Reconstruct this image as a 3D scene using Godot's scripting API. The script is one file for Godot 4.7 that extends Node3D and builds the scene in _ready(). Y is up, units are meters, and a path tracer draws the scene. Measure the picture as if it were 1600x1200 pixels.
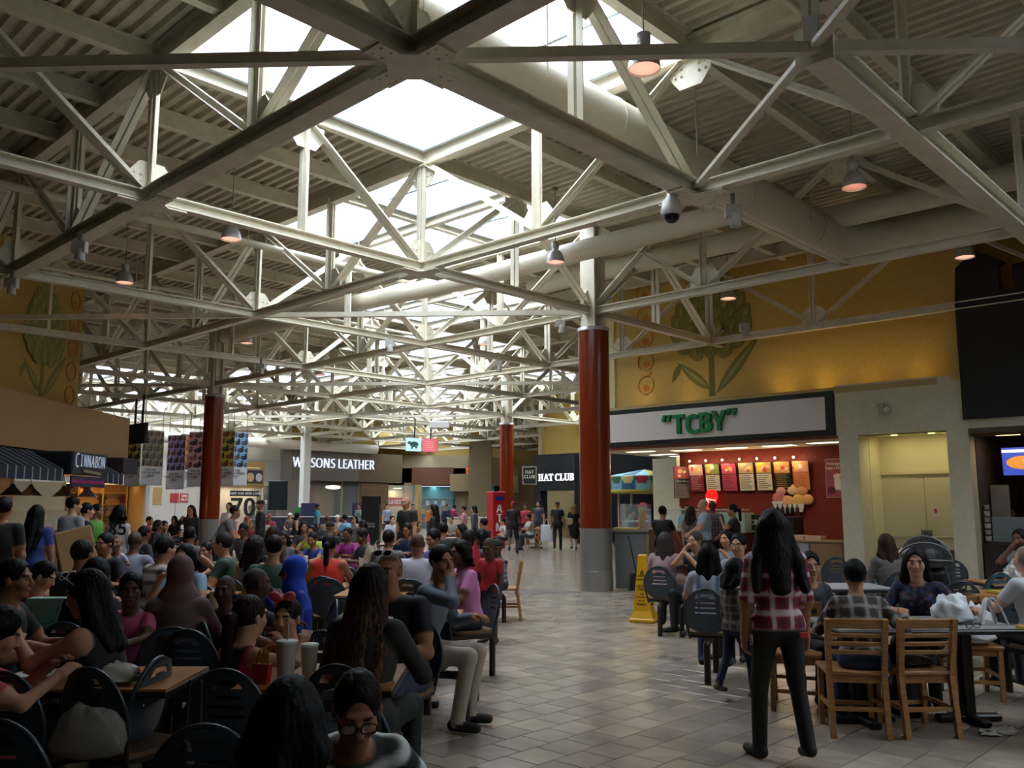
extends Node3D
# A mall food court under a white steel space truss with skylights.
# Plan: X to the right, D forward (= -z). The roof grid is turned 43.5 degrees; grid u runs right-forward, grid v left-forward.

const PU := 4.57
const PV := 5.2
const CHORD := 5.55
const DECK := 7.6
var UH := Vector3(0.6884, 0, -0.7254)
var VH := Vector3(-0.7254, 0, -0.6884)
var ORG := Vector3(1.65, 0, -17.35)
var taken := {}
var mats := {}
var shared := {}

class MB:
	var v := PackedVector3Array()
	var n := PackedVector3Array()
	var c := PackedColorArray()
	var uv := PackedVector2Array()
	var ix := PackedInt32Array()
	var col := Color.WHITE
	var use_col := false
	func vert(p: Vector3, nn: Vector3, t := Vector2.ZERO) -> int:
		v.append(p); n.append(nn); uv.append(t); c.append(col)
		return v.size() - 1
	func quad(a: Vector3, b: Vector3, d: Vector3, e: Vector3, flip := false) -> void:
		var nn := (d - a).cross(e - b).normalized()
		if flip: nn = -nn
		var i := v.size()
		vert(a, nn, Vector2(0, 1)); vert(b, nn, Vector2(0, 0)); vert(d, nn, Vector2(1, 0)); vert(e, nn, Vector2(1, 1))
		var w := (d - a).cross(b - a)
		if w.dot(nn) > 0.0: ix.append_array(PackedInt32Array([i, i + 1, i + 2, i, i + 2, i + 3]))
		else: ix.append_array(PackedInt32Array([i, i + 2, i + 1, i, i + 3, i + 2]))
	func facing(a: Vector3, b: Vector3, d: Vector3, e: Vector3, out: Vector3) -> void:
		quad(a, b, d, e, (d - a).cross(e - b).dot(out) < 0.0)
	func tri(a: Vector3, b: Vector3, d: Vector3, out: Vector3) -> void:
		var nn := (b - a).cross(d - a).normalized()
		if nn.dot(out) < 0.0: nn = -nn
		var i := v.size()
		vert(a, nn); vert(b, nn); vert(d, nn)
		if (d - a).cross(b - a).dot(nn) > 0.0: ix.append_array(PackedInt32Array([i, i + 1, i + 2]))
		else: ix.append_array(PackedInt32Array([i, i + 2, i + 1]))
	func box(o: Vector3, s: Vector3, b := Basis()) -> void:
		var h := s * 0.5
		for ax in 3:
			for sg in [-1.0, 1.0]:
				var e1 := Vector3.ZERO; var e2 := Vector3.ZERO; var nn := Vector3.ZERO
				nn[ax] = sg
				e1[(ax + 1) % 3] = h[(ax + 1) % 3]
				e2[(ax + 2) % 3] = h[(ax + 2) % 3]
				var q: Vector3 = nn * h[ax]
				facing(o + b * (q - e1 - e2), o + b * (q + e1 - e2), o + b * (q + e1 + e2), o + b * (q - e1 + e2), b * nn)
	# box with chamfered edges
	func cbox(o: Vector3, s: Vector3, ch := 0.006, b := Basis()) -> void:
		var h := s * 0.5
		ch = minf(ch, minf(h.x, minf(h.y, h.z)) * 0.6)
		var g := h - Vector3(ch, ch, ch)
		for ax in 3:
			var a1 := (ax + 1) % 3
			var a2 := (ax + 2) % 3
			for sg in [-1.0, 1.0]:
				var nn := Vector3.ZERO; nn[ax] = sg
				var e1 := Vector3.ZERO; e1[a1] = g[a1]
				var e2 := Vector3.ZERO; e2[a2] = g[a2]
				var q: Vector3 = nn * h[ax]
				facing(o + b * (q - e1 - e2), o + b * (q + e1 - e2), o + b * (q + e1 + e2), o + b * (q - e1 + e2), b * nn)
				for sh in [-1.0, 1.0]:
					var m := Vector3.ZERO; m[a1] = sh
					var p := Vector3.ZERO; p[a2] = g[a2]
					var f1: Vector3 = nn * h[ax] + m * g[a1]
					var f2: Vector3 = nn * g[ax] + m * h[a1]
					facing(o + b * (f1 - p), o + b * (f1 + p), o + b * (f2 + p), o + b * (f2 - p), b * (nn + m))
		for sx in [-1.0, 1.0]:
			for sy in [-1.0, 1.0]:
				for sz in [-1.0, 1.0]:
					var k := Vector3(sx, sy, sz)
					tri(o + b * Vector3(sx * h.x, sy * g.y, sz * g.z), o + b * Vector3(sx * g.x, sy * h.y, sz * g.z), o + b * Vector3(sx * g.x, sy * g.y, sz * h.z), b * k)
	# profile (2D, x to the side, y to up) drawn out from a to e
	func prism(pts: PackedVector2Array, a: Vector3, e: Vector3, up := Vector3.UP) -> void:
		var f := (e - a).normalized()
		var s := f.cross(up).normalized()
		var u := s.cross(f).normalized()
		var ctr := Vector2.ZERO
		var area := 0.0
		for i in pts.size():
			ctr += pts[i] / pts.size()
			area += pts[i].cross(pts[(i + 1) % pts.size()])
		for i in pts.size():
			var p := pts[i]
			var q := pts[(i + 1) % pts.size()]
			var o2 := Vector2(q.y - p.y, p.x - q.x) * signf(area)
			facing(a + s * p.x + u * p.y, a + s * q.x + u * q.y, e + s * q.x + u * q.y, e + s * p.x + u * p.y, s * o2.x + u * o2.y)
		var t := Geometry2D.triangulate_polygon(pts)
		for i in range(0, t.size(), 3):
			var w: Array[Vector3] = []
			for k in 3: w.append(s * pts[t[i + k]].x + u * pts[t[i + k]].y)
			tri(a + w[0], a + w[1], a + w[2], -f)
			tri(e + w[0], e + w[1], e + w[2], f)
	func bar(a: Vector3, e: Vector3, w: float, h: float, up := Vector3.UP) -> void:
		prism(PackedVector2Array([Vector2(-w / 2, -h / 2), Vector2(w / 2, -h / 2), Vector2(w / 2, h / 2), Vector2(-w / 2, h / 2)]), a, e, up)
	func tube(path: PackedVector3Array, r: float, sides := 8, r2 := -1.0, caps := true, squash := 1.0) -> void:
		var m := path.size()
		var ref := Vector3.UP
		if absf((path[m - 1] - path[0]).normalized().y) > 0.9: ref = Vector3.RIGHT
		var first := v.size()
		for i in m:
			var f := (path[mini(i + 1, m - 1)] - path[maxi(i - 1, 0)]).normalized()
			var s := f.cross(ref)
			if s.length() < 0.05: s = f.cross(Vector3.BACK)
			s = s.normalized()
			var u := s.cross(f).normalized()
			var rr: float = r if r2 < 0.0 else lerpf(r, r2, i / float(m - 1))
			for k in sides:
				var an := TAU * k / sides
				var d := s * cos(an) + u * sin(an) * squash
				vert(path[i] + d * rr, d.normalized(), Vector2(k / float(sides), i / float(m - 1)))
		for i in m - 1:
			for k in sides:
				var p := first + i * sides + k
				var q := first + i * sides + (k + 1) % sides
				ix.append_array(PackedInt32Array([p, q, p + sides, q, q + sides, p + sides]))
		if caps:
			for e: int in [0, m - 1]:
				var f2 := (path[mini(e + 1, m - 1)] - path[maxi(e - 1, 0)]).normalized() * (-1.0 if e == 0 else 1.0)
				var ci := vert(path[e], f2)
				for k in sides:
					var p := first + e * sides + k
					var q := first + e * sides + (k + 1) % sides
					var a2 := vert(v[p], f2)
					var b2 := vert(v[q], f2)
					ix.append_array(PackedInt32Array([ci, b2, a2] if e == 0 else [ci, a2, b2]))
	# profile of (radius, height) turned about y
	func lathe(pts: PackedVector2Array, seg := 20, xf := Transform3D()) -> void:
		var first := v.size()
		var m := pts.size()
		for i in m:
			var t := pts[mini(i + 1, m - 1)] - pts[maxi(i - 1, 0)]
			var nn := Vector2(t.y, -t.x).normalized()
			for k in seg + 1:
				var an := TAU * k / seg
				vert(xf * Vector3(pts[i].x * cos(an), pts[i].y, pts[i].x * sin(an)), (xf.basis * Vector3(nn.x * cos(an), nn.y, nn.x * sin(an))).normalized(), Vector2(k / float(seg), 1.0 - i / float(m - 1)))
		for i in m - 1:
			for k in seg:
				var p := first + i * (seg + 1) + k
				ix.append_array(PackedInt32Array([p, p + 1, p + seg + 1, p + 1, p + seg + 2, p + seg + 1]))
	func ball(o: Vector3, r: Vector3, seg := 12, rings := 8, b := Basis()) -> void:
		var first := v.size()
		for i in rings + 1:
			var th := PI * i / rings
			for k in seg + 1:
				var an := TAU * k / seg
				var d := Vector3(sin(th) * cos(an), cos(th), sin(th) * sin(an))
				vert(o + b * (d * r), (b * (d / r)).normalized(), Vector2(k / float(seg), i / float(rings)))
		for i in rings:
			for k in seg:
				var p := first + i * (seg + 1) + k
				ix.append_array(PackedInt32Array([p, p + seg + 1, p + 1, p + 1, p + seg + 1, p + seg + 2]))
	# flat outline (x, y) given thickness th towards +z and -z
	func plate(pts: PackedVector2Array, th: float, xf := Transform3D()) -> void:
		prism(pts, xf.origin + xf.basis.z * th / 2, xf.origin - xf.basis.z * th / 2, xf.basis.y)
	func sheet(xf: Transform3D, w: float, h: float) -> void:
		var a := xf.origin
		var x := xf.basis.x * w / 2
		var y := xf.basis.y * h / 2
		var i := v.size()
		var nn := xf.basis.z.normalized()
		vert(a - x - y, nn, Vector2(0, 1)); vert(a - x + y, nn, Vector2(0, 0)); vert(a + x + y, nn, Vector2(1, 0)); vert(a + x - y, nn, Vector2(1, 1))
		ix.append_array(PackedInt32Array([i, i + 1, i + 2, i, i + 2, i + 3]))
	func done() -> ArrayMesh:
		var m := ArrayMesh.new()
		var ar := []
		ar.resize(Mesh.ARRAY_MAX)
		ar[Mesh.ARRAY_VERTEX] = v
		ar[Mesh.ARRAY_NORMAL] = n
		if use_col: ar[Mesh.ARRAY_COLOR] = c
		ar[Mesh.ARRAY_TEX_UV] = uv
		ar[Mesh.ARRAY_INDEX] = ix
		m.add_surface_from_arrays(Mesh.PRIMITIVE_TRIANGLES, ar)
		return m

func at(x: float, y: float, d: float) -> Vector3: return Vector3(x, y, -d)
func W(a: float, t: float, y: float) -> Vector3: return ORG + UH * a + VH * t + Vector3(0, y, 0)   # metres along u and v
func G(i: float, j: float, y: float) -> Vector3: return W(i * PU, j * PV, y)                         # grid modules

func numbered(base: String) -> String:
	var k: int = taken.get(base, 0)
	taken[base] = k + 1
	return base if k == 0 else "%s_%03d" % [base, k]

func mat(hex: String, rough := 0.7, metal := 0.0, spec := 0.5) -> StandardMaterial3D:
	var key := "%s %s %s %s" % [hex, rough, metal, spec]
	if not mats.has(key):
		var m := StandardMaterial3D.new()
		m.albedo_color = Color(hex)
		m.roughness = rough
		m.metallic = metal
		m.metallic_specular = spec
		mats[key] = m
	return mats[key]

func grain(hex: String, amount: float, freq: float, rough := 0.7, stretch := Vector3.ONE, metal := 0.0, sz := 256, octaves := 4) -> StandardMaterial3D:
	var key := "g %s %s %s %s %s" % [hex, amount, freq, rough, stretch]
	if not mats.has(key):
		var m := StandardMaterial3D.new()
		m.albedo_color = Color.WHITE
		var t := NoiseTexture2D.new()
		var f := FastNoiseLite.new()
		f.seed = 11
		f.frequency = freq
		f.fractal_octaves = octaves
		t.noise = f
		t.seamless = true
		t.width = sz; t.height = sz
		var g := Gradient.new()
		var c := Color(hex)
		g.set_color(0, c.darkened(amount)); g.set_color(1, c.lightened(amount * 0.5))
		t.color_ramp = g
		m.albedo_texture = t
		m.uv1_triplanar = true
		m.uv1_scale = stretch
		m.roughness = rough
		m.metallic = metal
		mats[key] = m
	return mats[key]

func glow(hex: String, energy: float, base := "ffffff") -> StandardMaterial3D:
	var key := "e %s %s" % [hex, energy]
	if not mats.has(key):
		var m := StandardMaterial3D.new()
		m.albedo_color = Color(base)
		m.emission_enabled = true
		m.emission = Color(hex)
		m.emission_energy_multiplier = energy
		mats[key] = m
	return mats[key]

func glass(hex := "ffffff", alpha := 0.08) -> StandardMaterial3D:
	var key := "glass %s %s" % [hex, alpha]
	if not mats.has(key):
		var m := StandardMaterial3D.new()
		m.albedo_color = Color(hex)
		m.albedo_color.a = alpha
		m.transparency = BaseMaterial3D.TRANSPARENCY_ALPHA
		m.roughness = 0.05
		mats[key] = m
	return mats[key]

func put(called: String, m: Mesh, material: Material, parent: Node = null, xf := Transform3D()) -> MeshInstance3D:
	var o := MeshInstance3D.new()
	o.mesh = m
	o.material_override = material
	o.transform = xf
	if parent == null:
		o.name = numbered(called)
		add_child(o)
	else:
		o.name = called
		parent.add_child(o, true)
	return o

func tag(o: Node, label: String, category: String, group := "", kind := "") -> void:
	if label: o.set_meta("label", label)
	if category: o.set_meta("category", category)
	if group: o.set_meta("group", group)
	if kind: o.set_meta("kind", kind)

func thing(called: String, label: String, category: String, xf := Transform3D(), group := "", kind := "") -> Node3D:
	var o := Node3D.new()
	o.name = numbered(called)
	add_child(o)
	o.transform = xf
	tag(o, label, category, group, kind)
	return o

func dup(src: Node3D, called: String, label: String, xf: Transform3D, group := "") -> Node3D:
	var o: Node3D = src.duplicate()
	o.name = numbered(called)
	add_child(o)
	o.transform = xf
	if label: o.set_meta("label", label)
	if group: o.set_meta("group", group)
	return o

func box(called: String, o: Vector3, s: Vector3, material: Material, parent: Node = null, b := Basis(), ch := 0.0) -> MeshInstance3D:
	var mb := MB.new()
	if ch > 0.0: mb.cbox(Vector3.ZERO, s, ch)
	else: mb.box(Vector3.ZERO, s)
	return put(called, mb.done(), material, parent, Transform3D(b, o))

func frame(origin: Vector3, right: Vector3) -> Transform3D:   # x to the right as one faces the wall, z out of the wall
	return Transform3D(Basis(right, Vector3.UP, right.cross(Vector3.UP)), origin)

func words(s: String, size: float, depth: float, material: Material, parent: Node, xf: Transform3D, called := "lettering", font := "Droid Sans", weight := 700, narrow := 1.0) -> MeshInstance3D:
	var t := TextMesh.new()
	var f := SystemFont.new()
	f.font_names = PackedStringArray([font])
	f.font_weight = weight
	t.font = f
	t.text = s
	t.font_size = 32
	t.pixel_size = size / 32.0
	t.depth = depth
	t.curve_step = 3.0
	return put(called, t, material, parent, Transform3D(xf.basis * Basis().scaled(Vector3(narrow, 1, 1)), xf.origin))

func area_light(o: Vector3, look: Vector3, w: float, h: float, hex: String, energy: float, parent: Node = null) -> void:
	var l := AreaLight3D.new()
	l.name = "lamp_light"
	l.area_size = Vector2(w, h)
	l.light_color = Color(hex)
	l.light_energy = energy
	l.shadow_enabled = true
	l.area_range = 30.0
	var up := Vector3.UP if absf(look.normalized().y) < 0.9 else Vector3.RIGHT
	(parent if parent else self).add_child(l, true)
	l.transform = Transform3D(Basis.looking_at(look, up), o)

func omni(o: Vector3, hex: String, energy: float, size := 0.1, parent: Node = null) -> void:
	var l := OmniLight3D.new()
	l.name = "lamp_light"
	l.light_color = Color(hex)
	l.light_energy = energy
	l.light_size = size
	l.omni_range = 30.0
	l.omni_attenuation = 2.0
	l.shadow_enabled = true
	(parent if parent else self).add_child(l, true)
	l.position = o

func _ready() -> void:
	# ---- camera, sky, exposure
	var cam := Camera3D.new()
	cam.name = "camera"
	cam.fov = 47.61
	cam.near = 0.05
	cam.far = 300.0
	add_child(cam)
	cam.position = Vector3(0, 1.65, 0)
	cam.rotation_degrees = Vector3(7.91, 0, 0)
	cam.current = true
	var we := WorldEnvironment.new()
	we.name = "world"
	var env := Environment.new()
	var sky := Sky.new()
	var sm := ProceduralSkyMaterial.new()
	sm.sky_top_color = Color(0.90, 0.95, 1.0)
	sm.sky_horizon_color = Color(0.97, 0.98, 1.0)
	sm.ground_bottom_color = Color(0.3, 0.29, 0.27)
	sm.ground_horizon_color = Color(0.5, 0.5, 0.5)
	sm.sky_energy_multiplier = SKY_E
	sky.sky_material = sm
	env.background_mode = Environment.BG_SKY
	env.sky = sky
	env.tonemap_mode = Environment.TONE_MAPPER_LINEAR
	env.tonemap_exposure = 1.0
	env.sdfgi_enabled = true
	env.ssao_enabled = true
	env.ssil_enabled = true
	we.environment = env
	add_child(we)
	build_floor()
	build_roof()
	build_trusses()
	build_columns()
	build_services()
	build_shell()
	build_yogurt_shop()
	build_right_stall()
	build_bun_shop()
	build_far_shops()
	build_hanging()
	build_furniture()
	build_people()
	build_small_things()

const SKY_E := 3.5
const SKYLIGHTS := [[-2, -1], [-1, 0], [0, 1], [1, 2], [2, 3], [3, 4], [4, 5], [5, 6], [3, 2], [4, 2], [1, 4], [0, 5], [1, 6], [2, 6], [-1, -3], [-2, -4]]

func white_steel() -> StandardMaterial3D: return grain("e3dac4", 0.08, 0.02, 0.55, Vector3.ONE * 0.7)

# ---------------------------------------------------------------- floor
func build_floor() -> void:
	var root := thing("floor", "", "", Transform3D(), "", "structure")
	var grout := mat("453d37", 0.8)
	box("slab", at(0, -0.16, 32), Vector3(110, 0.3, 110), grout, root)
	# tiles: 300 nearest ones are parts of their own, the ones behind are one field
	var tones: Array[Material] = []
	for hex in ["aa9886", "a19080", "b09e8c", "9a897a", "a69584", "b2a08a"]:
		tones.append(tile_mat(hex))
	var tu := 0.300
	var tv := 0.285
	var one := MB.new()
	one.cbox(Vector3(0, -0.006, 0), Vector3(tu - 0.009, 0.014, tv - 0.009), 0.0025)
	var tile := one.done()
	var b := Basis(UH, Vector3.UP, -VH)
	var list := []
	var rng := RandomNumberGenerator.new()
	rng.seed = 5
	for r in range(-62, 80):
		for q in range(-80, 70):
			var a := (q + (0.5 if posmod(r, 2) else 0.0)) * tu + 0.09
			var t := r * tv + 0.15
			var p := W(a, t, 0)
			var d := -p.z
			if d < 3.6 or d > 27.0 or absf(p.x) > d * 0.62 + 0.4: continue
			list.append([d + 0.45 * absf(p.x - 1.2), p, rng.randi() % tones.size(), d])
	list.sort_custom(func(x, y): return x[0] < y[0])
	var k := 0
	var far: Array[MB] = []
	for m in tones: far.append(MB.new())
	for e in list:
		var seen: bool = e[3] > 4.3 and e[1].x > -0.75
		if seen and k < 300:
			put("tile", tile, tones[e[2]], root, Transform3D(b, e[1]))
			k += 1
		else:
			var p: Vector3 = e[1]
			var x := b.x * (tu - 0.009) / 2
			var z := b.z * (tv - 0.009) / 2
			var y := Vector3(0, 0.001, 0)
			var dn := Vector3(0, -0.007, 0)
			var m := far[e[2]]
			m.facing(p - x - z + y, p + x - z + y, p + x + z + y, p - x + z + y, Vector3.UP)
			m.facing(p - x + z + y, p + x + z + y, p + x * 1.01 + z * 1.01 + dn, p - x * 1.01 + z * 1.01 + dn, b.z)
			m.facing(p - x - z + y, p - x + z + y, p - x * 1.01 + z * 1.01 + dn, p - x * 1.01 - z * 1.01 + dn, -b.x)
	for i in tones.size():
		var o := put("tile_field", far[i].done(), tones[i], root)
		o.set_meta("kind", "stuff")
	var back := MB.new()
	back.sheet(Transform3D(Basis(Vector3.RIGHT, Vector3.FORWARD, Vector3.UP), at(0, 0.0, 52)), 90, 50)
	put("far_paving", back.done(), grain("97887a", 0.1, 0.05, 0.2, Vector3.ONE * 2.0), root)
	# darker diamond inlay beside the red column
	var inlay := MB.new()
	for q in [[0.15, 17.0], [0.75, 17.2]]:
		var p := at(q[0], 0.004, q[1])
		var x := UH * 0.28
		var z := VH * 0.5
		inlay.facing(p - x - z, p + x - z, p + x + z, p - x + z, Vector3.UP)
	put("inlay_tile", inlay.done(), mat("6d5c58", 0.4), root)

func tile_mat(hex: String) -> StandardMaterial3D:
	var m: StandardMaterial3D = grain(hex, 0.14, 0.008, 0.3, Vector3.ONE * 0.9, 0.0, 256, 2)
	m.uv1_world_triplanar = true
	m.metallic_specular = 0.55
	m.roughness = 0.2
	return m

# ---------------------------------------------------------------- roof deck and skylights
func is_skylight(i: int, j: int) -> bool: return [i, j] in SKYLIGHTS

func build_roof() -> void:
	var root := thing("ceiling", "", "", Transform3D(), "", "structure")
	var steel := white_steel()
	var deck := grain("d3c8b0", 0.1, 0.02, 0.6, Vector3.ONE * 0.7)
	var gb := Basis(UH, Vector3.UP, -VH)   # local x along u, local -z along v
	# corrugated deck of one module, ribs along v
	var d := MB.new()
	var ribs := 23
	var step := PU / ribs
	for r in ribs:
		var x0 := r * step
		var ys := [0.0, 0.0, 0.075, 0.075, 0.0]
		var xs := [0.0, 0.40, 0.52, 0.88, 1.0]
		for k in 4:
			var p := Vector3(x0 + xs[k] * step, ys[k], 0)
			var q := Vector3(x0 + xs[k + 1] * step, ys[k + 1], 0)
			d.facing(p, q, q + Vector3(0, 0, -PV), p + Vector3(0, 0, -PV), Vector3(q.y - p.y, -(q.x - p.x), 0))
	d.facing(Vector3(0, 0.16, 0), Vector3(PU, 0.16, 0), Vector3(PU, 0.16, -PV), Vector3(0, 0.16, -PV), Vector3.UP)
	var dm := d.done()
	# purlin of one module (I section along u)
	var pm := MB.new()
	pm.prism(i_section(0.14, 0.26, 0.016), Vector3.ZERO, Vector3(PU, 0, 0))
	var purlin := pm.done()
	var tv := MB.new()
	tv.prism(i_section(0.18, 0.3, 0.018), Vector3.ZERO, Vector3(0, 0, -PV))
	var top_v := tv.done()
	for i in range(-5, 9):
		for j in range(-4, 10):
			var o := G(i, j, DECK)
			if not is_skylight(i, j):
				put("deck_panel", dm, deck, root, Transform3D(gb, o))
			var pr := G(i + 0.5, j + 0.5, 0)
			if -pr.z < 2.0 or absf(pr.x) > -pr.z * 0.75 + 6.0: continue
			if not is_skylight(i, j):
				for f in [0.0, 0.333, 0.667]:
					put("roof_beam", purlin, steel, root, Transform3D(gb, G(i, j + f, DECK - 0.13)))
			else:
				put("roof_beam", purlin, steel, root, Transform3D(gb, G(i, j, DECK - 0.13)))
			put("roof_beam", top_v, steel, root, Transform3D(gb, G(i, j, DECK - 0.15 - 0.02)))
	# skylights: four openings per module with curbs and panes
	var curb_mat := mat("aab4bc", 0.6)
	var n := 1
	for s in SKYLIGHTS:
		var w := Node3D.new()
		w.name = "window_%d" % n
		n += 1
		add_child(w)
		w.transform = Transform3D(gb, G(s[0], s[1], DECK))
		tag(w, "", "", "", "structure")
		for cu in [[0.03, 0.475], [0.525, 0.97]]:
			for cv in [[0.03, 0.47], [0.53, 0.97]]:
				var x0: float = cu[0] * PU
				var x1: float = cu[1] * PU
				var z0: float = -cv[0] * PV
				var z1: float = -cv[1] * PV
				var m := MB.new()
				var y0 := -0.1
				var y1 := 0.5
				var th := 0.06
				m.box(Vector3((x0 + x1) / 2, (y0 + y1) / 2, z0 + th / 2), Vector3(x1 - x0 + 2 * th, y1 - y0, th))
				m.box(Vector3((x0 + x1) / 2, (y0 + y1) / 2, z1 - th / 2), Vector3(x1 - x0 + 2 * th, y1 - y0, th))
				m.box(Vector3(x0 - th / 2, (y0 + y1) / 2, (z0 + z1) / 2), Vector3(th, y1 - y0, z0 - z1))
				m.box(Vector3(x1 + th / 2, (y0 + y1) / 2, (z0 + z1) / 2), Vector3(th, y1 - y0, z0 - z1))
				put("curb", m.done(), curb_mat, w)
				var g := MB.new()
				g.box(Vector3((x0 + x1) / 2, y1 + 0.01, (z0 + z1) / 2), Vector3(x1 - x0 + 0.1, 0.012, z0 - z1 + 0.1))
				put("pane", g.done(), glass("f4f8ff", 0.12), w)
		var fill := MB.new()   # strips of deck between the openings
		fill.box(Vector3(PU / 2, 0.06, -PV / 2), Vector3(0.05 * PU - 0.1, 0.12, PV))
		fill.box(Vector3(PU / 2, 0.06, -PV / 2), Vector3(PU, 0.11, 0.06 * PV - 0.1))
		for q in [0.0, 1.0]:
			fill.box(Vector3(q * PU, 0.06, -PV / 2), Vector3(0.2, 0.12, PV))
			fill.box(Vector3(PU / 2, 0.06, -q * PV), Vector3(PU, 0.12, 0.22))
		put("frame", fill.done(), steel, w)
		var bm := MB.new()
		bm.prism(i_section(0.15, 0.26, 0.016), Vector3(PU / 2, -0.13, 0), Vector3(PU / 2, -0.13, -PV))
		bm.prism(i_section(0.15, 0.2, 0.016), Vector3(0, -0.1, -PV / 2), Vector3(PU, -0.1, -PV / 2))
		put("cross_beam", bm.done(), steel, w)
		var rail := MB.new()
		for x in [0.25, 0.75]:
			rail.tube(PackedVector3Array([Vector3(x * PU, -0.05, -0.1), Vector3(x * PU, 0.02, -PV * 0.45)]), 0.025, 6)
		put("conduit", rail.done(), mat("aeb6bb", 0.4, 0.6), w)

func i_section(w: float, h: float, t: float) -> PackedVector2Array:
	var a := w / 2
	var b := h / 2
	var s := t * 0.5
	return PackedVector2Array([Vector2(-a, -b), Vector2(a, -b), Vector2(a, -b + t), Vector2(s, -b + t), Vector2(s, b - t), Vector2(a, b - t), Vector2(a, b), Vector2(-a, b), Vector2(-a, b - t), Vector2(-s, b - t), Vector2(-s, -b + t), Vector2(-a, -b + t)])

func l_pair(m: MB, a: Vector3, b: Vector3, w: float, gap: float, t: float, side: Vector3) -> void:   # two angles back to back
	for s in [-1.0, 1.0]:
		var p := PackedVector2Array([Vector2(s * gap, -w / 2), Vector2(s * (gap + w), -w / 2), Vector2(s * (gap + w), -w / 2 + t), Vector2(s * (gap + t), -w / 2 + t), Vector2(s * (gap + t), w / 2), Vector2(s * gap, w / 2)])
		m.prism(p, a, b, side)

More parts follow.
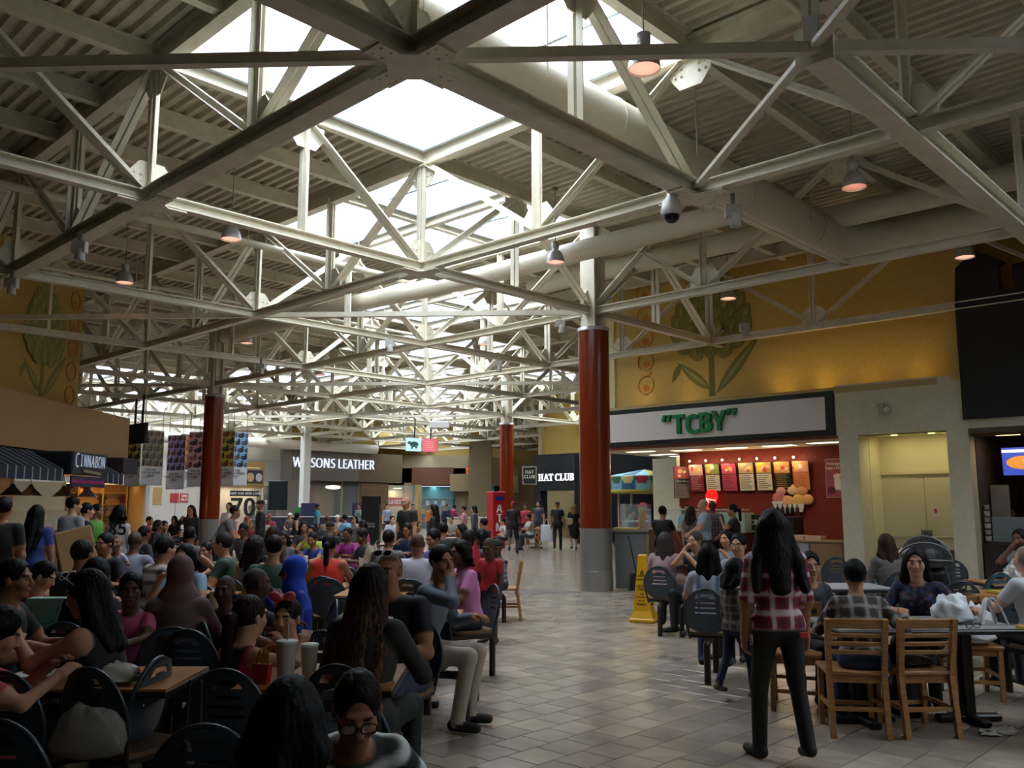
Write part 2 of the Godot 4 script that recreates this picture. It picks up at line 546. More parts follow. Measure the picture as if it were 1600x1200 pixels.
func build_trusses() -> void:
	var steel := white_steel()
	var gb := Basis(UH, Vector3.UP, -VH)
	var top := DECK - 0.3
	var chord_u := MB.new()
	chord_u.prism(i_section(0.15, 0.15, 0.016), Vector3.ZERO, Vector3(PU, 0, 0))
	var big_u := MB.new()
	big_u.prism(i_section(0.23, 0.2, 0.02), Vector3.ZERO, Vector3(PU, 0, 0))
	var big_v := MB.new()
	big_v.prism(i_section(0.23, 0.2, 0.02), Vector3.ZERO, Vector3(0, 0, -PV))
	var chord_v := MB.new()
	chord_v.prism(i_section(0.15, 0.15, 0.016), Vector3.ZERO, Vector3(0, 0, -PV))
	var h := top - CHORD
	var post := MB.new()
	l_pair(post, Vector3(0, 0.08, 0), Vector3(0, h + 0.1, 0), 0.085, 0.02, 0.012, Vector3.RIGHT)
	var post_v := MB.new()
	l_pair(post_v, Vector3(0, 0.08, 0), Vector3(0, h + 0.1, 0), 0.085, 0.02, 0.012, Vector3.BACK)
	# u trusses: node foot up to mid top; v trusses: node top down to mid foot
	var du := [MB.new(), MB.new()]
	l_pair(du[0], Vector3(0.12, 0.12, 0), Vector3(PU / 2 - 0.1, h, 0), 0.095, 0.012, 0.012, Vector3.UP)
	l_pair(du[1], Vector3(PU - 0.12, 0.12, 0), Vector3(PU / 2 + 0.1, h, 0), 0.095, 0.012, 0.012, Vector3.UP)
	var dv := [MB.new(), MB.new()]
	l_pair(dv[0], Vector3(0, h, -0.15), Vector3(0, 0.12, -PV / 2 + 0.1), 0.08, 0.012, 0.012, Vector3.UP)
	l_pair(dv[1], Vector3(0, h, -PV + 0.15), Vector3(0, 0.12, -PV / 2 - 0.1), 0.08, 0.012, 0.012, Vector3.UP)
	var gus := MB.new()
	gus.plate(PackedVector2Array([Vector2(-0.3, 0), Vector2(0.3, 0), Vector2(0.3, 0.2), Vector2(0.16, 0.38), Vector2(-0.16, 0.38), Vector2(-0.3, 0.2)]), 0.016)
	for x in [-0.22, -0.13, 0.13, 0.22]:
		for y in [0.1, 0.2]:
			gus.lathe(PackedVector2Array([Vector2(0, 0.026), Vector2(0.018, 0.024), Vector2(0.018, 0)]), 6, Transform3D(Basis(Vector3.RIGHT, Vector3.BACK, Vector3.DOWN), Vector3(x, y, 0.004)))
	var meshes := [chord_u.done(), chord_v.done(), post.done(), du[0].done(), du[1].done(), dv[0].done(), dv[1].done(), gus.done(), post_v.done(), big_u.done(), big_v.done()]
	var turned := Basis(-VH, Vector3.UP, UH) # gusset in the plane of a v truss: local x along v
	for j in range(-2, 8):
		var t: Node3D = null
		for i in range(-3, 8):
			if not in_view(i + 0.5, j): continue
			if j == -1 and i >= -1: continue
			if j < -1: continue
			if t == null:
				t = thing("roof_truss", truss_label("u", j), "truss", Transform3D(gb, G(0, j, CHORD)), "roof trusses running towards the right")
			var x := i * PU
			put("bottom_chord", meshes[9 if j == -1 else 0], steel, t, Transform3D(Basis(), Vector3(x, 0, 0)))
			put("vertical", meshes[2], steel, t, Transform3D(Basis(), Vector3(x, 0, 0)))
			put("vertical", meshes[2], steel, t, Transform3D(Basis(), Vector3(x + PU / 2, 0, 0)))
			put("diagonal", meshes[3], steel, t, Transform3D(Basis(), Vector3(x, 0, 0)))
			put("diagonal", meshes[4], steel, t, Transform3D(Basis(), Vector3(x, 0, 0)))
			put("gusset_plate", meshes[7], steel, t, Transform3D(Basis(), Vector3(x, 0.08, 0.0)))
			put("gusset_plate", meshes[7], steel, t, Transform3D(Basis(Vector3.RIGHT, PI), Vector3(x + PU / 2, h, 0.0)))
	for i in range(-3, 8):
		var t: Node3D = null
		for j in range(-3, 8):
			if not in_view(i, j + 0.5): continue
			if i > 1 and j < 0: continue
			if t == null:
				t = thing("roof_truss", truss_label("v", i), "truss", Transform3D(gb, G(i, 0, CHORD)), "roof trusses running towards the left")
			var z := -j * PV
			put("bottom_chord", meshes[10 if i == -2 else 1], steel, t, Transform3D(Basis(), Vector3(0, 0, z)))
			put("vertical", meshes[8], steel, t, Transform3D(Basis(), Vector3(0, 0, z - PV / 2)))
			put("diagonal", meshes[5], steel, t, Transform3D(Basis(), Vector3(0, 0, z)))
			put("diagonal", meshes[6], steel, t, Transform3D(Basis(), Vector3(0, 0, z)))
			put("gusset_plate", meshes[7], steel, t, Transform3D(Basis(Vector3.UP, PI / 2), Vector3(0, 0.08, z - PV / 2)))
			put("gusset_plate", meshes[7], steel, t, Transform3D(Basis(Vector3.UP, PI / 2) * Basis(Vector3.RIGHT, PI), Vector3(0, h, z)))
	# bolted cross plates under the near chord crossings
	for q in [[-2, -1], [-1, -1], [-1, 0], [-2, 0]]:
		var m := MB.new()
		m.plate(PackedVector2Array([Vector2(-0.45, -0.11), Vector2(-0.2, -0.11), Vector2(-0.11, -0.2), Vector2(-0.11, -0.45), Vector2(0.11, -0.45), Vector2(0.11, -0.2), Vector2(0.2, -0.11), Vector2(0.45, -0.11), Vector2(0.45, 0.11), Vector2(0.2, 0.11), Vector2(0.11, 0.2), Vector2(0.11, 0.45), Vector2(-0.11, 0.45), Vector2(-0.11, 0.2), Vector2(-0.2, 0.11), Vector2(-0.45, 0.11)]), 0.02, Transform3D(Basis(Vector3.RIGHT, Vector3.BACK, Vector3.DOWN), Vector3.ZERO))
		for x in [-0.38, -0.28, 0.28, 0.38]:
			for y in [-0.06, 0.06]:
				m.ball(Vector3(x, -0.012, y), Vector3(0.018, 0.012, 0.018), 6, 4)
				m.ball(Vector3(y, -0.012, x), Vector3(0.018, 0.012, 0.018), 6, 4)
		var names := {"-2 -1": "bolted cross plate under the nearest truss crossing at the top", "-1 -1": "bolted cross plate under truss crossing beside the dome camera", "-1 0": "bolted cross plate under the central truss crossing below the skylight", "-2 0": "bolted cross plate under the truss crossing at upper left"}
		var o := put("node_plate", m.done(), steel, null, Transform3D(gb, G(q[0], q[1], CHORD - 0.112)))
		tag(o, names["%d %d" % q], "plate", "bolted cross plates")
	# level braces from corner to corner of a module
	var label_b := {-3: "white horizontal brace crossing the top of the picture", 0: "white horizontal brace reaching left from the nearest red column", 3: "distant white horizontal brace past the second red column", 6: "farthest white horizontal brace near the screens"}
	for s in [-3, 0, 3, 6]:
		var br := thing("horizontal_brace", label_b[s], "brace", Transform3D(), "level roof braces")
		for i in range(-4, 6):
			var j: int = s - i
			var a := G(i, j, CHORD - 0.02)
			var b := G(i - 1, j + 1, CHORD - 0.02)
			var mid := (a + b) / 2
			if -mid.z < 4.0 or absf(mid.x) > -mid.z * 0.62 + 3.5: continue
			if s == 0 and i > 0 or s == 6 and mid.x > 1.0: continue
			var m := MB.new()
			m.prism(PackedVector2Array([Vector2(-0.045, -0.05), Vector2(0.045, -0.05), Vector2(0.045, -0.036), Vector2(-0.031, -0.036), Vector2(-0.031, 0.05), Vector2(-0.045, 0.05)]), a, b)
			put("angle_bar", m.done(), steel, br)
	# the beam that starts with a boxed end plate at upper right, and its ties
	var hb := thing("roof_beam_with_end_plate", "white steel beam starting at a boxed end plate, upper right", "beam", Transform3D(gb, G(-1.5, -1.5, CHORD)))
	var m1 := MB.new()
	m1.prism(i_section(0.24, 0.24, 0.02), Vector3(0.05, 0, 0), Vector3(PU * 2.4, 0, 0))
	put("beam", m1.done(), steel, hb)
	box("end_plate", Vector3(0.02, 0.02, 0), Vector3(0.03, 0.34, 0.34), steel, hb)
	box("hanger", Vector3(-0.03, 0.16, 0), Vector3(0.06, 0.2, 0.12), mat("c6c9c6", 0.4, 0.3), hb)
	var m2 := MB.new()
	l_pair(m2, Vector3(0, 0.1, 0), Vector3(0, h + 0.3, 0), 0.07, 0.012, 0.01, Vector3.RIGHT)
	put("vertical", m2.done(), steel, hb)
	var tie_b := thing("slender_brace", "slender white angle brace descending right from the dome camera crossing", "brace", Transform3D())
	var tb := MB.new()
	l_pair(tb, G(-1, -1, CHORD), G(0, -1, CHORD), 0.06, 0.01, 0.01, Vector3.UP)
	put("angle_bar", tb.done(), steel, tie_b)
	var tie_c := thing("slender_brace", "bright slanting brace from nearest column's post up to the dome camera", "brace", Transform3D())
	var tc := MB.new()
	l_pair(tc, G(0, 0, CHORD + 0.1), G(0, -0.42, DECK - 0.3), 0.075, 0.012, 0.012, Vector3.UP)
	put("angle_bar", tc.done(), steel, tie_c)
	for k in [[-1, -1], [-2, -2], [-1, -2]]:
		var m3 := MB.new()
		var e := G(k[0], k[1], CHORD) - G(-1.5, -1.5, CHORD)
		var le := Vector3(e.dot(UH), 0, -e.dot(VH))
		m3.bar(Vector3.ZERO, le, 0.09, 0.05)
		put("tie", m3.done(), steel, hb)

func in_view(i: float, j: float) -> bool:
	var p := G(i, j, 0)
	var d := -p.z
	return d > 3.0 and d < 66.0 and absf(p.x) < d * 0.64 + 4.0

func truss_label(way: String, k: int) -> String:
	var names := {
		"u-1": "white steel roof truss beside the big round duct", "u0": "white steel roof truss running from upper left to nearest red column",
		"u1": "white roof truss next behind the one ending at the nearest red column", "u3": "white roof truss resting on the left red column, running right",
		"v-2": "white steel roof truss at upper left crossing the nearest skylight", "v-1": "white steel roof truss rising right from the central crossing to the dome camera",
		"v0": "white steel roof truss over nearest red column, running left", "v1": "white steel roof truss in front of the yellow mural wall",
		"v3": "white roof truss above the middle red column, running left"}
	var key := "%s%d" % [way, k]
	if names.has(key): return names[key]
	return "one of the crowded white roof trusses towards the %s in the distance" % ("right" if way == "u" else "left")

# ---------------------------------------------------------------- columns
func build_columns() -> void:
	var red := mat("70260f", 0.18)
	var alu := mat("a5a5a2", 0.35, 0.75)
	var steel := white_steel()
	var defs := [
		["round red-clad column with metal foot beside the yellow caution cone", 0, 0, 0.31, true],
		["round red-clad column at left in front of the shoe banners", 0, 3, 0.31, true],
		["round red-clad column behind the red cash machine sign", 3, 3, 0.31, true]]
	for q in defs:
		var t := thing("column", q[0], "column", Transform3D(Basis(), G(q[1], q[2], 0)), "red-clad columns")
		var m := MB.new()
		m.lathe(PackedVector2Array([Vector2(q[3], 1.2), Vector2(q[3], 5.15), Vector2(0.1, 5.155)]), 40)
		put("red_cladding", m.done(), red, t)
		var f := MB.new()
		f.lathe(PackedVector2Array([Vector2(q[3] + 0.004, 0.38), Vector2(q[3] + 0.004, 1.2)]), 40)
		put("metal_cladding", f.done(), mat("8d8d8b", 0.42, 0.6), t)
		var f2 := MB.new()
		f2.lathe(PackedVector2Array([Vector2(q[3] + 0.012, 0.0), Vector2(q[3] + 0.012, 0.375), Vector2(q[3], 0.385)]), 40)
		put("foot_ring", f2.done(), alu, t)
		var ring := MB.new()
		ring.lathe(PackedVector2Array([Vector2(q[3] + 0.01, 5.12), Vector2(q[3] + 0.01, 5.19), Vector2(0.15, 5.19)]), 40)
		put("cap_ring", ring.done(), mat("b9b9b4", 0.4, 0.5), t)
		var s := MB.new()
		s.prism(i_section(0.36, 0.36, 0.03), Vector3(0, 5.1, 0), Vector3(0, 7.45, 0), UH)
		put("steel_post", s.done(), steel, t)
	var t2 := thing("column", "slim white column in front of the leather shop sign", "column", Transform3D(Basis(), G(3, 6, 0)))
	var s2 := MB.new()
	s2.box(Vector3(0, 3.7, 0), Vector3(0.42, 7.4, 0.42), Basis(UH, Vector3.UP, -VH))
	put("post", s2.done(), mat("d9d6cc", 0.6), t2)
	box("green_notice", Vector3(-0.2, 1.35, 0.4), Vector3(0.5, 0.35, 0.05), mat("2a7a34", 0.6), t2)
	var t3 := thing("column", "square beige column behind the cash machine sign", "column", Transform3D(Basis(), G(6, 6, 0)))
	box("shaft", Vector3(0, 3.0, 0), Vector3(1.5, 6.0, 1.5), mat("85745a", 0.8), t3)
	box("capital", Vector3(0, 6.1, 0), Vector3(1.9, 0.35, 1.9), mat("85745a", 0.8), t3)

func arc(pts: PackedVector3Array, r: float, n := 6) -> PackedVector3Array:   # rounds the corners of a path
	var out := PackedVector3Array([pts[0]])
	for i in range(1, pts.size() - 1):
		var a := (pts[i - 1] - pts[i]); var b := (pts[i + 1] - pts[i])
		var k := minf(r, minf(a.length(), b.length()) * 0.49)
		var p := pts[i] + a.normalized() * k
		var q := pts[i] + b.normalized() * k
		for s in n + 1:
			var f := s / float(n)
			out.append(p.lerp(pts[i], f).lerp(pts[i].lerp(q, f), f))
	out.append(pts[pts.size() - 1])
	return out

func build_services() -> void:
	var duct := grain("d4cab4", 0.05, 0.03, 0.5, Vector3.ONE * 0.5)
	var big := thing("air_duct", "big round beige air duct running under the nearest skylights", "duct")
	var m := MB.new()
	m.tube(arc(PackedVector3Array([G(-4, -0.8, 6.6), G(0.55, -0.8, 6.6), G(0.62, -2.6, 6.6)]), 1.3, 8), 0.37, 28)
	put("duct_pipe", m.done(), duct, big)
	for u in [-2.6, -1.85, -1.1, -0.35, 0.2]:
		var r := MB.new()
		r.tube(PackedVector3Array([G(u, -0.8, 6.6), G(u + 0.012, -0.8, 6.6)]), 0.382, 28)
		put("joint_band", r.done(), duct, big)
	for u in [-1.45, -0.75, 0.05]:
		var r := MB.new()
		r.tube(PackedVector3Array([G(u, -0.88, 6.5), G(u, -0.88, 7.6)]), 0.012, 6)
		put("hanger_rod", r.done(), mat("b5ae9f", 0.5), big)
	var d2 := thing("air_duct", "smaller round duct snaking behind the nearest red column's truss", "duct")
	var m2 := MB.new()
	m2.tube(arc(PackedVector3Array([G(-0.25, -0.75, 6.45), G(-0.25, 0.6, 6.45), G(-0.4, 0.95, 6.3), G(-0.42, 2.2, 6.3)]), 0.7, 5), 0.2, 18)
	put("duct_pipe", m2.done(), duct, d2)
	var d3 := thing("air_duct", "round duct along the yellow wall above the yogurt shop", "duct")
	var m3 := MB.new()
	m3.tube(PackedVector3Array([G(0.35, 0.6, 6.9), G(0.35, -2.8, 6.9)]), 0.22, 18)
	put("duct_pipe", m3.done(), duct, d3)
	var d4 := thing("air_duct", "pale round duct far behind above the leather shop", "duct")
	var m4 := MB.new()
	m4.tube(PackedVector3Array([W(6, 35.6, 5.3), W(22, 35.6, 5.3)]), 0.3, 14)
	put("duct_pipe", m4.done(), duct, d4)
	var pipe_mat := mat("cfc6b2", 0.5)
	var defs := [
		["thick sprinkler pipe under the roof at upper left", [[-2.6, 0.82, 6.7], [-0.3, 0.82, 6.7]], 0.07],
		["long thin sprinkler pipe crossing below the left lamps", [[-2.4, 1.55, 6.45], [0.6, 1.55, 6.45]], 0.045],
		["long conduit pipe above the nearest lamp at right", [[-2.2, -1.32, 7.1], [0.6, -1.32, 7.1]], 0.05],
		["sprinkler pipe beyond the big duct at right", [[-0.4, -1.75, 7.0], [0.75, -1.75, 7.0]], 0.04]]
	for q in defs:
		var t := thing("pipe", q[0], "pipe", Transform3D(), "pipes under the roof")
		var p := MB.new()
		var a := G(q[1][0][0], q[1][0][1], q[1][0][2])
		var b := G(q[1][1][0], q[1][1][1], q[1][1][2])
		p.tube(PackedVector3Array([a, b]), q[2], 12)
		put("pipe_run", p.done(), pipe_mat, t)
		for k in 4:
			var c := a.lerp(b, 0.12 + k * 0.25)
			var r := MB.new()
			r.tube(PackedVector3Array([c, Vector3(c.x, DECK, c.z)]), 0.008, 5)
			put("hanger_rod", r.done(), pipe_mat, t)
	# pendant lamps
	var lamps := [[1.37, 8.49, "nearest pendant lamp, glowing pink, at top right of centre"], [4.87, 11.88, "unlit-looking silver pendant lamp right of the dome camera"], [-4.78, 14.33, "glowing pendant lamp at left under the upper truss chord"], [-7.88, 17.25, "glowing pendant lamp nearest the left artichoke mural"],
		[0.81, 15.75, "silver pendant lamp just left of nearest red column's post"], [8.26, 15.41, "glowing pendant lamp at the right edge by the dark sign"], [4.74, 18.63, "glowing pendant lamp in front of the right artichoke mural"], [-7.41, 23.93, "small pendant lamp above the left red column"],
		[-4.02, 20.38, "silver pendant lamp left of centre under the far skylights"], [-0.79, 24.13, "pendant lamp hanging between the two farther skylights"], [-6.68, 29.95, "tiny far pendant lamp left of the middle column"]]
	var body := MB.new()
	body.lathe(PackedVector2Array([Vector2(0.0, 0.36), Vector2(0.075, 0.36), Vector2(0.07, 0.26), Vector2(0.05, 0.21), Vector2(0.09, 0.19), Vector2(0.135, 0.12), Vector2(0.16, 0.05), Vector2(0.172, -0.03), Vector2(0.166, -0.03), Vector2(0.15, 0.04), Vector2(0.12, 0.1)]), 28)
	var shade := body.done()
	var lens_m := MB.new()
	lens_m.lathe(PackedVector2Array([Vector2(0.0, -0.006), Vector2(0.163, -0.006)]), 24)
	var lens := lens_m.done()
	var silver := mat("b4b4b0", 0.4, 0.35)
	for q in lamps:
		var p := at(q[0], 6.15, q[1])
		var t := thing("pendant_lamp", q[2], "lamp", Transform3D(Basis(), p), "pendant lamps under the roof")
		put("lamp_shade", shade, silver, t)
		put("lamp_lens", lens, glow("ffb39a", 0.25 if q[0] == 4.87 else 0.95, "d8a898"), t)
		var r := MB.new()
		r.tube(PackedVector3Array([Vector3(0, 0.35, 0), Vector3(0, 1.4, 0)]), 0.009, 6)
		put("stem", r.done(), mat("8f8c84", 0.5), t)
		var cl := MB.new()
		cl.lathe(PackedVector2Array([Vector2(0, 1.43), Vector2(0.06, 1.42), Vector2(0.06, 1.38), Vector2(0, 1.36)]), 14)
		put("ceiling_rose", cl.done(), mat("77746c", 0.5, 0.3), t)
		omni(Vector3(0, -0.12, 0), "ffc8ae", 0.03, 0.15, t)
	# dome camera and little spotlights clamped to the chords
	var dc := thing("dome_camera", "white dome security camera under the truss crossing", "camera", Transform3D(Basis(), at(1.96, 5.2, 10.3)))
	var h1 := MB.new()
	h1.lathe(PackedVector2Array([Vector2(0, 0.27), Vector2(0.05, 0.26), Vector2(0.06, 0.2), Vector2(0.11, 0.15), Vector2(0.13, 0.05), Vector2(0.13, -0.02), Vector2(0.1, -0.03)]), 22)
	put("housing", h1.done(), mat("d8d8d4", 0.4), dc)
	var h2 := MB.new()
	h2.ball(Vector3(0, -0.03, 0), Vector3(0.098, 0.1, 0.098), 18, 10)
	put("dome", h2.done(), mat("15161a", 0.1), dc)
	var h3 := MB.new()
	h3.bar(Vector3(0, 0.26, 0), Vector3(0.12, 0.4, -0.05), 0.04, 0.04)
	put("bracket", h3.done(), mat("cfccc2", 0.5), dc)
	var spots := [[2.7, 5.15, 10.25, "white spotlight box under the chord right of dome camera"], [-6.1, 5.2, 11.9, "white spotlight at the left under the truss chord"], [-8.2, 5.2, 13.9, "white spotlight at the far left edge by the mural"], [4.9, 5.3, 18.0, "white spotlight beside the lamp at the right mural"], [-6.6, 5.2, 22.6, "white spotlight above the left column's truss"], [-2.8, 5.25, 19.6, "white spotlight left of centre under the second truss"], [1.0, 5.3, 17.6, "small white spotlight beside the nearest red column's post"], [-0.35, 5.2, 22.2, "white spotlight in the middle distance near the far skylights"]]
	for q in spots:
		var t := thing("spotlight", q[3], "spotlight", Transform3D(Basis(), at(q[0], q[1], q[2])), "spotlights clamped to the trusses")
		box("ballast_box", Vector3(0, 0.05, 0), Vector3(0.2, 0.17, 0.12), mat("b5b2a8", 0.5), t, Basis(), 0.01)
		var s := MB.new()
		s.lathe(PackedVector2Array([Vector2(0, 0.02), Vector2(0.06, 0.02), Vector2(0.07, -0.14), Vector2(0.05, -0.15), Vector2(0, -0.14)]), 16, Transform3D(Basis(), Vector3(0.02, 0, 0.02)))
		put("lamp_barrel", s.done(), mat("b5b2a8", 0.45), t)
		box("clamp", Vector3(0, 0.2, 0), Vector3(0.05, 0.16, 0.05), mat("8f8c84", 0.5), t)

# ---------------------------------------------------------------- outer shell of the hall
func build_shell() -> void:
	var m := grain("a99a78", 0.06, 0.02, 0.85)
	var gb := Basis(UH, Vector3.UP, -VH)
	var c := [[-5, -4, 9, -4, "wall_right"], [-5, 10, 9, 10, "wall_left"], [-5, -4, -5, 10, "wall_back"], [9, -4, 9, 10, "wall_front"]]
	for q in c:
		var a := G(q[0], q[1], 0)
		var b := G(q[2], q[3], 0)
		var l := (b - a).length()
		var along: bool = q[0] != q[2]
		var o := box(q[4], (a + b) / 2 + Vector3(0, 3.85, 0), Vector3(l + 0.6, 8.0, 0.3) if along else Vector3(0.3, 8.0, l + 0.6), m, null, gb)
		o.set_meta("kind", "structure")

# ---------------------------------------------------------------- printed surfaces (flat pictures only)
func blob(im: Image, cx: float, cy: float, rx: float, ry: float, col: Color) -> void:
	for y in range(maxi(0, int(cy - ry)), mini(im.get_height(), int(cy + ry) + 1)):
		for x in range(maxi(0, int(cx - rx)), mini(im.get_width(), int(cx + rx) + 1)):
			if pow((x - cx) / rx, 2) + pow((y - cy) / ry, 2) < 1.0: im.set_pixel(x, y, col)

func print_mat(key: String, w: int, h: int, draw: Callable, lit := 0.0, rough := 0.5) -> StandardMaterial3D:
	if mats.has(key): return mats[key]
	var im := Image.create(w, h, false, Image.FORMAT_RGB8)
	draw.call(im)
	var m := StandardMaterial3D.new()
	m.albedo_texture = ImageTexture.create_from_image(im)
	m.roughness = rough
	if lit > 0.0:
		m.emission_enabled = true
		m.emission_texture = m.albedo_texture
		m.emission = Color.BLACK
		m.emission_energy_multiplier = lit
	mats[key] = m
	return m

func draw_menu(im: Image, bg: Color, head: Color, ink: Color, sd: int) -> void:
	var r := RandomNumberGenerator.new()
	r.seed = sd
	im.fill(bg)
	im.fill_rect(Rect2i(0, 0, 64, 36), head)
	for k in 4: blob(im, r.randf_range(10, 54), r.randf_range(10, 28), r.randf_range(6, 11), r.randf_range(5, 9), [Color("e9b5a0"), Color("f3e2c0"), Color("c9564c"), Color("e9c46a")][k])
	for k in 7:
		im.fill_rect(Rect2i(6, 44 + k * 7, 30 + r.randi() % 20, 2), ink)
	im.fill_rect(Rect2i(0, 36, 64, 3), ink)

func draw_shoes(im: Image, bg: Color, shoe: Array, sd: int, cols: int) -> void:
	var r := RandomNumberGenerator.new()
	r.seed = sd
	im.fill(bg)
	var h := im.get_height()
	for a in 5:
		for b in cols + 1:
			var cx := (b + (0.5 if a % 2 else 0.0)) * 96.0 / cols
			var cy := 12.0 + a * h * 0.14
			if cy > h * 0.62: continue
			var c := Color(shoe[r.randi() % shoe.size()])
			blob(im, cx, cy, 42.0 / cols, 9, c)
			blob(im, cx + 24.0 / cols, cy - 8, 15.0 / cols, 11, c)
			blob(im, cx - 12.0 / cols, cy - 1, 12.0 / cols, 3, c.lightened(0.3))
	im.fill_rect(Rect2i(0, int(h * 0.66), 96, h), Color("cfd0d2"))
	for k in 3: im.fill_rect(Rect2i(8, int(h * 0.82) + k * 6, 60 - k * 9, 2), Color("8d8d90"))

func printed(called: String, xf: Transform3D, w: float, h: float, material: Material, parent: Node, back: Material, th := 0.03) -> MeshInstance3D:
	var b := box(called, xf.origin - xf.basis.z * th * 0.5, Vector3(w, h, th), back, parent, xf.basis)
	var s := MB.new()
	s.sheet(Transform3D(Basis(), Vector3(0, 0, th * 0.5 + 0.004)), w * 0.97, h * 0.97)
	put("print", s.done(), material, b)
	return b

func leaf(m: MB, base: Vector2, tip: Vector2, w: float, z: float) -> void:   # a pointed petal outline, a few millimetres of paint
	var pts := PackedVector2Array()
	var d := tip - base
	var s := Vector2(-d.y, d.x).normalized() * w
	for k in 7: pts.append(base + d * (k / 6.0) + s * sin(PI * pow(k / 6.0, 0.8)))
	for k in range(5, 0, -1): pts.append(base + d * (k / 6.0) - s * sin(PI * pow(k / 6.0, 0.8)))
	m.plate(pts, 0.004, Transform3D(Basis(), Vector3(0, 0, z)))

func scale_petal(m: MB, c: Vector2, w: float, h: float, lean: float, z: float) -> void:   # rounded scale with a pointed tip
	var pts := PackedVector2Array()
	for k in 14:
		var a := -PI * 0.5 + TAU * k / 14.0
		var q := Vector2(cos(a) * w * (1.0 - 0.35 * maxf(0.0, sin(a))), sin(a) * h)
		pts.append(c + q.rotated(-lean))
	m.plate(pts, 0.004, Transform3D(Basis(), Vector3(0, 0, z)))

func artichoke(parent: Node, xf: Transform3D, s: float) -> void:
	var dark := mat("8f8a4c", 0.9)
	var pale := mat("a39a5a", 0.9)
	var line := mat("7d7c42", 0.9)
	var a := MB.new()
	var b := MB.new()
	var c := MB.new()
	for k in 3:   # stem and two long leaves
		a.bar(Vector3((k - 1) * 0.05, -1.9, 0.002), Vector3((k - 1) * 0.04, -0.7, 0.002), 0.06, 0.004, Vector3.BACK)
	leaf(a, Vector2(-0.05, -1.75), Vector2(-0.95, -1.0), 0.13, 0.002)
	leaf(a, Vector2(-0.85, -1.05), Vector2(-1.1, -1.5), 0.09, 0.002)
	leaf(a, Vector2(0.1, -1.85), Vector2(1.3, -0.55), 0.14, 0.002)
	leaf(b, Vector2(-0.1, -1.68), Vector2(-0.85, -1.08), 0.04, 0.007)
	leaf(b, Vector2(0.2, -1.75), Vector2(1.15, -0.7), 0.04, 0.007)
	var rows := [[1.0, 2, 0.16], [0.8, 3, 0.36], [0.55, 4, 0.58], [0.27, 5, 0.76], [-0.02, 6, 0.88], [-0.3, 6, 0.9], [-0.56, 5, 0.74], [-0.74, 3, 0.4]]
	var z := 0.002
	for r in rows.size():
		var q: Array = rows[r]
		for k in q[1]:
			var t: float = (k / float(q[1] - 1) - 0.5) * 2.0
			var x: float = t * q[2]
			var ln := t * 0.55
			var y: float = q[0] - 0.05 * t * t
			scale_petal(a, Vector2(x, y), 0.2, 0.27, ln, z)
			scale_petal(c, Vector2(x, y - 0.01), 0.175, 0.24, ln, z + 0.002)
			leaf(b, Vector2(x - 0.03, y - 0.12), Vector2(x + 0.06 + t * 0.08, y + 0.14), 0.045, z + 0.004)
			leaf(a, Vector2(x + 0.07, y - 0.14), Vector2(x + 0.1 + t * 0.06, y + 0.08), 0.02, z + 0.004)
		z += 0.005
	var sx := Transform3D(xf.basis * Basis().scaled(Vector3(s, s, 1)), xf.origin)
	put("mural_leaves", a.done(), line, parent, sx)
	put("mural_petals", c.done(), dark, parent, sx)
	put("mural_highlights", b.done(), pale, parent, sx)

func ring_fruit(parent: Node, xf: Transform3D) -> void:
	var m := MB.new()
	for k in 5:
		var y := k * 0.62
		var pts := PackedVector3Array()
		for a in 17: pts.append(Vector3(0.24 * cos(TAU * a / 16.0), y + 0.24 * sin(TAU * a / 16.0), 0))
		m.tube(pts, 0.022, 4, -1.0, false, 0.12)
		leaf(m, Vector2(0.05, y + 0.2), Vector2(0.2, y + 0.36), 0.04, 0)
		leaf(m, Vector2(-0.1, y - 0.05), Vector2(0.12, y - 0.1), 0.1, 0)
	put("mural_fruit", m.done(), mat("c47a3a", 0.9), parent, xf)

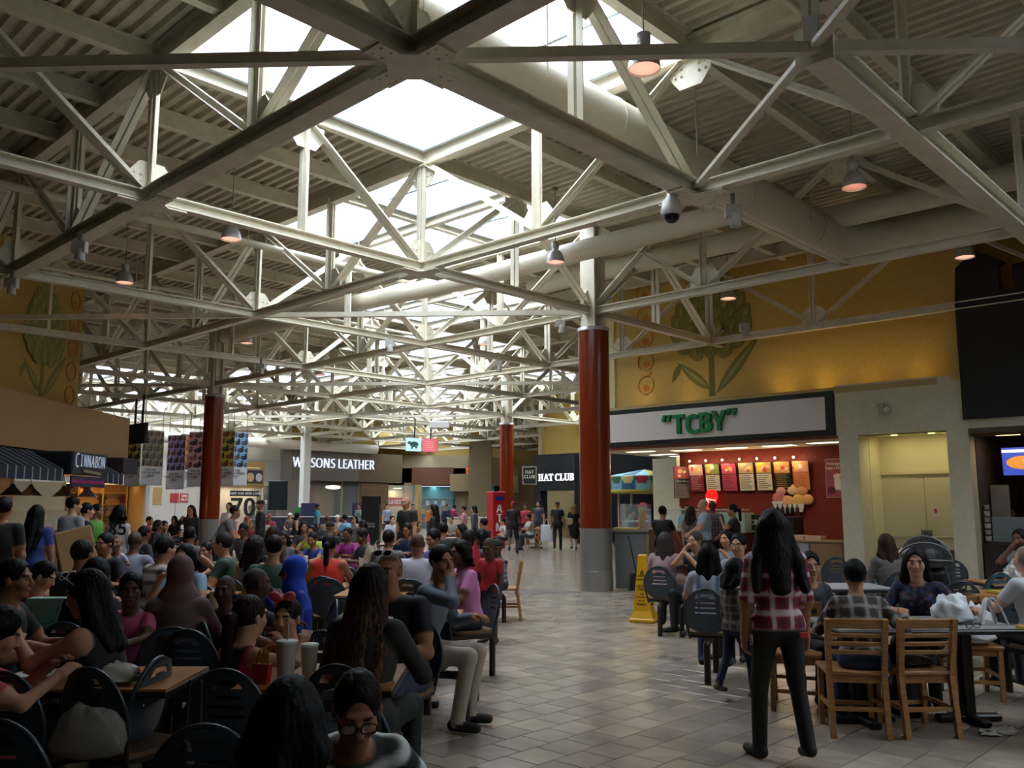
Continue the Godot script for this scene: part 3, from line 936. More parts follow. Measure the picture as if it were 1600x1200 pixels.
# ---------------------------------------------------------------- frozen yogurt shop at right, doors beside it
func build_yogurt_shop() -> void:
	var F := frame(W(4.57, 0, 0), -VH)
	var cream := grain("d2cbb0", 0.05, 0.02, 0.8)
	var yellow := grain("cfb060", 0.06, 0.03, 0.85)
	var wall := thing("wall_mural", "", "", F, "", "structure")
	box("yellow_wall", Vector3(0.8, 5.9, -0.62), Vector3(8.9, 3.6, 0.2), yellow, wall)
	box("cream_strip", Vector3(-3.5, 5.9, -0.5), Vector3(0.5, 3.6, 0.05), mat("d9cf9f", 0.8), wall)
	box("yellow_pier", Vector3(5.55, 5.9, -0.4), Vector3(0.5, 3.6, 0.7), yellow, wall)
	artichoke(wall, Transform3D(Basis(), Vector3(-0.3, 6.3, -0.517)), 1.05)
	ring_fruit(wall, Transform3D(Basis(), Vector3(-2.25, 4.75, -0.51)))
	# cove behind the fascia top
	var cove := thing("cove_light", "warm light strip along the foot of the yellow mural wall", "light", F)
	box("trough", Vector3(0.9, 4.05, -0.3), Vector3(8.3, 0.06, 0.42), mat("b8a26c", 0.8), cove)
	box("lip", Vector3(0.9, 4.1, -0.075), Vector3(8.3, 0.12, 0.05), mat("b8a26c", 0.8), cove)
	for x in [-2.3, -0.9, 1.6, 2.6, 3.6, 4.6]:
		var tb := MB.new()
		tb.tube(PackedVector3Array([Vector3(x - 0.42, 4.11, -0.3), Vector3(x + 0.42, 4.11, -0.3)]), 0.014, 8)
		put("light_tube", tb.done(), glow("ffc45a", 2.2), cove)
		area_light(Vector3(x, 4.14, -0.3), Vector3(0, 1, -0.35), 0.84, 0.04, "ffd479", 0.3 if x < 0 else 0.5, cove)
	# fascia with the sign
	var fas := thing("shop_fascia", "red-brown framed white sign fascia of the yogurt shop", "fascia", F)
	var brown := mat("6e2f1c", 0.5)
	box("fascia_body", Vector3(-0.3, 3.62, -0.28), Vector3(6.6, 1.1, 0.44), brown, fas, Basis(), 0.012)
	box("green_frame", Vector3(-0.33, 3.62, -0.05), Vector3(6.5, 0.96, 0.06), mat("10231c", 0.4), fas, Basis(), 0.01)
	box("sign_panel", Vector3(-0.36, 3.62, -0.015), Vector3(6.2, 0.72, 0.03), mat("d8d2cc", 0.6), fas)
	var sign_ := thing("shop_sign", "green raised letters reading TCBY in quotation marks", "sign", F)
	var green := mat("0b7a3c", 0.4)
	for q in [["“", -1.28, 3.62, 0.62], ["T", -0.93, 3.60, 0.66], ["C", -0.55, 3.58, 0.66], ["B", -0.18, 3.60, 0.66], ["Y", 0.19, 3.62, 0.66], ["”", 0.52, 3.66, 0.62]]:
		words(q[0], q[3], 0.09, green, sign_, Transform3D(Basis(), Vector3(q[1], q[2] - 0.0, 0.05)), "letter", "Droid Sans", 800, 1.02)
	# soffit, lights, red wall
	var shop := thing("wall_yogurt_shop", "", "", F, "", "structure")
	box("soffit", Vector3(-0.4, 3.11, -1.3), Vector3(6.9, 0.1, 2.4), mat("c9bfa8", 0.8), shop)
	box("soffit", Vector3(-2.9, 3.11, -3.7), Vector3(2.2, 0.1, 2.6), mat("c9bfa8", 0.8), shop)
	box("red_wall", Vector3(0.4, 1.55, -2.15), Vector3(5.2, 3.1, 0.2), grain("7c2012", 0.06, 0.03, 0.6), shop)
	box("red_return", Vector3(-2.25, 1.55, -2.7), Vector3(0.12, 3.1, 1.2), mat("7c2012", 0.6), shop)
	box("cream_wall", Vector3(-4.5, 1.55, -5.0), Vector3(1.25, 3.1, 0.15), cream, shop)
	box("cream_wall", Vector3(-3.1, 1.55, -3.4), Vector3(0.12, 3.1, 0.3), cream, shop)
	for q in [[-2.6, -0.7], [-1.4, -1.0], [-0.1, -1.0], [1.15, -1.0], [2.35, -0.8], [-2.9, -2.2], [-2.9, -3.2]]:
		var t := thing("ceiling_light", "flat lit ceiling panel under the yogurt shop soffit", "light", F * Transform3D(Basis(), Vector3(q[0], 3.055, q[1])), "soffit lights of the yogurt shop")
		box("housing", Vector3(0, 0.0, 0), Vector3(0.8, 0.03, 0.34), mat("d8d8d0", 0.5), t)
		box("diffuser", Vector3(0, -0.018, 0), Vector3(0.74, 0.01, 0.28), glow("fff0d0", 2.5), t)
		area_light(Vector3(0, -0.04, 0), Vector3.DOWN, 0.74, 0.28, "ffe4b8", 0.35, t)
	# menu boards with little lamps
	var pal := [["8e2a3e", "e9b4a8", "d9c0b8"], ["d9d3bd", "8e9a5c", "4a4a44"], ["c24a68", "d4506c", "6a1c30"], ["d6d0bc", "b9a878", "40424c"], ["d8d2bc", "c9a848", "44464e"], ["16321c", "dfa05a", "c98a4c"], ["d88a58", "e5a070", "c35a34"]]
	var tops := ["dark red menu board with a round pink picture", "cream menu board with a yellow-green heading", "bright pink menu board with hearts", "cream menu board with a beige heading", "cream menu board with a golden heading", "dark green menu board with two sundaes", "orange menu board at the right end of the row"]
	for k in 7:
		var p := Vector3(-1.69 + k * 0.486, 2.36, -1.93)
		var b := Basis(Vector3.RIGHT, 0.12)
		var t := thing("menu_board", tops[k], "menu board", F * Transform3D(b, p), "menu boards on the red wall")
		var c: Array = pal[k]
		var pm := print_mat("menu%d" % k, 64, 96, func(im): draw_menu(im, Color(c[0]), Color(c[1]), Color(c[2]), k))
		printed("panel", Transform3D(Basis(), Vector3.ZERO), 0.42, 0.72, pm, t, mat("2a1a18", 0.5))
		var l := thing("picture_lamp", "small bright lamp over the " + tops[k].replace(" menu board", " board"), "lamp", F * Transform3D(Basis(), p + Vector3(-0.1, 0.44, 0.16)), "lamps over the menu boards")
		var m := MB.new()
		m.tube(PackedVector3Array([Vector3(0, 0, 0), Vector3(0, 0.04, -0.12), Vector3(0, -0.02, -0.2)]), 0.008, 6)
		put("arm", m.done(), mat("2a2422", 0.5), l)
		var s := MB.new()
		s.ball(Vector3.ZERO, Vector3(0.028, 0.028, 0.028), 10, 6)
		put("bulb", s.done(), glow("ffe6c8", 9.0), l)
		omni(Vector3(0, -0.05, 0.0), "ffd9a8", 0.09, 0.05, l)
	var side := thing("menu_board", "narrow menu board at the left end of the red wall", "menu board", F * Transform3D(Basis(Vector3.UP, 0.9), Vector3(-2.12, 2.25, -1.9)), "menu boards on the red wall")
	printed("panel", Transform3D(), 0.45, 0.85, print_mat("menu9", 64, 96, func(im): draw_menu(im, Color("6f6a72"), Color("a8505a"), Color("3a3a40"), 31)), side, mat("2a1a18", 0.5))
	var post := thing("poster", "pink pomegranate yogurt smoothies poster with pale frame", "poster", F * Transform3D(Basis(), Vector3(2.12, 2.28, -2.03)))
	printed("panel", Transform3D(), 0.66, 0.92, print_mat("poster", 64, 96, func(im):
		im.fill(Color("9c4a5e"))
		blob(im, 30, 42, 13, 6, Color("e6c9c4")); im.fill_rect(Rect2i(20, 42, 22, 36), Color("ddd2cc"))
		blob(im, 44, 48, 12, 6, Color("c05a70")); im.fill_rect(Rect2i(34, 50, 20, 32), Color("d8ccc8"))
		blob(im, 12, 78, 10, 9, Color("5c1c34")); blob(im, 54, 82, 9, 8, Color("641e38"))), post, mat("c9b8b4", 0.5))
	words("Pomegranate", 0.09, 0.004, mat("f0e4e0", 0.6), post, Transform3D(Basis(), Vector3(0, 0.34, 0.012)))
	words("Yogurt Smoothies", 0.075, 0.004, mat("f0e4e0", 0.6), post, Transform3D(Basis(), Vector3(0, 0.24, 0.012)))
	# cut-out picture of yogurt cups
	var cups := thing("cutout_sign", "cut-out sign of heaped yogurt cups on the red wall", "sign", F * Transform3D(Basis(), Vector3(0.92, 1.72, -2.0)))
	for q in [[-0.32, 0.1, 0.17, "c77a80"], [-0.1, 0.0, 0.19, "e5b07a"], [0.2, 0.05, 0.18, "e8bb62"], [0.05, 0.3, 0.15, "e8c39a"], [0.28, 0.28, 0.16, "e59a68"], [0.42, 0.06, 0.15, "e8b070"], [-0.25, 0.28, 0.14, "e0a09a"], [0.3, 0.46, 0.13, "e8a078"]]:
		var m := MB.new()
		m.ball(Vector3.ZERO, Vector3(q[2], q[2] * 0.85, 0.03), 14, 8)
		put("scoop", m.done(), mat(q[3], 0.7), cups, Transform3D(Basis(), Vector3(q[0], q[1], 0.02)))
	for q in [[-0.34, -0.06], [-0.08, -0.14], [0.2, -0.12]]:
		var m := MB.new()
		m.plate(PackedVector2Array([Vector2(-0.1, -0.12), Vector2(0.1, -0.12), Vector2(0.15, 0.08), Vector2(-0.15, 0.08)]), 0.03, Transform3D(Basis(), Vector3(q[0], q[1], 0.05)))
		put("cup", m.done(), mat("d8d4d0", 0.5), cups)
	var neon := thing("cup_sign", "glowing red cup-shaped sign on the red wall", "sign", F * Transform3D(Basis(Vector3.BACK, -0.2), Vector3(-1.28, 1.78, -1.95)))
	var nm := MB.new()
	nm.plate(PackedVector2Array([Vector2(-0.1, -0.26), Vector2(0.1, -0.26), Vector2(0.17, 0.12), Vector2(-0.17, 0.12)]), 0.05)
	put("cup", nm.done(), glow("ff2a20", 1.3, "c02018"), neon)
	var nd := MB.new()
	nd.ball(Vector3(0, 0.13, 0), Vector3(0.18, 0.15, 0.04), 14, 8)
	put("lid", nd.done(), glow("f01c18", 0.9, "c02018"), neon)
	words("ICEE", 0.14, 0.01, glow("ffd8d0", 1.2), neon, Transform3D(Basis(), Vector3(0, -0.03, 0.035)))
	var note := thing("notice", "small framed notice low on the red wall's right end", "notice", F * Transform3D(Basis(), Vector3(2.3, 1.66, -2.03)))
	printed("panel", Transform3D(), 0.26, 0.34, mat("b9b4a8", 0.6), note, mat("1c2420", 0.5))
	# counters and what stands on them
	var ct := thing("service_counter", "dark red service counter with glass guard in the yogurt shop", "counter", F)
	box("front_panel", Vector3(-1.1, 0.5, -0.5), Vector3(3.4, 1.0, 0.6), mat("4a1c14", 0.5), ct)
	box("counter_top", Vector3(-1.1, 1.03, -0.5), Vector3(3.5, 0.05, 0.72), mat("8a8478", 0.3), ct, Basis(), 0.01)
	box("glass_guard", Vector3(-0.6, 1.3, -0.35), Vector3(2.2, 0.45, 0.01), glass("dff0ee", 0.15), ct)
	box("guard_shelf", Vector3(-0.6, 1.54, -0.45), Vector3(2.3, 0.03, 0.3), mat("b8b4aa", 0.3, 0.3), ct)
	box("display_case", Vector3(0.1, 1.27, -0.55), Vector3(0.9, 0.4, 0.45), mat("9aa892", 0.4), ct)
	var cab := thing("back_cabinet", "light wood cabinet at the right end of the yogurt shop", "cabinet", F)
	box("carcass", Vector3(2.1, 0.42, -0.6), Vector3(1.6, 0.84, 0.6), mat("7a5c40", 0.6), cab)
	box("worktop", Vector3(2.1, 0.86, -0.6), Vector3(1.66, 0.04, 0.66), mat("9a7a54", 0.5), cab)
	box("grey_door", Vector3(1.85, 0.42, -0.29), Vector3(0.5, 0.8, 0.02), mat("8d8d8b", 0.6), cab)
	box("brown_door", Vector3(2.5, 0.42, -0.29), Vector3(0.7, 0.8, 0.02), mat("86684a", 0.6), cab)
	var disp := thing("drink_dispenser", "dark green drink dispenser with topping bottles on top", "dispenser", F)
	box("cabinet", Vector3(0.75, 1.15, -0.9), Vector3(0.7, 0.55, 0.5), mat("13301f", 0.5), disp)
	box("cabinet", Vector3(1.35, 1.12, -0.9), Vector3(0.5, 0.5, 0.5), mat("151a18", 0.5), disp)
	words("TCBY", 0.16, 0.006, mat("d8d8d0", 0.6), disp, Transform3D(Basis(), Vector3(0.62, 1.25, -0.64)))
	for k in 6:
		var bt := thing("syrup_bottle", "dark syrup bottle in the row on the drink dispenser", "bottle", F * Transform3D(Basis(), Vector3(0.98 + k * 0.12, 1.4, -0.9)), "syrup bottles in the yogurt shop")
		var m := MB.new()
		m.lathe(PackedVector2Array([Vector2(0, 0), Vector2(0.045, 0), Vector2(0.045, 0.17), Vector2(0.015, 0.22), Vector2(0.015, 0.27), Vector2(0, 0.27)]), 10)
		put("bottle_body", m.done(), mat(["2c1410", "1c1c1c", "4a2418"][k % 3], 0.3), bt)
	for q in [[1.75, 0.93, "cream cardboard box on the light wood cabinet"], [2.15, 0.92, "stack of folded cream boxes on the light wood cabinet"]]:
		var o := box("carton", (F * Transform3D(Basis(), Vector3(q[0], q[1], -0.55))).origin, Vector3(0.35, 0.1, 0.3), mat("c8a888", 0.8), null, F.basis, 0.005)
		tag(o, q[2], "box")
	# double doors in a lit recess
	var rec := thing("wall_recess", "", "", F, "", "structure")
	box("header", Vector3(4.25, 3.66, -0.3), Vector3(2.6, 1.08, 0.5), cream, rec)
	box("pier", Vector3(3.2, 1.56, -0.4), Vector3(0.42, 3.12, 0.7), cream, rec)
	box("pier", Vector3(5.36, 1.56, -0.4), Vector3(0.4, 3.12, 0.7), cream, rec)
	box("header", Vector3(8.4, 3.62, -0.3), Vector3(5.7, 1.1, 0.5), cream, rec)
	var pale := mat("d8d2aa", 0.7)
	box("recess_side", Vector3(3.38, 1.56, -0.95), Vector3(0.08, 3.12, 0.7), pale, rec)
	box("recess_side", Vector3(5.2, 1.56, -0.95), Vector3(0.08, 3.12, 0.7), pale, rec)
	box("recess_back", Vector3(4.3, 2.72, -1.25), Vector3(1.9, 0.85, 0.1), pale, rec)
	box("recess_ceiling", Vector3(4.3, 3.16, -0.8), Vector3(1.9, 0.08, 1.0), pale, rec)
	for x in [3.95, 4.7]:
		var t := thing("downlight", "small downlight in the ceiling of the door recess", "light", F * Transform3D(Basis(), Vector3(x, 3.11, -0.62)), "downlights of the door recess")
		var m := MB.new()
		m.lathe(PackedVector2Array([Vector2(0, -0.004), Vector2(0.07, -0.004)]), 16)
		put("lens", m.done(), glow("fff2b0", 3.0), t)
		area_light(Vector3(0, -0.03, 0), Vector3(0, -1, -0.12), 0.14, 0.14, "ffeab0", 0.36, t)
	var door := thing("door_1", "", "", F * Transform3D(Basis(), Vector3(4.3, 0, -1.22)), "", "structure")
	for s in [-1.0, 1.0]:
		var lf := box("door_leaf", Vector3(s * 0.445, 1.15, 0), Vector3(0.88, 2.3, 0.05), mat("d2cca6", 0.5), door)
		box("kick_plate", Vector3(0, -0.78, 0.03), Vector3(0.86, 0.72, 0.012), mat("5c574c", 0.5), lf)
		box("push_bar", Vector3(s * 0.02, -0.17, 0.07), Vector3(0.78, 0.045, 0.05), mat("b9b59a", 0.35, 0.5), lf, Basis(), 0.01)
		box("latch_box", Vector3(-s * 0.38, -0.12, 0.06), Vector3(0.08, 0.2, 0.07), mat("8a8a84", 0.3, 0.8), lf, Basis(), 0.01)
	box("sticker", Vector3(0.2, 1.52, 0.03), Vector3(0.16, 0.22, 0.004), mat("d8cfc4", 0.6), door)
	box("sticker_mark", Vector3(0.2, 1.53, 0.034), Vector3(0.05, 0.09, 0.004), mat("a02a20", 0.6), door)
	box("door_header", Vector3(0, 2.33, 0.03), Vector3(1.86, 0.06, 0.1), mat("d2cca6", 0.5), door)
	var em := thing("emergency_light", "twin-head emergency light on the cream wall above the doors", "light", F * Transform3D(Basis(), Vector3(3.95, 3.62, 0)))
	box("box", Vector3(0, 0, 0), Vector3(0.12, 0.26, 0.08), mat("b0ab98", 0.5), em, Basis(), 0.01)
	for s in [-1.0, 1.0]:
		var m := MB.new()
		m.ball(Vector3(s * 0.12, 0.02 - s * 0.05, 0.06), Vector3(0.06, 0.06, 0.05), 12, 8)
		put("lamp_head", m.done(), mat("c4c0ae", 0.3), em)

# ---------------------------------------------------------------- stall at the right edge
func build_right_stall() -> void:
	var F := frame(W(4.57, 0, 0), -VH)
	var st := thing("wall_stall", "", "", F, "", "structure")
	box("upper_wall", Vector3(8.6, 5.9, -0.7), Vector3(6.0, 3.6, 0.2), grain("cda64a", 0.08, 0.03, 0.85), st)
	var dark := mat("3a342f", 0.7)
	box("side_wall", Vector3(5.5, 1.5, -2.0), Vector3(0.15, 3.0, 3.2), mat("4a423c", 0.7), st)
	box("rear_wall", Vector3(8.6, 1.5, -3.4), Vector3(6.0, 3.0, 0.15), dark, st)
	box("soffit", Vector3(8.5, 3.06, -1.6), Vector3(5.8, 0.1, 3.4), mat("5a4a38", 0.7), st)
	box("brown_edge", Vector3(8.5, 3.02, -0.02), Vector3(5.8, 0.12, 0.06), mat("6b4a28", 0.5), st)
	var sg := thing("shop_sign", "large blank black sign panel with house-shaped corner at right", "sign", F)
	var m := MB.new()
	m.plate(PackedVector2Array([Vector2(5.5, 3.3), Vector2(11, 3.3), Vector2(11, 6.5), Vector2(6.55, 6.2), Vector2(6.55, 5.75), Vector2(6.3, 5.75), Vector2(6.3, 6.25), Vector2(6.4, 6.3), Vector2(5.9, 6.62), Vector2(5.55, 6.3), Vector2(5.5, 5.6)]), 0.25, Transform3D(Basis(), Vector3(0, 0, -0.1)))
	put("panel", m.done(), mat("0d0f14", 0.6), sg)
	var c := thing("stall_counter", "grey stall counter above a dark base at the right", "counter", F)
	box("base", Vector3(8.1, 0.45, -0.7), Vector3(5.0, 0.9, 0.7), mat("2c2724", 0.6), c)
	box("counter_top", Vector3(8.2, 0.93, -0.7), Vector3(5.0, 0.05, 0.8), mat("35302c", 0.4), c)
	box("grey_screen", Vector3(6.0, 1.18, -0.6), Vector3(0.56, 0.48, 0.08), mat("7f8484", 0.5), c)
	var tv := thing("menu_screen", "lit menu television at the right edge", "television", F * Transform3D(Basis(Vector3.RIGHT, 0.1), Vector3(6.36, 2.5, -1.0)))
	printed("screen", Transform3D(), 1.0, 0.56, print_mat("tv3", 96, 56, func(im):
		im.fill(Color("3a4fb0"))
		blob(im, 40, 30, 34, 14, Color("d08a3c")); blob(im, 56, 26, 20, 9, Color("e0b070")); im.fill_rect(Rect2i(0, 4, 60, 6), Color("d8dcf0")); im.fill_rect(Rect2i(40, 14, 50, 4), Color("c0c8e8")), 1.1), tv, mat("0a0a0c", 0.3), 0.06)
	var fr := thing("notice", "dark framed notice beside the grey stall counter", "notice", F * Transform3D(Basis(), Vector3(5.8, 1.72, -0.95)))
	printed("panel", Transform3D(), 0.34, 0.66, mat("8a8078", 0.6), fr, mat("1e1614", 0.5))
	var red := thing("menu_sign", "red lit menu sign inside the right stall", "sign", F * Transform3D(Basis(), Vector3(6.75, 1.55, -2.6)))
	box("panel", Vector3.ZERO, Vector3(1.5, 0.7, 0.05), glow("8a1810", 0.35, "a01c14"), red)
	var cupstack := thing("cup_stack", "tall stack of paper cups at the stall counter's left end", "cups", F * Transform3D(Basis(), Vector3(5.66, 0.96, -0.5)))
	for k in 6:
		var q := MB.new()
		q.lathe(PackedVector2Array([Vector2(0, 0.0), Vector2(0.05, 0), Vector2(0.058, 0.09), Vector2(0.05, 0.09)]), 14, Transform3D(Basis(), Vector3(0, k * 0.12, 0)))
		put("cup", q.done(), mat("a89c92" if k % 2 else "c8c0b8", 0.6), cupstack)
	var t := thing("ceiling_light", "small lit panel under the right stall's soffit", "light", F * Transform3D(Basis(), Vector3(6.1, 3.0, -0.6)))
	box("diffuser", Vector3.ZERO, Vector3(0.4, 0.012, 0.2), glow("ffd9a0", 2.5), t)
	area_light(Vector3(0, -0.03, 0), Vector3.DOWN, 0.4, 0.2, "ffd29a", 0.25, t)

# ---------------------------------------------------------------- cinnamon bun shop at left
func build_bun_shop() -> void:
	var F := frame(at(-10.97, 0, 24.9), Vector3(-0.0335, 0, -1).normalized())
	var w := thing("wall_bun_shop", "", "", F, "", "structure")
	box("fascia", Vector3(-7.0, 3.5, -0.3), Vector3(14.0, 1.2, 0.6), grain("a8875c", 0.04, 0.02, 0.85), w)
	box("fascia_return", Vector3(-0.05, 3.5, -2.0), Vector3(0.1, 1.2, 4.0), mat("a8875c", 0.85), w)
	box("yellow_wall", Vector3(-8.1, 5.9, -0.65), Vector3(12.0, 3.7, 0.2), grain("b8994c", 0.06, 0.03, 0.85), w)
	box("yellow_end", Vector3(-2.15, 5.9, -1.9), Vector3(0.1, 3.7, 2.4), mat("b5923f", 0.85), w)
	artichoke(w, Transform3D(Basis(), Vector3(-4.05, 5.95, -0.545)), 0.92)
	ring_fruit(w, Transform3D(Basis(), Vector3(-2.6, 4.45, -0.54)))
	box("rear_wall", Vector3(-7.0, 1.5, -3.2), Vector3(14.0, 3.0, 0.15), grain("b99a70", 0.08, 0.02, 0.8), w)
	box("shop_ceiling", Vector3(-7.0, 2.95, -1.7), Vector3(14.0, 0.1, 3.0), mat("9a8560", 0.8), w)
	var dark := mat("12141c", 0.6)
	box("dark_valance", Vector3(-7.0, 2.72, -0.1), Vector3(14.0, 0.4, 0.1), dark, w)
	# striped awnings on both sides of the sign
	var navy := mat("1b2434", 0.8)
	var pale := mat("8e96a4", 0.8)
	for q in [[-11.5, -5.55, "long navy striped awning at the far left of the bun shop"], [-3.7, -2.35, "short navy striped awning right of the bun shop sign"]]:
		var t := thing("awning", q[2], "awning", F, "striped awnings")
		var a: float = q[0]
		var b: float = q[1]
		var m := MB.new()
		m.facing(Vector3(a, 2.85, 0.05), Vector3(b, 2.85, 0.05), Vector3(b, 2.42, 0.85), Vector3(a, 2.42, 0.85), Vector3(0, 1, 0.4))
		m.facing(Vector3(a, 2.83, 0.03), Vector3(b, 2.83, 0.03), Vector3(b, 2.4, 0.83), Vector3(a, 2.4, 0.83), Vector3(0, -1, -0.4))
		m.box(Vector3((a + b) / 2, 2.3, 0.85), Vector3(b - a, 0.26, 0.012))
		put("canvas", m.done(), navy, t)
		var x := a + 0.1
		while x < b:
			var s := MB.new()
			s.bar(Vector3(x, 2.865, 0.05), Vector3(x, 2.435, 0.86), 0.035, 0.004, Vector3.UP)
			s.box(Vector3(x, 2.3, 0.859), Vector3(0.035, 0.26, 0.008))
			put("stripe", s.done(), pale, t)
			x += 0.32
	var sg := thing("shop_sign", "navy sign box with glowing white CINNABON lettering", "sign", F * Transform3D(Basis(), Vector3(-4.6, 2.52, 0.95)))
	box("panel", Vector3(0, 0.06, -0.4), Vector3(1.8, 0.52, 0.9), mat("0e1626", 0.5), sg, Basis(), 0.03)
	box("banner_strip", Vector3(0, -0.34, 0.02), Vector3(1.75, 0.24, 0.03), mat("1c1a3c", 0.6), sg)
	for k in 8:
		var big: float = 0.44 if k == 0 else 0.36
		words("CINNABON"[k], big, 0.012, glow("dce6ff", 0.22, "b8c4d8"), sg, Transform3D(Basis(), Vector3(-0.68 + k * 0.19 - (0.0 if k > 0 else 0.03), 0.12, 0.07)), "letter", "Droid Sans", 400, 0.72)
	words("World Famous Cinnamon Rolls", 0.115, 0.01, glow("a03068", 0.12, "903060"), sg, Transform3D(Basis(), Vector3(0, -0.34, 0.045)))
	box("ribbon", Vector3(0.1, -0.12, 0.06), Vector3(0.9, 0.06, 0.02), mat("8a7a58", 0.6), sg, Basis(Vector3.BACK, -0.06))
	var bx := thing("sign_box", "dark blue box at the right end of the bun shop fascia", "sign", F * Transform3D(Basis(), Vector3(-1.0, 2.7, 0.25)))
	box("panel", Vector3.ZERO, Vector3(1.0, 0.42, 0.5), mat("10182e", 0.5), bx, Basis(), 0.01)
	# counter, glass case, cone lamps, buns
	var ct := thing("bakery_counter", "bakery counter with glass case under the awning", "counter", F)
	box("front", Vector3(-5.6, 0.5, -0.6), Vector3(8.0, 1.0, 0.7), mat("6a5238", 0.6), ct)
	box("worktop", Vector3(-5.6, 1.02, -0.6), Vector3(8.1, 0.05, 0.8), mat("8a8274", 0.3), ct)
	box("glass_front", Vector3(-5.6, 1.28, -0.25), Vector3(6.0, 0.5, 0.012), glass("dfeee8", 0.18), ct)
	box("glass_top", Vector3(-5.6, 1.54, -0.45), Vector3(6.0, 0.012, 0.4), glass("dfeee8", 0.18), ct)
	for k in 7:
		var bn := thing("bun_tray", "tray of glazed buns inside the bakery case", "tray", F * Transform3D(Basis(), Vector3(-8.2 + k * 0.8, 1.06, -0.55)), "bun trays in the bakery case")
		box("tray", Vector3.ZERO, Vector3(0.6, 0.02, 0.35), mat("3a3632", 0.4, 0.5), bn)
		for e in 6:
			var m := MB.new()
			m.ball(Vector3(-0.2 + (e % 3) * 0.2, 0.05, -0.08 + (e / 3) * 0.16), Vector3(0.085, 0.055, 0.075), 10, 6)
			put("bun", m.done(), mat("9a5c28", 0.5), bn)
	var cone := MB.new()
	cone.lathe(PackedVector2Array([Vector2(0, 0.26), Vector2(0.04, 0.26), Vector2(0.06, 0.2), Vector2(0.25, 0.0), Vector2(0.24, 0.0), Vector2(0.05, 0.17)]), 22)
	var cone_m := cone.done()
	var disc := MB.new()
	disc.lathe(PackedVector2Array([Vector2(0, 0.012), Vector2(0.22, 0.012)]), 20)
	var disc_m := disc.done()
	var spots := ["leftmost", "second", "third", "rightmost"]
	for k in 4:
		var x: float = [-5.35, -4.55, -2.95, -1.6][k]
		var t := thing("cone_lamp", "%s cone-shaped lamp over the bakery counter" % spots[k], "lamp", F * Transform3D(Basis(), Vector3(x, 1.86, -0.35)), "cone lamps of the bakery")
		put("lamp_shade", cone_m, mat("5a5c60", 0.4, 0.4), t)
		put("lamp_lens", disc_m, glow("ffc07a", 3.0), t)
		var r := MB.new()
		r.tube(PackedVector3Array([Vector3(0, 0.25, 0), Vector3(0, 1.04, 0)]), 0.008, 6)
		put("cord", r.done(), mat("2a2826", 0.6), t)
		omni(Vector3(0, -0.1, 0), "ffb060", 0.3, 0.12, t)
	for q in [[-6.2, 1.9, "e0b080", "picture of swirled buns on the bakery's rear wall"], [-4.4, 1.9, "c89860", "brown script panel on the bakery's rear wall"], [-2.4, 2.0, "d8c8a8", "pale menu panel on the bakery's rear wall"]]:
		var t := thing("wall_picture", q[3], "panel", F * Transform3D(Basis(), Vector3(q[0], q[1], -3.05)), "pictures in the bakery")
		var hx: String = q[2]
		printed("panel", Transform3D(), 1.5, 1.1, print_mat("bun" + hx, 96, 64, func(im):
			im.fill(Color(hx).darkened(0.3))
			for k in 5: blob(im, 14 + k * 17, 40 + (k % 2) * 8, 12, 9, Color(hx))
			im.fill_rect(Rect2i(10, 8, 70, 4), Color("3a2818"))), t, mat("4a3826", 0.6))

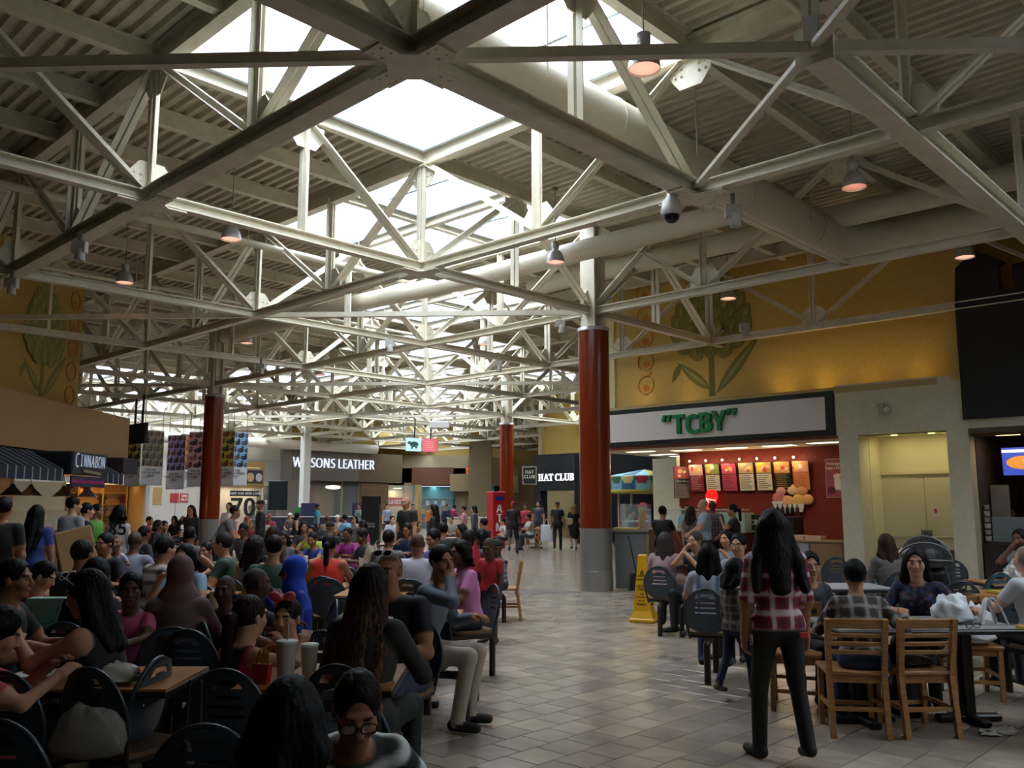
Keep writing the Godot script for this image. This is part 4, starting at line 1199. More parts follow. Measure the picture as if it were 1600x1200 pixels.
# ---------------------------------------------------------------- shops in the distance
func build_far_shops() -> void:
	var L := frame(W(0, 36.4, 0), UH)   # long far left frontage
	var w := thing("wall_far_left", "", "", L, "", "structure")
	var pale := grain("b9b2a6", 0.04, 0.02, 0.8)
	box("white_wall", Vector3(8.75, 3.7, -0.15), Vector3(3.2, 7.4, 0.3), pale, w)
	box("white_wall", Vector3(2.0, 5.1, -0.15), Vector3(10.8, 4.6, 0.3), pale, w)
	box("white_wall", Vector3(-2.0, 1.4, -0.15), Vector3(10.0, 2.8, 0.3), mat("8a7a62", 0.8), w)
	box("upper_wall", Vector3(13.0, 5.9, -0.15), Vector3(6.0, 3.4, 0.3), mat("b5ab98", 0.8), w)
	box("dark_gap", Vector3(10.9, 2.5, -0.1), Vector3(1.0, 5.0, 0.2), mat("4a463f", 0.8), w)
	box("upper_wall", Vector3(21.0, 6.6, -0.3), Vector3(12.0, 2.2, 0.3), grain("b89a52", 0.06, 0.02, 0.8), w)
	for x in [7.2, 8.8, 10.3]:
		box("panel_joint", Vector3(x, 3.0, 0.005), Vector3(0.04, 6.0, 0.012), mat("8a857b", 0.8), w)
	box("panel_joint", Vector3(6.0, 3.2, 0.005), Vector3(9.0, 0.04, 0.012), mat("8a857b", 0.8), w)
	# clothes shop with warm light
	var cl := thing("clothes_shop", "warmly lit clothes shop with shelves, left of the white wall", "shop", L)
	box("rear_wall", Vector3(5.0, 1.4, -3.0), Vector3(5.0, 2.8, 0.1), mat("d8b070", 0.8), cl)
	box("side_wall", Vector3(7.3, 1.4, -1.5), Vector3(0.1, 2.8, 3.0), mat("d0a868", 0.8), cl)
	box("ceiling_panel", Vector3(5.0, 2.85, -1.5), Vector3(5.0, 0.08, 3.0), mat("d8c090", 0.8), cl)
	for k in 4: box("shelf", Vector3(5.0, 0.5 + k * 0.6, -2.7), Vector3(4.6, 0.05, 0.5), mat("b89458", 0.7), cl)
	for k in 4: box("upright", Vector3(3.2 + k * 1.3, 1.4, -2.6), Vector3(0.08, 2.7, 0.5), mat("c8a468", 0.7), cl)
	box("light_strip", Vector3(5.0, 2.78, -1.6), Vector3(4.4, 0.02, 0.3), glow("ffd08a", 2.5), cl)
	area_light(Vector3(5.0, 2.7, -1.6), Vector3.DOWN, 4.4, 0.3, "ffc880", 2.6, cl)
	var rr := RandomNumberGenerator.new()
	rr.seed = 3
	var tint := ["2a2420", "4a3a2c", "3a1c1c", "1c1c20", "6a5038", "8a7a5c", "5a1c22"]
	for k in 22:
		var gm := thing("garment", "dark garment hanging on the clothes shop shelves", "clothing", L * Transform3D(Basis(), Vector3(3.0 + rr.randf() * 4.0, 0.72 + (k % 4) * 0.6, -2.45)), "garments in the clothes shop")
		var m := MB.new()
		m.plate(PackedVector2Array([Vector2(-0.15, -0.2), Vector2(0.15, -0.2), Vector2(0.14, 0.1), Vector2(0.22, 0.0), Vector2(0.27, 0.05), Vector2(0.14, 0.24), Vector2(0.04, 0.26), Vector2(-0.04, 0.26), Vector2(-0.14, 0.24), Vector2(-0.27, 0.05), Vector2(-0.22, 0.0), Vector2(-0.14, 0.1)]), 0.08)
		put("cloth", m.done(), mat(tint[k % 7], 0.9), gm)
	var lg := thing("shop_logo", "two small red square logos on the white wall", "logo", L * Transform3D(Basis(), Vector3(9.0, 2.05, 0.03)))
	box("square", Vector3(-0.28, 0, 0), Vector3(0.48, 0.48, 0.03), mat("9c2a2a", 0.6), lg)
	box("square", Vector3(0.28, 0, 0), Vector3(0.48, 0.48, 0.03), mat("9c2a2a", 0.6), lg)
	words("UNI", 0.2, 0.01, mat("d8d0cc", 0.6), lg, Transform3D(Basis(), Vector3(0.28, 0.1, 0.02)))
	words("QLO", 0.2, 0.01, mat("d8d0cc", 0.6), lg, Transform3D(Basis(), Vector3(0.28, -0.1, 0.02)))
	var pf := thing("poster", "small framed picture beside the clothes shop doorway", "poster", L * Transform3D(Basis(), Vector3(7.75, 2.15, 0.03)))
	printed("panel", Transform3D(), 0.5, 0.95, mat("a0804c", 0.7), pf, mat("c8b890", 0.7))
	# leather shop
	var le := thing("leather_shop", "leather shop frontage with show windows and metal portal", "shop", L)
	box("window_wall", Vector3(13.3, 1.4, -1.6), Vector3(4.2, 2.8, 0.1), mat("cfcabb", 0.8), le)
	box("window_ceiling", Vector3(13.3, 2.95, -0.8), Vector3(4.2, 0.3, 1.7), mat("b8b09c", 0.8), le)
	box("window_pane", Vector3(13.3, 1.4, 0.0), Vector3(4.0, 2.8, 0.02), glass("e8f0f0", 0.1), le)
	box("mullion", Vector3(14.2, 1.4, 0.0), Vector3(0.1, 2.8, 0.1), mat("b0a690", 0.6), le)
	box("header", Vector3(13.3, 3.7, -0.1), Vector3(4.2, 1.3, 0.4), mat("99948a", 0.7), le)
	box("black_strip", Vector3(12.6, 2.95, 0.12), Vector3(2.8, 0.34, 0.05), mat("1a1a1a", 0.6), le)
	words("WILSONS LEATHER", 0.26, 0.01, mat("6a6a6a", 0.6), le, Transform3D(Basis(), Vector3(12.6, 2.95, 0.15)))
	box("portal", Vector3(16.0, 2.5, 0.1), Vector3(1.4, 5.0, 0.6), mat("7d776c", 0.45, 0.3), le)
	box("portal_header", Vector3(20.6, 4.1, 0.1), Vector3(8.0, 1.9, 0.6), grain("5e4c36", 0.08, 0.02, 0.5), le)
	box("portal_header_panel", Vector3(18.4, 4.1, 0.42), Vector3(5.0, 1.85, 0.04), mat("6e675c", 0.45, 0.2), le)
	box("wood_panel", Vector3(22.4, 1.55, 0.1), Vector3(2.2, 3.1, 0.4), grain("6a4c30", 0.25, 0.03, 0.5, Vector3(3, 0.3, 3)), le)
	box("shop_rear", Vector3(19.0, 1.5, -3.0), Vector3(4.8, 3.0, 0.1), mat("8a744c", 0.8), le)
	box("window_pane", Vector3(19.0, 1.55, 0.0), Vector3(4.6, 3.1, 0.02), glass("e8f0f0", 0.08), le)
	box("mullion", Vector3(19.9, 1.55, 0.0), Vector3(0.1, 3.1, 0.1), mat("9a8c70", 0.5), le)
	box("window_wall", Vector3(25.0, 1.5, -1.2), Vector3(3.2, 3.0, 0.1), mat("b5b096", 0.8), le)
	box("window_pane", Vector3(25.0, 1.5, 0.0), Vector3(3.0, 3.0, 0.02), glass("e8f0f0", 0.08), le)
	box("mullion", Vector3(26.4, 1.5, 0.05), Vector3(0.35, 3.1, 0.3), mat("a88a58", 0.6), le)
	for q in [[12.6, -0.8], [14.0, -0.8], [18.0, -1.2], [20.3, -1.2], [25.0, -0.6]]:
		box("light_strip", Vector3(q[0], 2.8, q[1]), Vector3(0.5, 0.03, 0.3), glow("ffeecb", 3.0), le)
		area_light(Vector3(q[0], 2.74, q[1]), Vector3.DOWN, 0.5, 0.3, "ffe8c0", 2.4, le)
	for q in [[17.6, 0.9], [20.4, 0.9]]:
		var d := MB.new()
		d.lathe(PackedVector2Array([Vector2(0, 2.95), Vector2(0.5, 2.9), Vector2(0.55, 2.78), Vector2(0.3, 2.7), Vector2(0, 2.68)]), 20, Transform3D(Basis(), Vector3(q[0], 0, -1.6)))
		put("drum_light", d.done(), glow("fff0c8", 2.0), le)
	var sg := thing("shop_sign", "glowing white WILSONS LEATHER letters on the far shop", "sign", L * Transform3D(Basis(), Vector3(19.0, 4.25, 0.52)))
	words("WILSONS LEATHER", 0.86, 0.08, glow("dce6ff", 0.7), sg, Transform3D(Basis().scaled(Vector3(0.86, 0.92, 1)), Vector3.ZERO), "lettering", "Droid Sans", 400)
	var pct := thing("window_lettering", "large 70 percent off lettering in the leather shop window", "lettering", L * Transform3D(Basis(), Vector3(12.9, 1.5, 0.03)))
	words("70", 1.5, 0.01, mat("1c1c1c", 0.7), pct, Transform3D(Basis(), Vector3(0, 0, 0)))
	words("% OFF", 0.3, 0.01, mat("1c1c1c", 0.7), pct, Transform3D(Basis(), Vector3(1.0, 0.3, 0)))
	box("black_strip", Vector3(0.1, 0.82, 0), Vector3(1.9, 0.32, 0.02), mat("1a1a1a", 0.6), pct)
	words("SHOP OUR NEW LOOK", 0.2, 0.01, mat("d8d8d8", 0.6), pct, Transform3D(Basis(), Vector3(0.1, 0.82, 0.02)))
	for q in [[14.0, "mannequin in grey jacket in the leather shop window, left"], [14.9, "mannequin in dark jacket in the leather shop window, right"]]:
		var t := thing("mannequin", q[1], "mannequin", L * Transform3D(Basis(), Vector3(q[0], 0.0, -0.8)))
		var m := MB.new()
		m.lathe(PackedVector2Array([Vector2(0.16, 0.8), Vector2(0.2, 1.0), Vector2(0.17, 1.2), Vector2(0.24, 1.5), Vector2(0.2, 1.62), Vector2(0.07, 1.68)]), 14)
		put("jacket", m.done(), mat("3c3e3c" if q[0] < 14.5 else "2a2826", 0.8), t)
		var h := MB.new()
		h.ball(Vector3(0, 1.82, 0), Vector3(0.1, 0.14, 0.11), 12, 8)
		put("head", h.done(), mat("c8c4b8", 0.5), t)
		var l := MB.new()
		l.lathe(PackedVector2Array([Vector2(0.25, 0.0), Vector2(0.25, 0.02), Vector2(0.02, 0.03), Vector2(0.02, 0.8)]), 12)
		put("stand", l.done(), mat("6a6a66", 0.4, 0.6), t)
	var rk := thing("clothes_rack", "rack of dark jackets in the leather shop window", "clothes rack", L * Transform3D(Basis(), Vector3(16.0 - 0.95, 0, -1.0)))
	for k in 6: box("jacket", Vector3(-0.5 + k * 0.2, 1.9, 0), Vector3(0.14, 0.8, 0.4), mat(["2a2420", "3a2c22", "1c1c1c"][k % 3], 0.8), rk, Basis(), 0.03)
	for k in 6: box("jacket", Vector3(-0.5 + k * 0.2, 0.9, 0), Vector3(0.14, 0.8, 0.4), mat(["3a3028", "22201e", "4a3826"][k % 3], 0.8), rk, Basis(), 0.03)
	box("rail", Vector3(0, 2.35, 0), Vector3(1.4, 0.04, 0.04), mat("8a8478", 0.4, 0.6), rk)
	var ph := thing("poster", "tall fashion photo in the leather shop entrance", "poster", L * Transform3D(Basis(), Vector3(17.8, 1.7, -1.0)))
	printed("panel", Transform3D(), 1.3, 2.2, print_mat("fashion", 48, 80, func(im):
		im.fill(Color("7a5a3a")); blob(im, 24, 40, 13, 34, Color("b98a5c")); blob(im, 24, 16, 8, 9, Color("4a2a18"))), ph, mat("3a2c20", 0.6))
	var sa := thing("sale_sign", "red sale sign in the show window right of the wood panel", "sign", L * Transform3D(Basis(), Vector3(24.6, 1.85, -0.5)))
	box("panel", Vector3.ZERO, Vector3(2.0, 0.6, 0.04), mat("b02a22", 0.6), sa)
	words("LATEST", 0.4, 0.01, mat("e8dcd4", 0.6), sa, Transform3D(Basis(), Vector3(0.2, 0, 0.03)))
	# toy shop and wall facing the camera
	var T := Transform3D(Basis(), at(0, 0, 62))
	var tw := thing("wall_far", "", "", T, "", "structure")
	box("upper_wall", Vector3(-3.0, 6.0, -0.6), Vector3(22, 3.4, 0.3), grain("b89a52", 0.06, 0.02, 0.8), tw)
	box("cream_band", Vector3(-6.0, 4.7, -0.4), Vector3(9.0, 0.9, 0.3), mat("a8987a", 0.8), tw)
	box("pier", Vector3(-3.4, 1.6, 0.0), Vector3(1.2, 3.2, 0.5), mat("7c6a50", 0.8), tw)
	box("pier", Vector3(-7.3, 1.6, 0.0), Vector3(0.6, 3.2, 0.5), mat("86704c", 0.8), tw)
	box("pier", Vector3(0.6, 2.2, 0.0), Vector3(2.0, 4.4, 0.5), mat("8a7450", 0.8), tw)
	var ty := thing("toy_shop", "toy shop with brown fascia and teal-lit shelves in the distance", "shop", T)
	box("brown_fascia", Vector3(-5.6, 3.65, 0.1), Vector3(2.9, 1.25, 0.6), mat("5e3a22", 0.7), ty)
	box("beige_block", Vector3(-3.6, 3.2, 0.25), Vector3(1.5, 1.2, 0.7), mat("8f7a58", 0.8), ty)
	box("beige_block", Vector3(-1.6, 4.0, 0.0), Vector3(3.0, 2.0, 0.5), mat("7c6444", 0.8), ty)
	box("beige_block", Vector3(-0.2, 3.1, 0.4), Vector3(1.3, 1.2, 0.5), mat("a89472", 0.8), ty)
	for q in [[-5.6, 2.9], [-2.2, 1.8]]:
		box("rear_wall", Vector3(q[0], 1.5, -1.6), Vector3(q[1], 3.0, 0.1), mat("3a7f86", 0.8), ty)
		box("window_pane", Vector3(q[0], 1.5, 0.0), Vector3(q[1], 3.0, 0.02), glass("d8f4f4", 0.1), ty)
		for k in 4: box("shelf", Vector3(q[0], 0.5 + k * 0.55, -1.2), Vector3(q[1] * 0.95, 0.04, 0.6), mat("9aa09a", 0.6), ty)
		box("light_strip", Vector3(q[0], 2.96, -0.8), Vector3(q[1] * 0.8, 0.03, 0.3), glow("c8f4ff", 2.0), ty)
		area_light(Vector3(q[0], 2.9, -0.8), Vector3.DOWN, q[1] * 0.8, 0.3, "b8f0ff", 2.0, ty)
	var cols := ["a02a2a", "c8a03a", "2a5a9a", "3a7a3a", "8a3a8a", "d8d0c0"]
	for k in 30:
		var row := k % 3
		var xx := (-6.9 + (k / 3) * 0.28) if k < 24 else (-2.9 + (k - 24) * 0.28)
		var o := box("toy_box", (T * Transform3D(Basis(), Vector3(xx, 0.68 + row * 0.55, -1.05))).origin, Vector3(0.22, 0.32, 0.2), mat(cols[(k * 7) % 6], 0.7))
		tag(o, "coloured toy box on the teal-lit toy shop shelves", "box", "toy boxes")
	var ts := thing("shop_sign", "small multicoloured toys sign on beige block", "sign", T * Transform3D(Basis(), Vector3(-2.6, 4.05, 0.3)))
	for k in 4: words("toys"[k], 0.8, 0.05, glow(["e03020", "e0a020", "30a030", "3060d0"][k], 0.5, "c08040"), ts, Transform3D(Basis(), Vector3(-0.55 + k * 0.38, 0, 0)), "letter")
	# cap shop
	var C := frame(W(18.3, 0, 0), -VH)
	var cw := thing("cap_shop", "black fronted cap shop behind the nearest red column", "shop", C)
	var black := mat("0c0d11", 0.5)
	box("black_fascia", Vector3(-12.6, 3.2, 0.0), Vector3(10.6, 1.75, 0.5), black, cw)
	box("black_side", Vector3(-17.7, 1.2, 0.0), Vector3(0.4, 2.4, 0.5), black, cw)
	box("black_side", Vector3(-9.0, 1.2, 0.0), Vector3(3.4, 2.4, 0.5), black, cw)
	box("rear_wall", Vector3(-14.0, 1.2, -3.0), Vector3(7.6, 2.4, 0.1), mat("2a2c26", 0.8), cw)
	for k in 4: box("shelf", Vector3(-14.0, 0.6 + k * 0.45, -2.7), Vector3(7.2, 0.04, 0.4), mat("7a6c50", 0.6), cw)
	box("light_strip", Vector3(-14.0, 2.3, -2.2), Vector3(6.0, 0.02, 0.1), glow("fff0c8", 1.5), cw)
	area_light(Vector3(-14.0, 2.26, -2.2), Vector3.DOWN, 6.0, 0.1, "fff0c8", 0.8, cw)
	var cs := thing("shop_sign", "white HAT CLUB letters on the black fascia", "sign", C * Transform3D(Basis(), Vector3(-16.5, 2.95, 0.28)))
	words("HAT CLUB", 0.5, 0.04, glow("f4f4ff", 0.8), cs, Transform3D(Basis().scaled(Vector3(0.86, 0.9, 1)), Vector3.ZERO), "lettering", "Droid Serif", 800)
	var hs := thing("hanging_sign", "square black HAT CLUB sign hanging left of the cap shop", "sign", Transform3D(Basis(), at(0.84, 3.05, 42)))
	box("board", Vector3.ZERO, Vector3(0.6, 0.78, 0.08), mat("0e1210", 0.5), hs, Basis(), 0.01)
	box("rim", Vector3(0, 0, -0.01), Vector3(0.68, 0.86, 0.05), mat("a8a08c", 0.5), hs)
	words("HAT", 0.22, 0.01, mat("c8c4b4", 0.6), hs, Transform3D(Basis(), Vector3(0, 0.16, 0.05)))
	words("CLUB", 0.22, 0.01, mat("c8c4b4", 0.6), hs, Transform3D(Basis(), Vector3(0, -0.06, 0.05)))
	box("arm", Vector3(0.2, 0.5, 0), Vector3(1.3, 0.04, 0.04), mat("2a2826", 0.5), hs)
	var yw := thing("wall_behind_caps", "", "", C, "", "structure")
	box("yellow_wall", Vector3(-12.0, 5.8, -0.8), Vector3(12.5, 3.6, 0.2), grain("c2a352", 0.06, 0.03, 0.85), yw)
	box("end_wall", Vector3(-18.2, 3.8, -2.0), Vector3(0.2, 7.6, 3.0), mat("a8946a", 0.8), yw)

# ---------------------------------------------------------------- banners, screens, kiosks
func build_hanging() -> void:
	var L := Basis(UH, Vector3.UP, UH.cross(Vector3.UP))
	var defs := [
		[-15.65, 36.0, 3.55, "yellow shoe banner hanging beside the bun shop fascia", "b9a83a", ["2a2420", "7a3a22", "1c2430"], 2, -0.5],
		[-15.0, 36.4, 3.6, "brown boot banner next to the yellow one at left", "8a7c66", ["3a3430", "5a4a3a"], 3, 0.9],
		[-14.25, 37.0, 3.45, "purple boots banner left of the red column", "a08ab8", ["3a2430", "2a2030", "6a3428"], 3, -0.35],
		[-13.75, 37.3, 3.5, "brown and orange shoe banner between purple and pink ones", "8a4a28", ["3a2018", "c87a3a"], 3, 0.9],
		[-13.2, 36.6, 3.55, "pink high-heel banner against the left red column", "d8a0a0", ["2a2226", "6a4038", "8a5a40"], 2, -0.35],
		[-12.05, 36.6, 3.6, "yellow shoe banner just right of the left red column", "b5a838", ["2a2420", "7a3a22"], 2, -0.35],
		[-11.75, 37.2, 3.6, "pale blue sneaker banner right of the left red column", "7aa0c0", ["1c2228", "3a4048"], 3, 0.55]]
	for k in defs.size():
		var q: Array = defs[k]
		var t := thing("banner", q[3], "banner", Transform3D(Basis(Vector3.UP, q[7]), at(q[0], q[2], q[1])), "hanging shoe banners")
		var m := print_mat("shoe%d" % k, 96, 220, func(im): draw_shoes(im, Color(q[4]), q[5], k + 4, q[6]), 0.0, 0.8)
		printed("cloth", Transform3D(), 0.95, 2.3, m, t, mat("b8b6b2", 0.8), 0.02)
		for n in 3: words(["FOR THE", "LOVE OF SHOES", "SALE"][n], 0.12, 0.003, mat("3a3638" if n < 2 else "8a3a3a", 0.8), t, Transform3D(Basis(), Vector3(-0.06, -0.5 - n * 0.12, 0.012)))
		for s in [-0.4, 0.4]:
			var r := MB.new()
			r.tube(PackedVector3Array([Vector3(s, 1.15, 0), Vector3(s, 2.0, 0)]), 0.012, 5)
			put("hanging_wire", r.done(), mat("4a4642", 0.6), t)
	var bs := thing("hanging_sign", "blank black sign hanging on two rods at left", "sign", Transform3D(Basis(Vector3.UP, -0.75), at(-13.55, 4.3, 31.5)))
	box("board", Vector3(0, -0.1, 0), Vector3(1.3, 0.74, 0.12), mat("0c0c0c", 0.5), bs)
	for s in [-0.3, 0.3]: box("rod", Vector3(s, 0.75, 0), Vector3(0.06, 1.1, 0.06), mat("0c0c0c", 0.5), bs)
	var br := thing("banner", "brown framed banner with pale cups left of leather shop", "banner", Transform3D(L, at(-14.8, 3.35, 49.5)))
	printed("cloth", Transform3D(), 1.75, 1.45, print_mat("cups", 96, 80, func(im):
		im.fill(Color("8a6a34")); im.fill_rect(Rect2i(4, 26, 88, 42), Color("241c30"))
		blob(im, 18, 50, 12, 14, Color("b58a5c")); blob(im, 48, 48, 13, 15, Color("b58a5c")); blob(im, 78, 48, 12, 14, Color("a8a0a0")); im.fill_rect(Rect2i(20, 16, 60, 4), Color("d8c8a0")), 0.0, 0.8), br, mat("8a6a34", 0.8))
	# twin screens
	var tv := thing("hanging_screen", "pair of lit screens, blue and pink, hanging from the truss", "screen", Transform3D(Basis(Vector3.UP, 0.12) * Basis(Vector3.BACK, -0.03), at(-4.15, 4.38, 40)))
	printed("screen", Transform3D(Basis(), Vector3(-0.37, 0, 0)), 0.72, 0.62, print_mat("tv1", 64, 56, func(im):
		im.fill(Color("9cc4cc")); blob(im, 34, 26, 18, 12, Color("1c3a34")); im.fill_rect(Rect2i(22, 30, 8, 16), Color("2a4a40")); im.fill_rect(Rect2i(40, 30, 8, 14), Color("2a4a40")); blob(im, 14, 20, 8, 7, Color("24443c")), 0.8), tv, mat("0a0a0c", 0.4), 0.06)
	printed("screen", Transform3D(Basis(), Vector3(0.39, 0, 0)), 0.74, 0.62, print_mat("tv2", 64, 56, func(im):
		im.fill(Color("c05a68"))
		for k in 5: im.fill_rect(Rect2i(14 + k, 12 + k * 8, 36 - k * 2, 3), Color("e08a70")), 0.8), tv, mat("0a0a0c", 0.4), 0.06)
	for s in [-0.35, 0.4]: box("rod", Vector3(s, 0.75, -0.05), Vector3(0.06, 0.9, 0.06), mat("1a1a1a", 0.5), tv)
	var pr := thing("projector", "white projector box on the truss above the twin screens", "projector", Transform3D(Basis(), at(-3.3, 5.25, 39.5)))
	box("body", Vector3.ZERO, Vector3(0.9, 0.32, 0.5), mat("b8b4ac", 0.6), pr, Basis(), 0.03)
	# kiosks on the floor
	var ka := thing("cash_machine", "tall red cash machine lettered ATM in front of red column", "cash machine", Transform3D(Basis(Vector3.UP, 0.5), at(-0.62, 0, 34.2)))
	box("body", Vector3(0, 1.08, 0), Vector3(0.55, 2.16, 0.55), mat("a8141c", 0.4), ka, Basis(), 0.02)
	box("blue_plate", Vector3(0, 1.9, 0.28), Vector3(0.36, 0.16, 0.02), mat("1c2c8a", 0.4), ka)
	words("A", 0.42, 0.02, mat("e8e0dc", 0.5), ka, Transform3D(Basis(), Vector3(0, 1.5, 0.285)))
	words("T", 0.42, 0.02, mat("e8e0dc", 0.5), ka, Transform3D(Basis(), Vector3(0, 1.15, 0.285)))
	words("M", 0.42, 0.02, mat("e8e0dc", 0.5), ka, Transform3D(Basis(), Vector3(0, 0.8, 0.285)))
	var kb := thing("vending_machine", "tall black vending machine in the seating area", "vending machine", Transform3D(Basis(Vector3.UP, 0.12), at(-5.35, 0, 33.5)))
	box("body", Vector3(0, 1.0, 0), Vector3(0.72, 2.0, 0.7), mat("0b0a0a", 0.35), kb, Basis(), 0.02)
	box("side_light", Vector3(0.33, 0.95, 0.36), Vector3(0.02, 1.5, 0.015), mat("7a8088", 0.3), kb)
	for n in 2: box("print", Vector3(-0.05, 0.95 - n * 0.1, 0.355), Vector3(0.4, 0.06, 0.01), mat("6a6a6c", 0.6), kb)
	for q in [[-12.0, 47.5, "purple mall kiosk counter in front of the leather shop, left"], [-9.3, 48.0, "purple mall kiosk with tall panel before the leather shop"], [-1.9, 44.0, "cream mall kiosk counter near the toy shop"]]:
		var k := thing("mall_kiosk", q[2], "kiosk", Transform3D(Basis(Vector3.UP, 0.3), at(q[0], 0, q[1])))
		var c: String = "1a1734" if q[0] < -5 else "b8a888"
		box("counter", Vector3(0, 0.5, 0), Vector3(2.6, 1.0, 0.8), mat(c, 0.5), k, Basis(), 0.02)
		box("counter_top", Vector3(0, 1.02, 0), Vector3(2.7, 0.05, 0.9), mat("b8b4b4", 0.4), k)
		if q[0] < -5: box("tall_panel", Vector3(1.0, 1.25, -0.3), Vector3(0.8, 1.0, 0.1), mat("211c44", 0.5), k)
	var dk := thing("display_screen", "dark upright display beside the metal portal of the leather shop", "screen", Transform3D(Basis(), at(-13.6, 2.2, 51)))
	box("panel", Vector3.ZERO, Vector3(1.1, 1.7, 0.15), mat("17181a", 0.3), dk, Basis(), 0.02)
	box("glass", Vector3(0, 0, 0.08), Vector3(0.95, 1.5, 0.01), mat("24282c", 0.1), dk)
	# counter kiosk beside the nearest column, with broom and dustpan
	var kc := thing("pretzel_counter", "grey and beige end counter beside the nearest red column", "counter", Transform3D(Basis(Vector3.UP, -0.25), at(2.62, 0, 18.7)))
	box("grey_side", Vector3(0, 0.55, 0), Vector3(0.62, 1.1, 2.0), mat("6f7070", 0.6), kc, Basis(), 0.01)
	box("beige_end", Vector3(0.34, 0.55, 0), Vector3(0.06, 1.1, 1.98), mat("8f7c5c", 0.6), kc)
	box("counter_top", Vector3(0, 1.13, 0), Vector3(0.76, 0.06, 2.1), mat("7a7466", 0.5), kc, Basis(), 0.01)
	box("yellow_strip", Vector3(-0.1, 1.175, 0.75), Vector3(0.5, 0.03, 0.5), mat("c8a850", 0.5), kc)
	box("glass_case", Vector3(-0.02, 1.42, -0.3), Vector3(0.56, 0.5, 1.0), glass("e0f0f0", 0.16), kc)
	box("case_shelf", Vector3(-0.02, 1.3, -0.3), Vector3(0.5, 0.02, 0.9), mat("b0aca0", 0.4), kc)
	var bm := thing("broom", "black broom and long-handled dustpan leaning on the grey counter", "broom", Transform3D(Basis(), at(2.32, 0, 17.4)))
	var h := MB.new()
	h.tube(PackedVector3Array([Vector3(0.12, 0.3, 0.0), Vector3(-0.02, 1.05, -0.05)]), 0.014, 8)
	put("handle", h.done(), mat("141414", 0.5), bm)
	var p := MB.new()
	p.prism(PackedVector2Array([Vector2(-0.16, 0), Vector2(0.16, 0), Vector2(0.12, 0.32), Vector2(-0.12, 0.32)]), Vector3(0.12, 0, 0.12), Vector3(0.12, 0.0, -0.12))
	put("dustpan", p.done(), mat("101010", 0.5), bm)
	var cr := thing("carousel_canopy", "small bright carousel canopy glimpsed behind the pretzel counter", "carousel", Transform3D(Basis(), at(5.45, 0, 36)))
	var cm := MB.new()
	cm.lathe(PackedVector2Array([Vector2(1.5, 2.2), Vector2(1.52, 2.75), Vector2(1.4, 2.85), Vector2(0.0, 3.1)]), 16)
	put("canopy", cm.done(), print_mat("carousel", 128, 32, func(im):
		for k in 16:
			im.fill_rect(Rect2i(k * 8, 0, 8, 32), Color(["7ab0c8", "4a9a5a", "c8405a", "d8c850", "9adce8", "2a6a8a"][k % 6]))
			blob(im, k * 8 + 4, 20, 4, 6, Color(["2a5a3a", "c03040", "e0d080"][k % 3])), 0.0), cr)
	var rim := MB.new()
	rim.lathe(PackedVector2Array([Vector2(1.5, 2.12), Vector2(1.58, 2.16), Vector2(1.53, 2.26)]), 16)
	put("rim", rim.done(), mat("c0b040", 0.5), cr)
	for k in 4:
		var po := MB.new()
		po.tube(PackedVector3Array([Vector3(1.2 * cos(k * TAU / 4 + 0.6), 0, 1.2 * sin(k * TAU / 4 + 0.6)), Vector3(1.2 * cos(k * TAU / 4 + 0.6), 2.4, 1.2 * sin(k * TAU / 4 + 0.6))]), 0.05, 8)
		put("pole", po.done(), mat("b0a890", 0.4), cr)
	var wd := thing("wall_dark_behind", "", "", Transform3D(Basis(), at(6.2, 0, 38)), "", "structure")
	box("black_wall", Vector3(0, 1.9, 0), Vector3(7.0, 3.8, 0.2), mat("0c0d12", 0.7), wd)
	var sn := thing("hanging_sign", "small dark order-here sign hanging in the yogurt shop", "sign", Transform3D(Basis(), at(4.55, 2.28, 23.5)))
	box("board", Vector3.ZERO, Vector3(0.36, 0.11, 0.03), mat("10181a", 0.5), sn)
	words("Order Here", 0.07, 0.004, mat("a8b8b8", 0.6), sn, Transform3D(Basis(), Vector3(0, 0, 0.018)))
	for s in [-0.14, 0.14]: box("rod", Vector3(s, 0.4, 0), Vector3(0.01, 0.72, 0.01), mat("4a4640", 0.5), sn)
	var pz := thing("poster", "framed red pretzel poster on the cream wall", "poster", Transform3D(Basis(), at(5.0, 2.0, 24.6)))
	printed("panel", Transform3D(), 0.62, 0.8, print_mat("pretzel", 48, 60, func(im):
		im.fill(Color("8a2a1c")); im.fill_rect(Rect2i(4, 3, 40, 9), Color("c8c0a8"))
		for k in 3: blob(im, 12 + k * 12, 38, 8, 16, Color("d8a078")); blob(im, 12 + k * 12, 38, 4, 10, Color("8a2a1c")), 0.0), pz, mat("6a4a24", 0.5))
	var sp := thing("sign_paddle", "cream paddle-shaped sign on the pretzel counter", "sign", Transform3D(Basis(), at(2.72, 1.2, 18.4)))
	var sm := MB.new()
	sm.plate(PackedVector2Array([Vector2(-0.07, 0), Vector2(0.07, 0), Vector2(0.06, 0.3), Vector2(0.04, 0.36), Vector2(-0.04, 0.36), Vector2(-0.06, 0.3)]), 0.02)
	put("board", sm.done(), mat("b8a070", 0.7), sp)

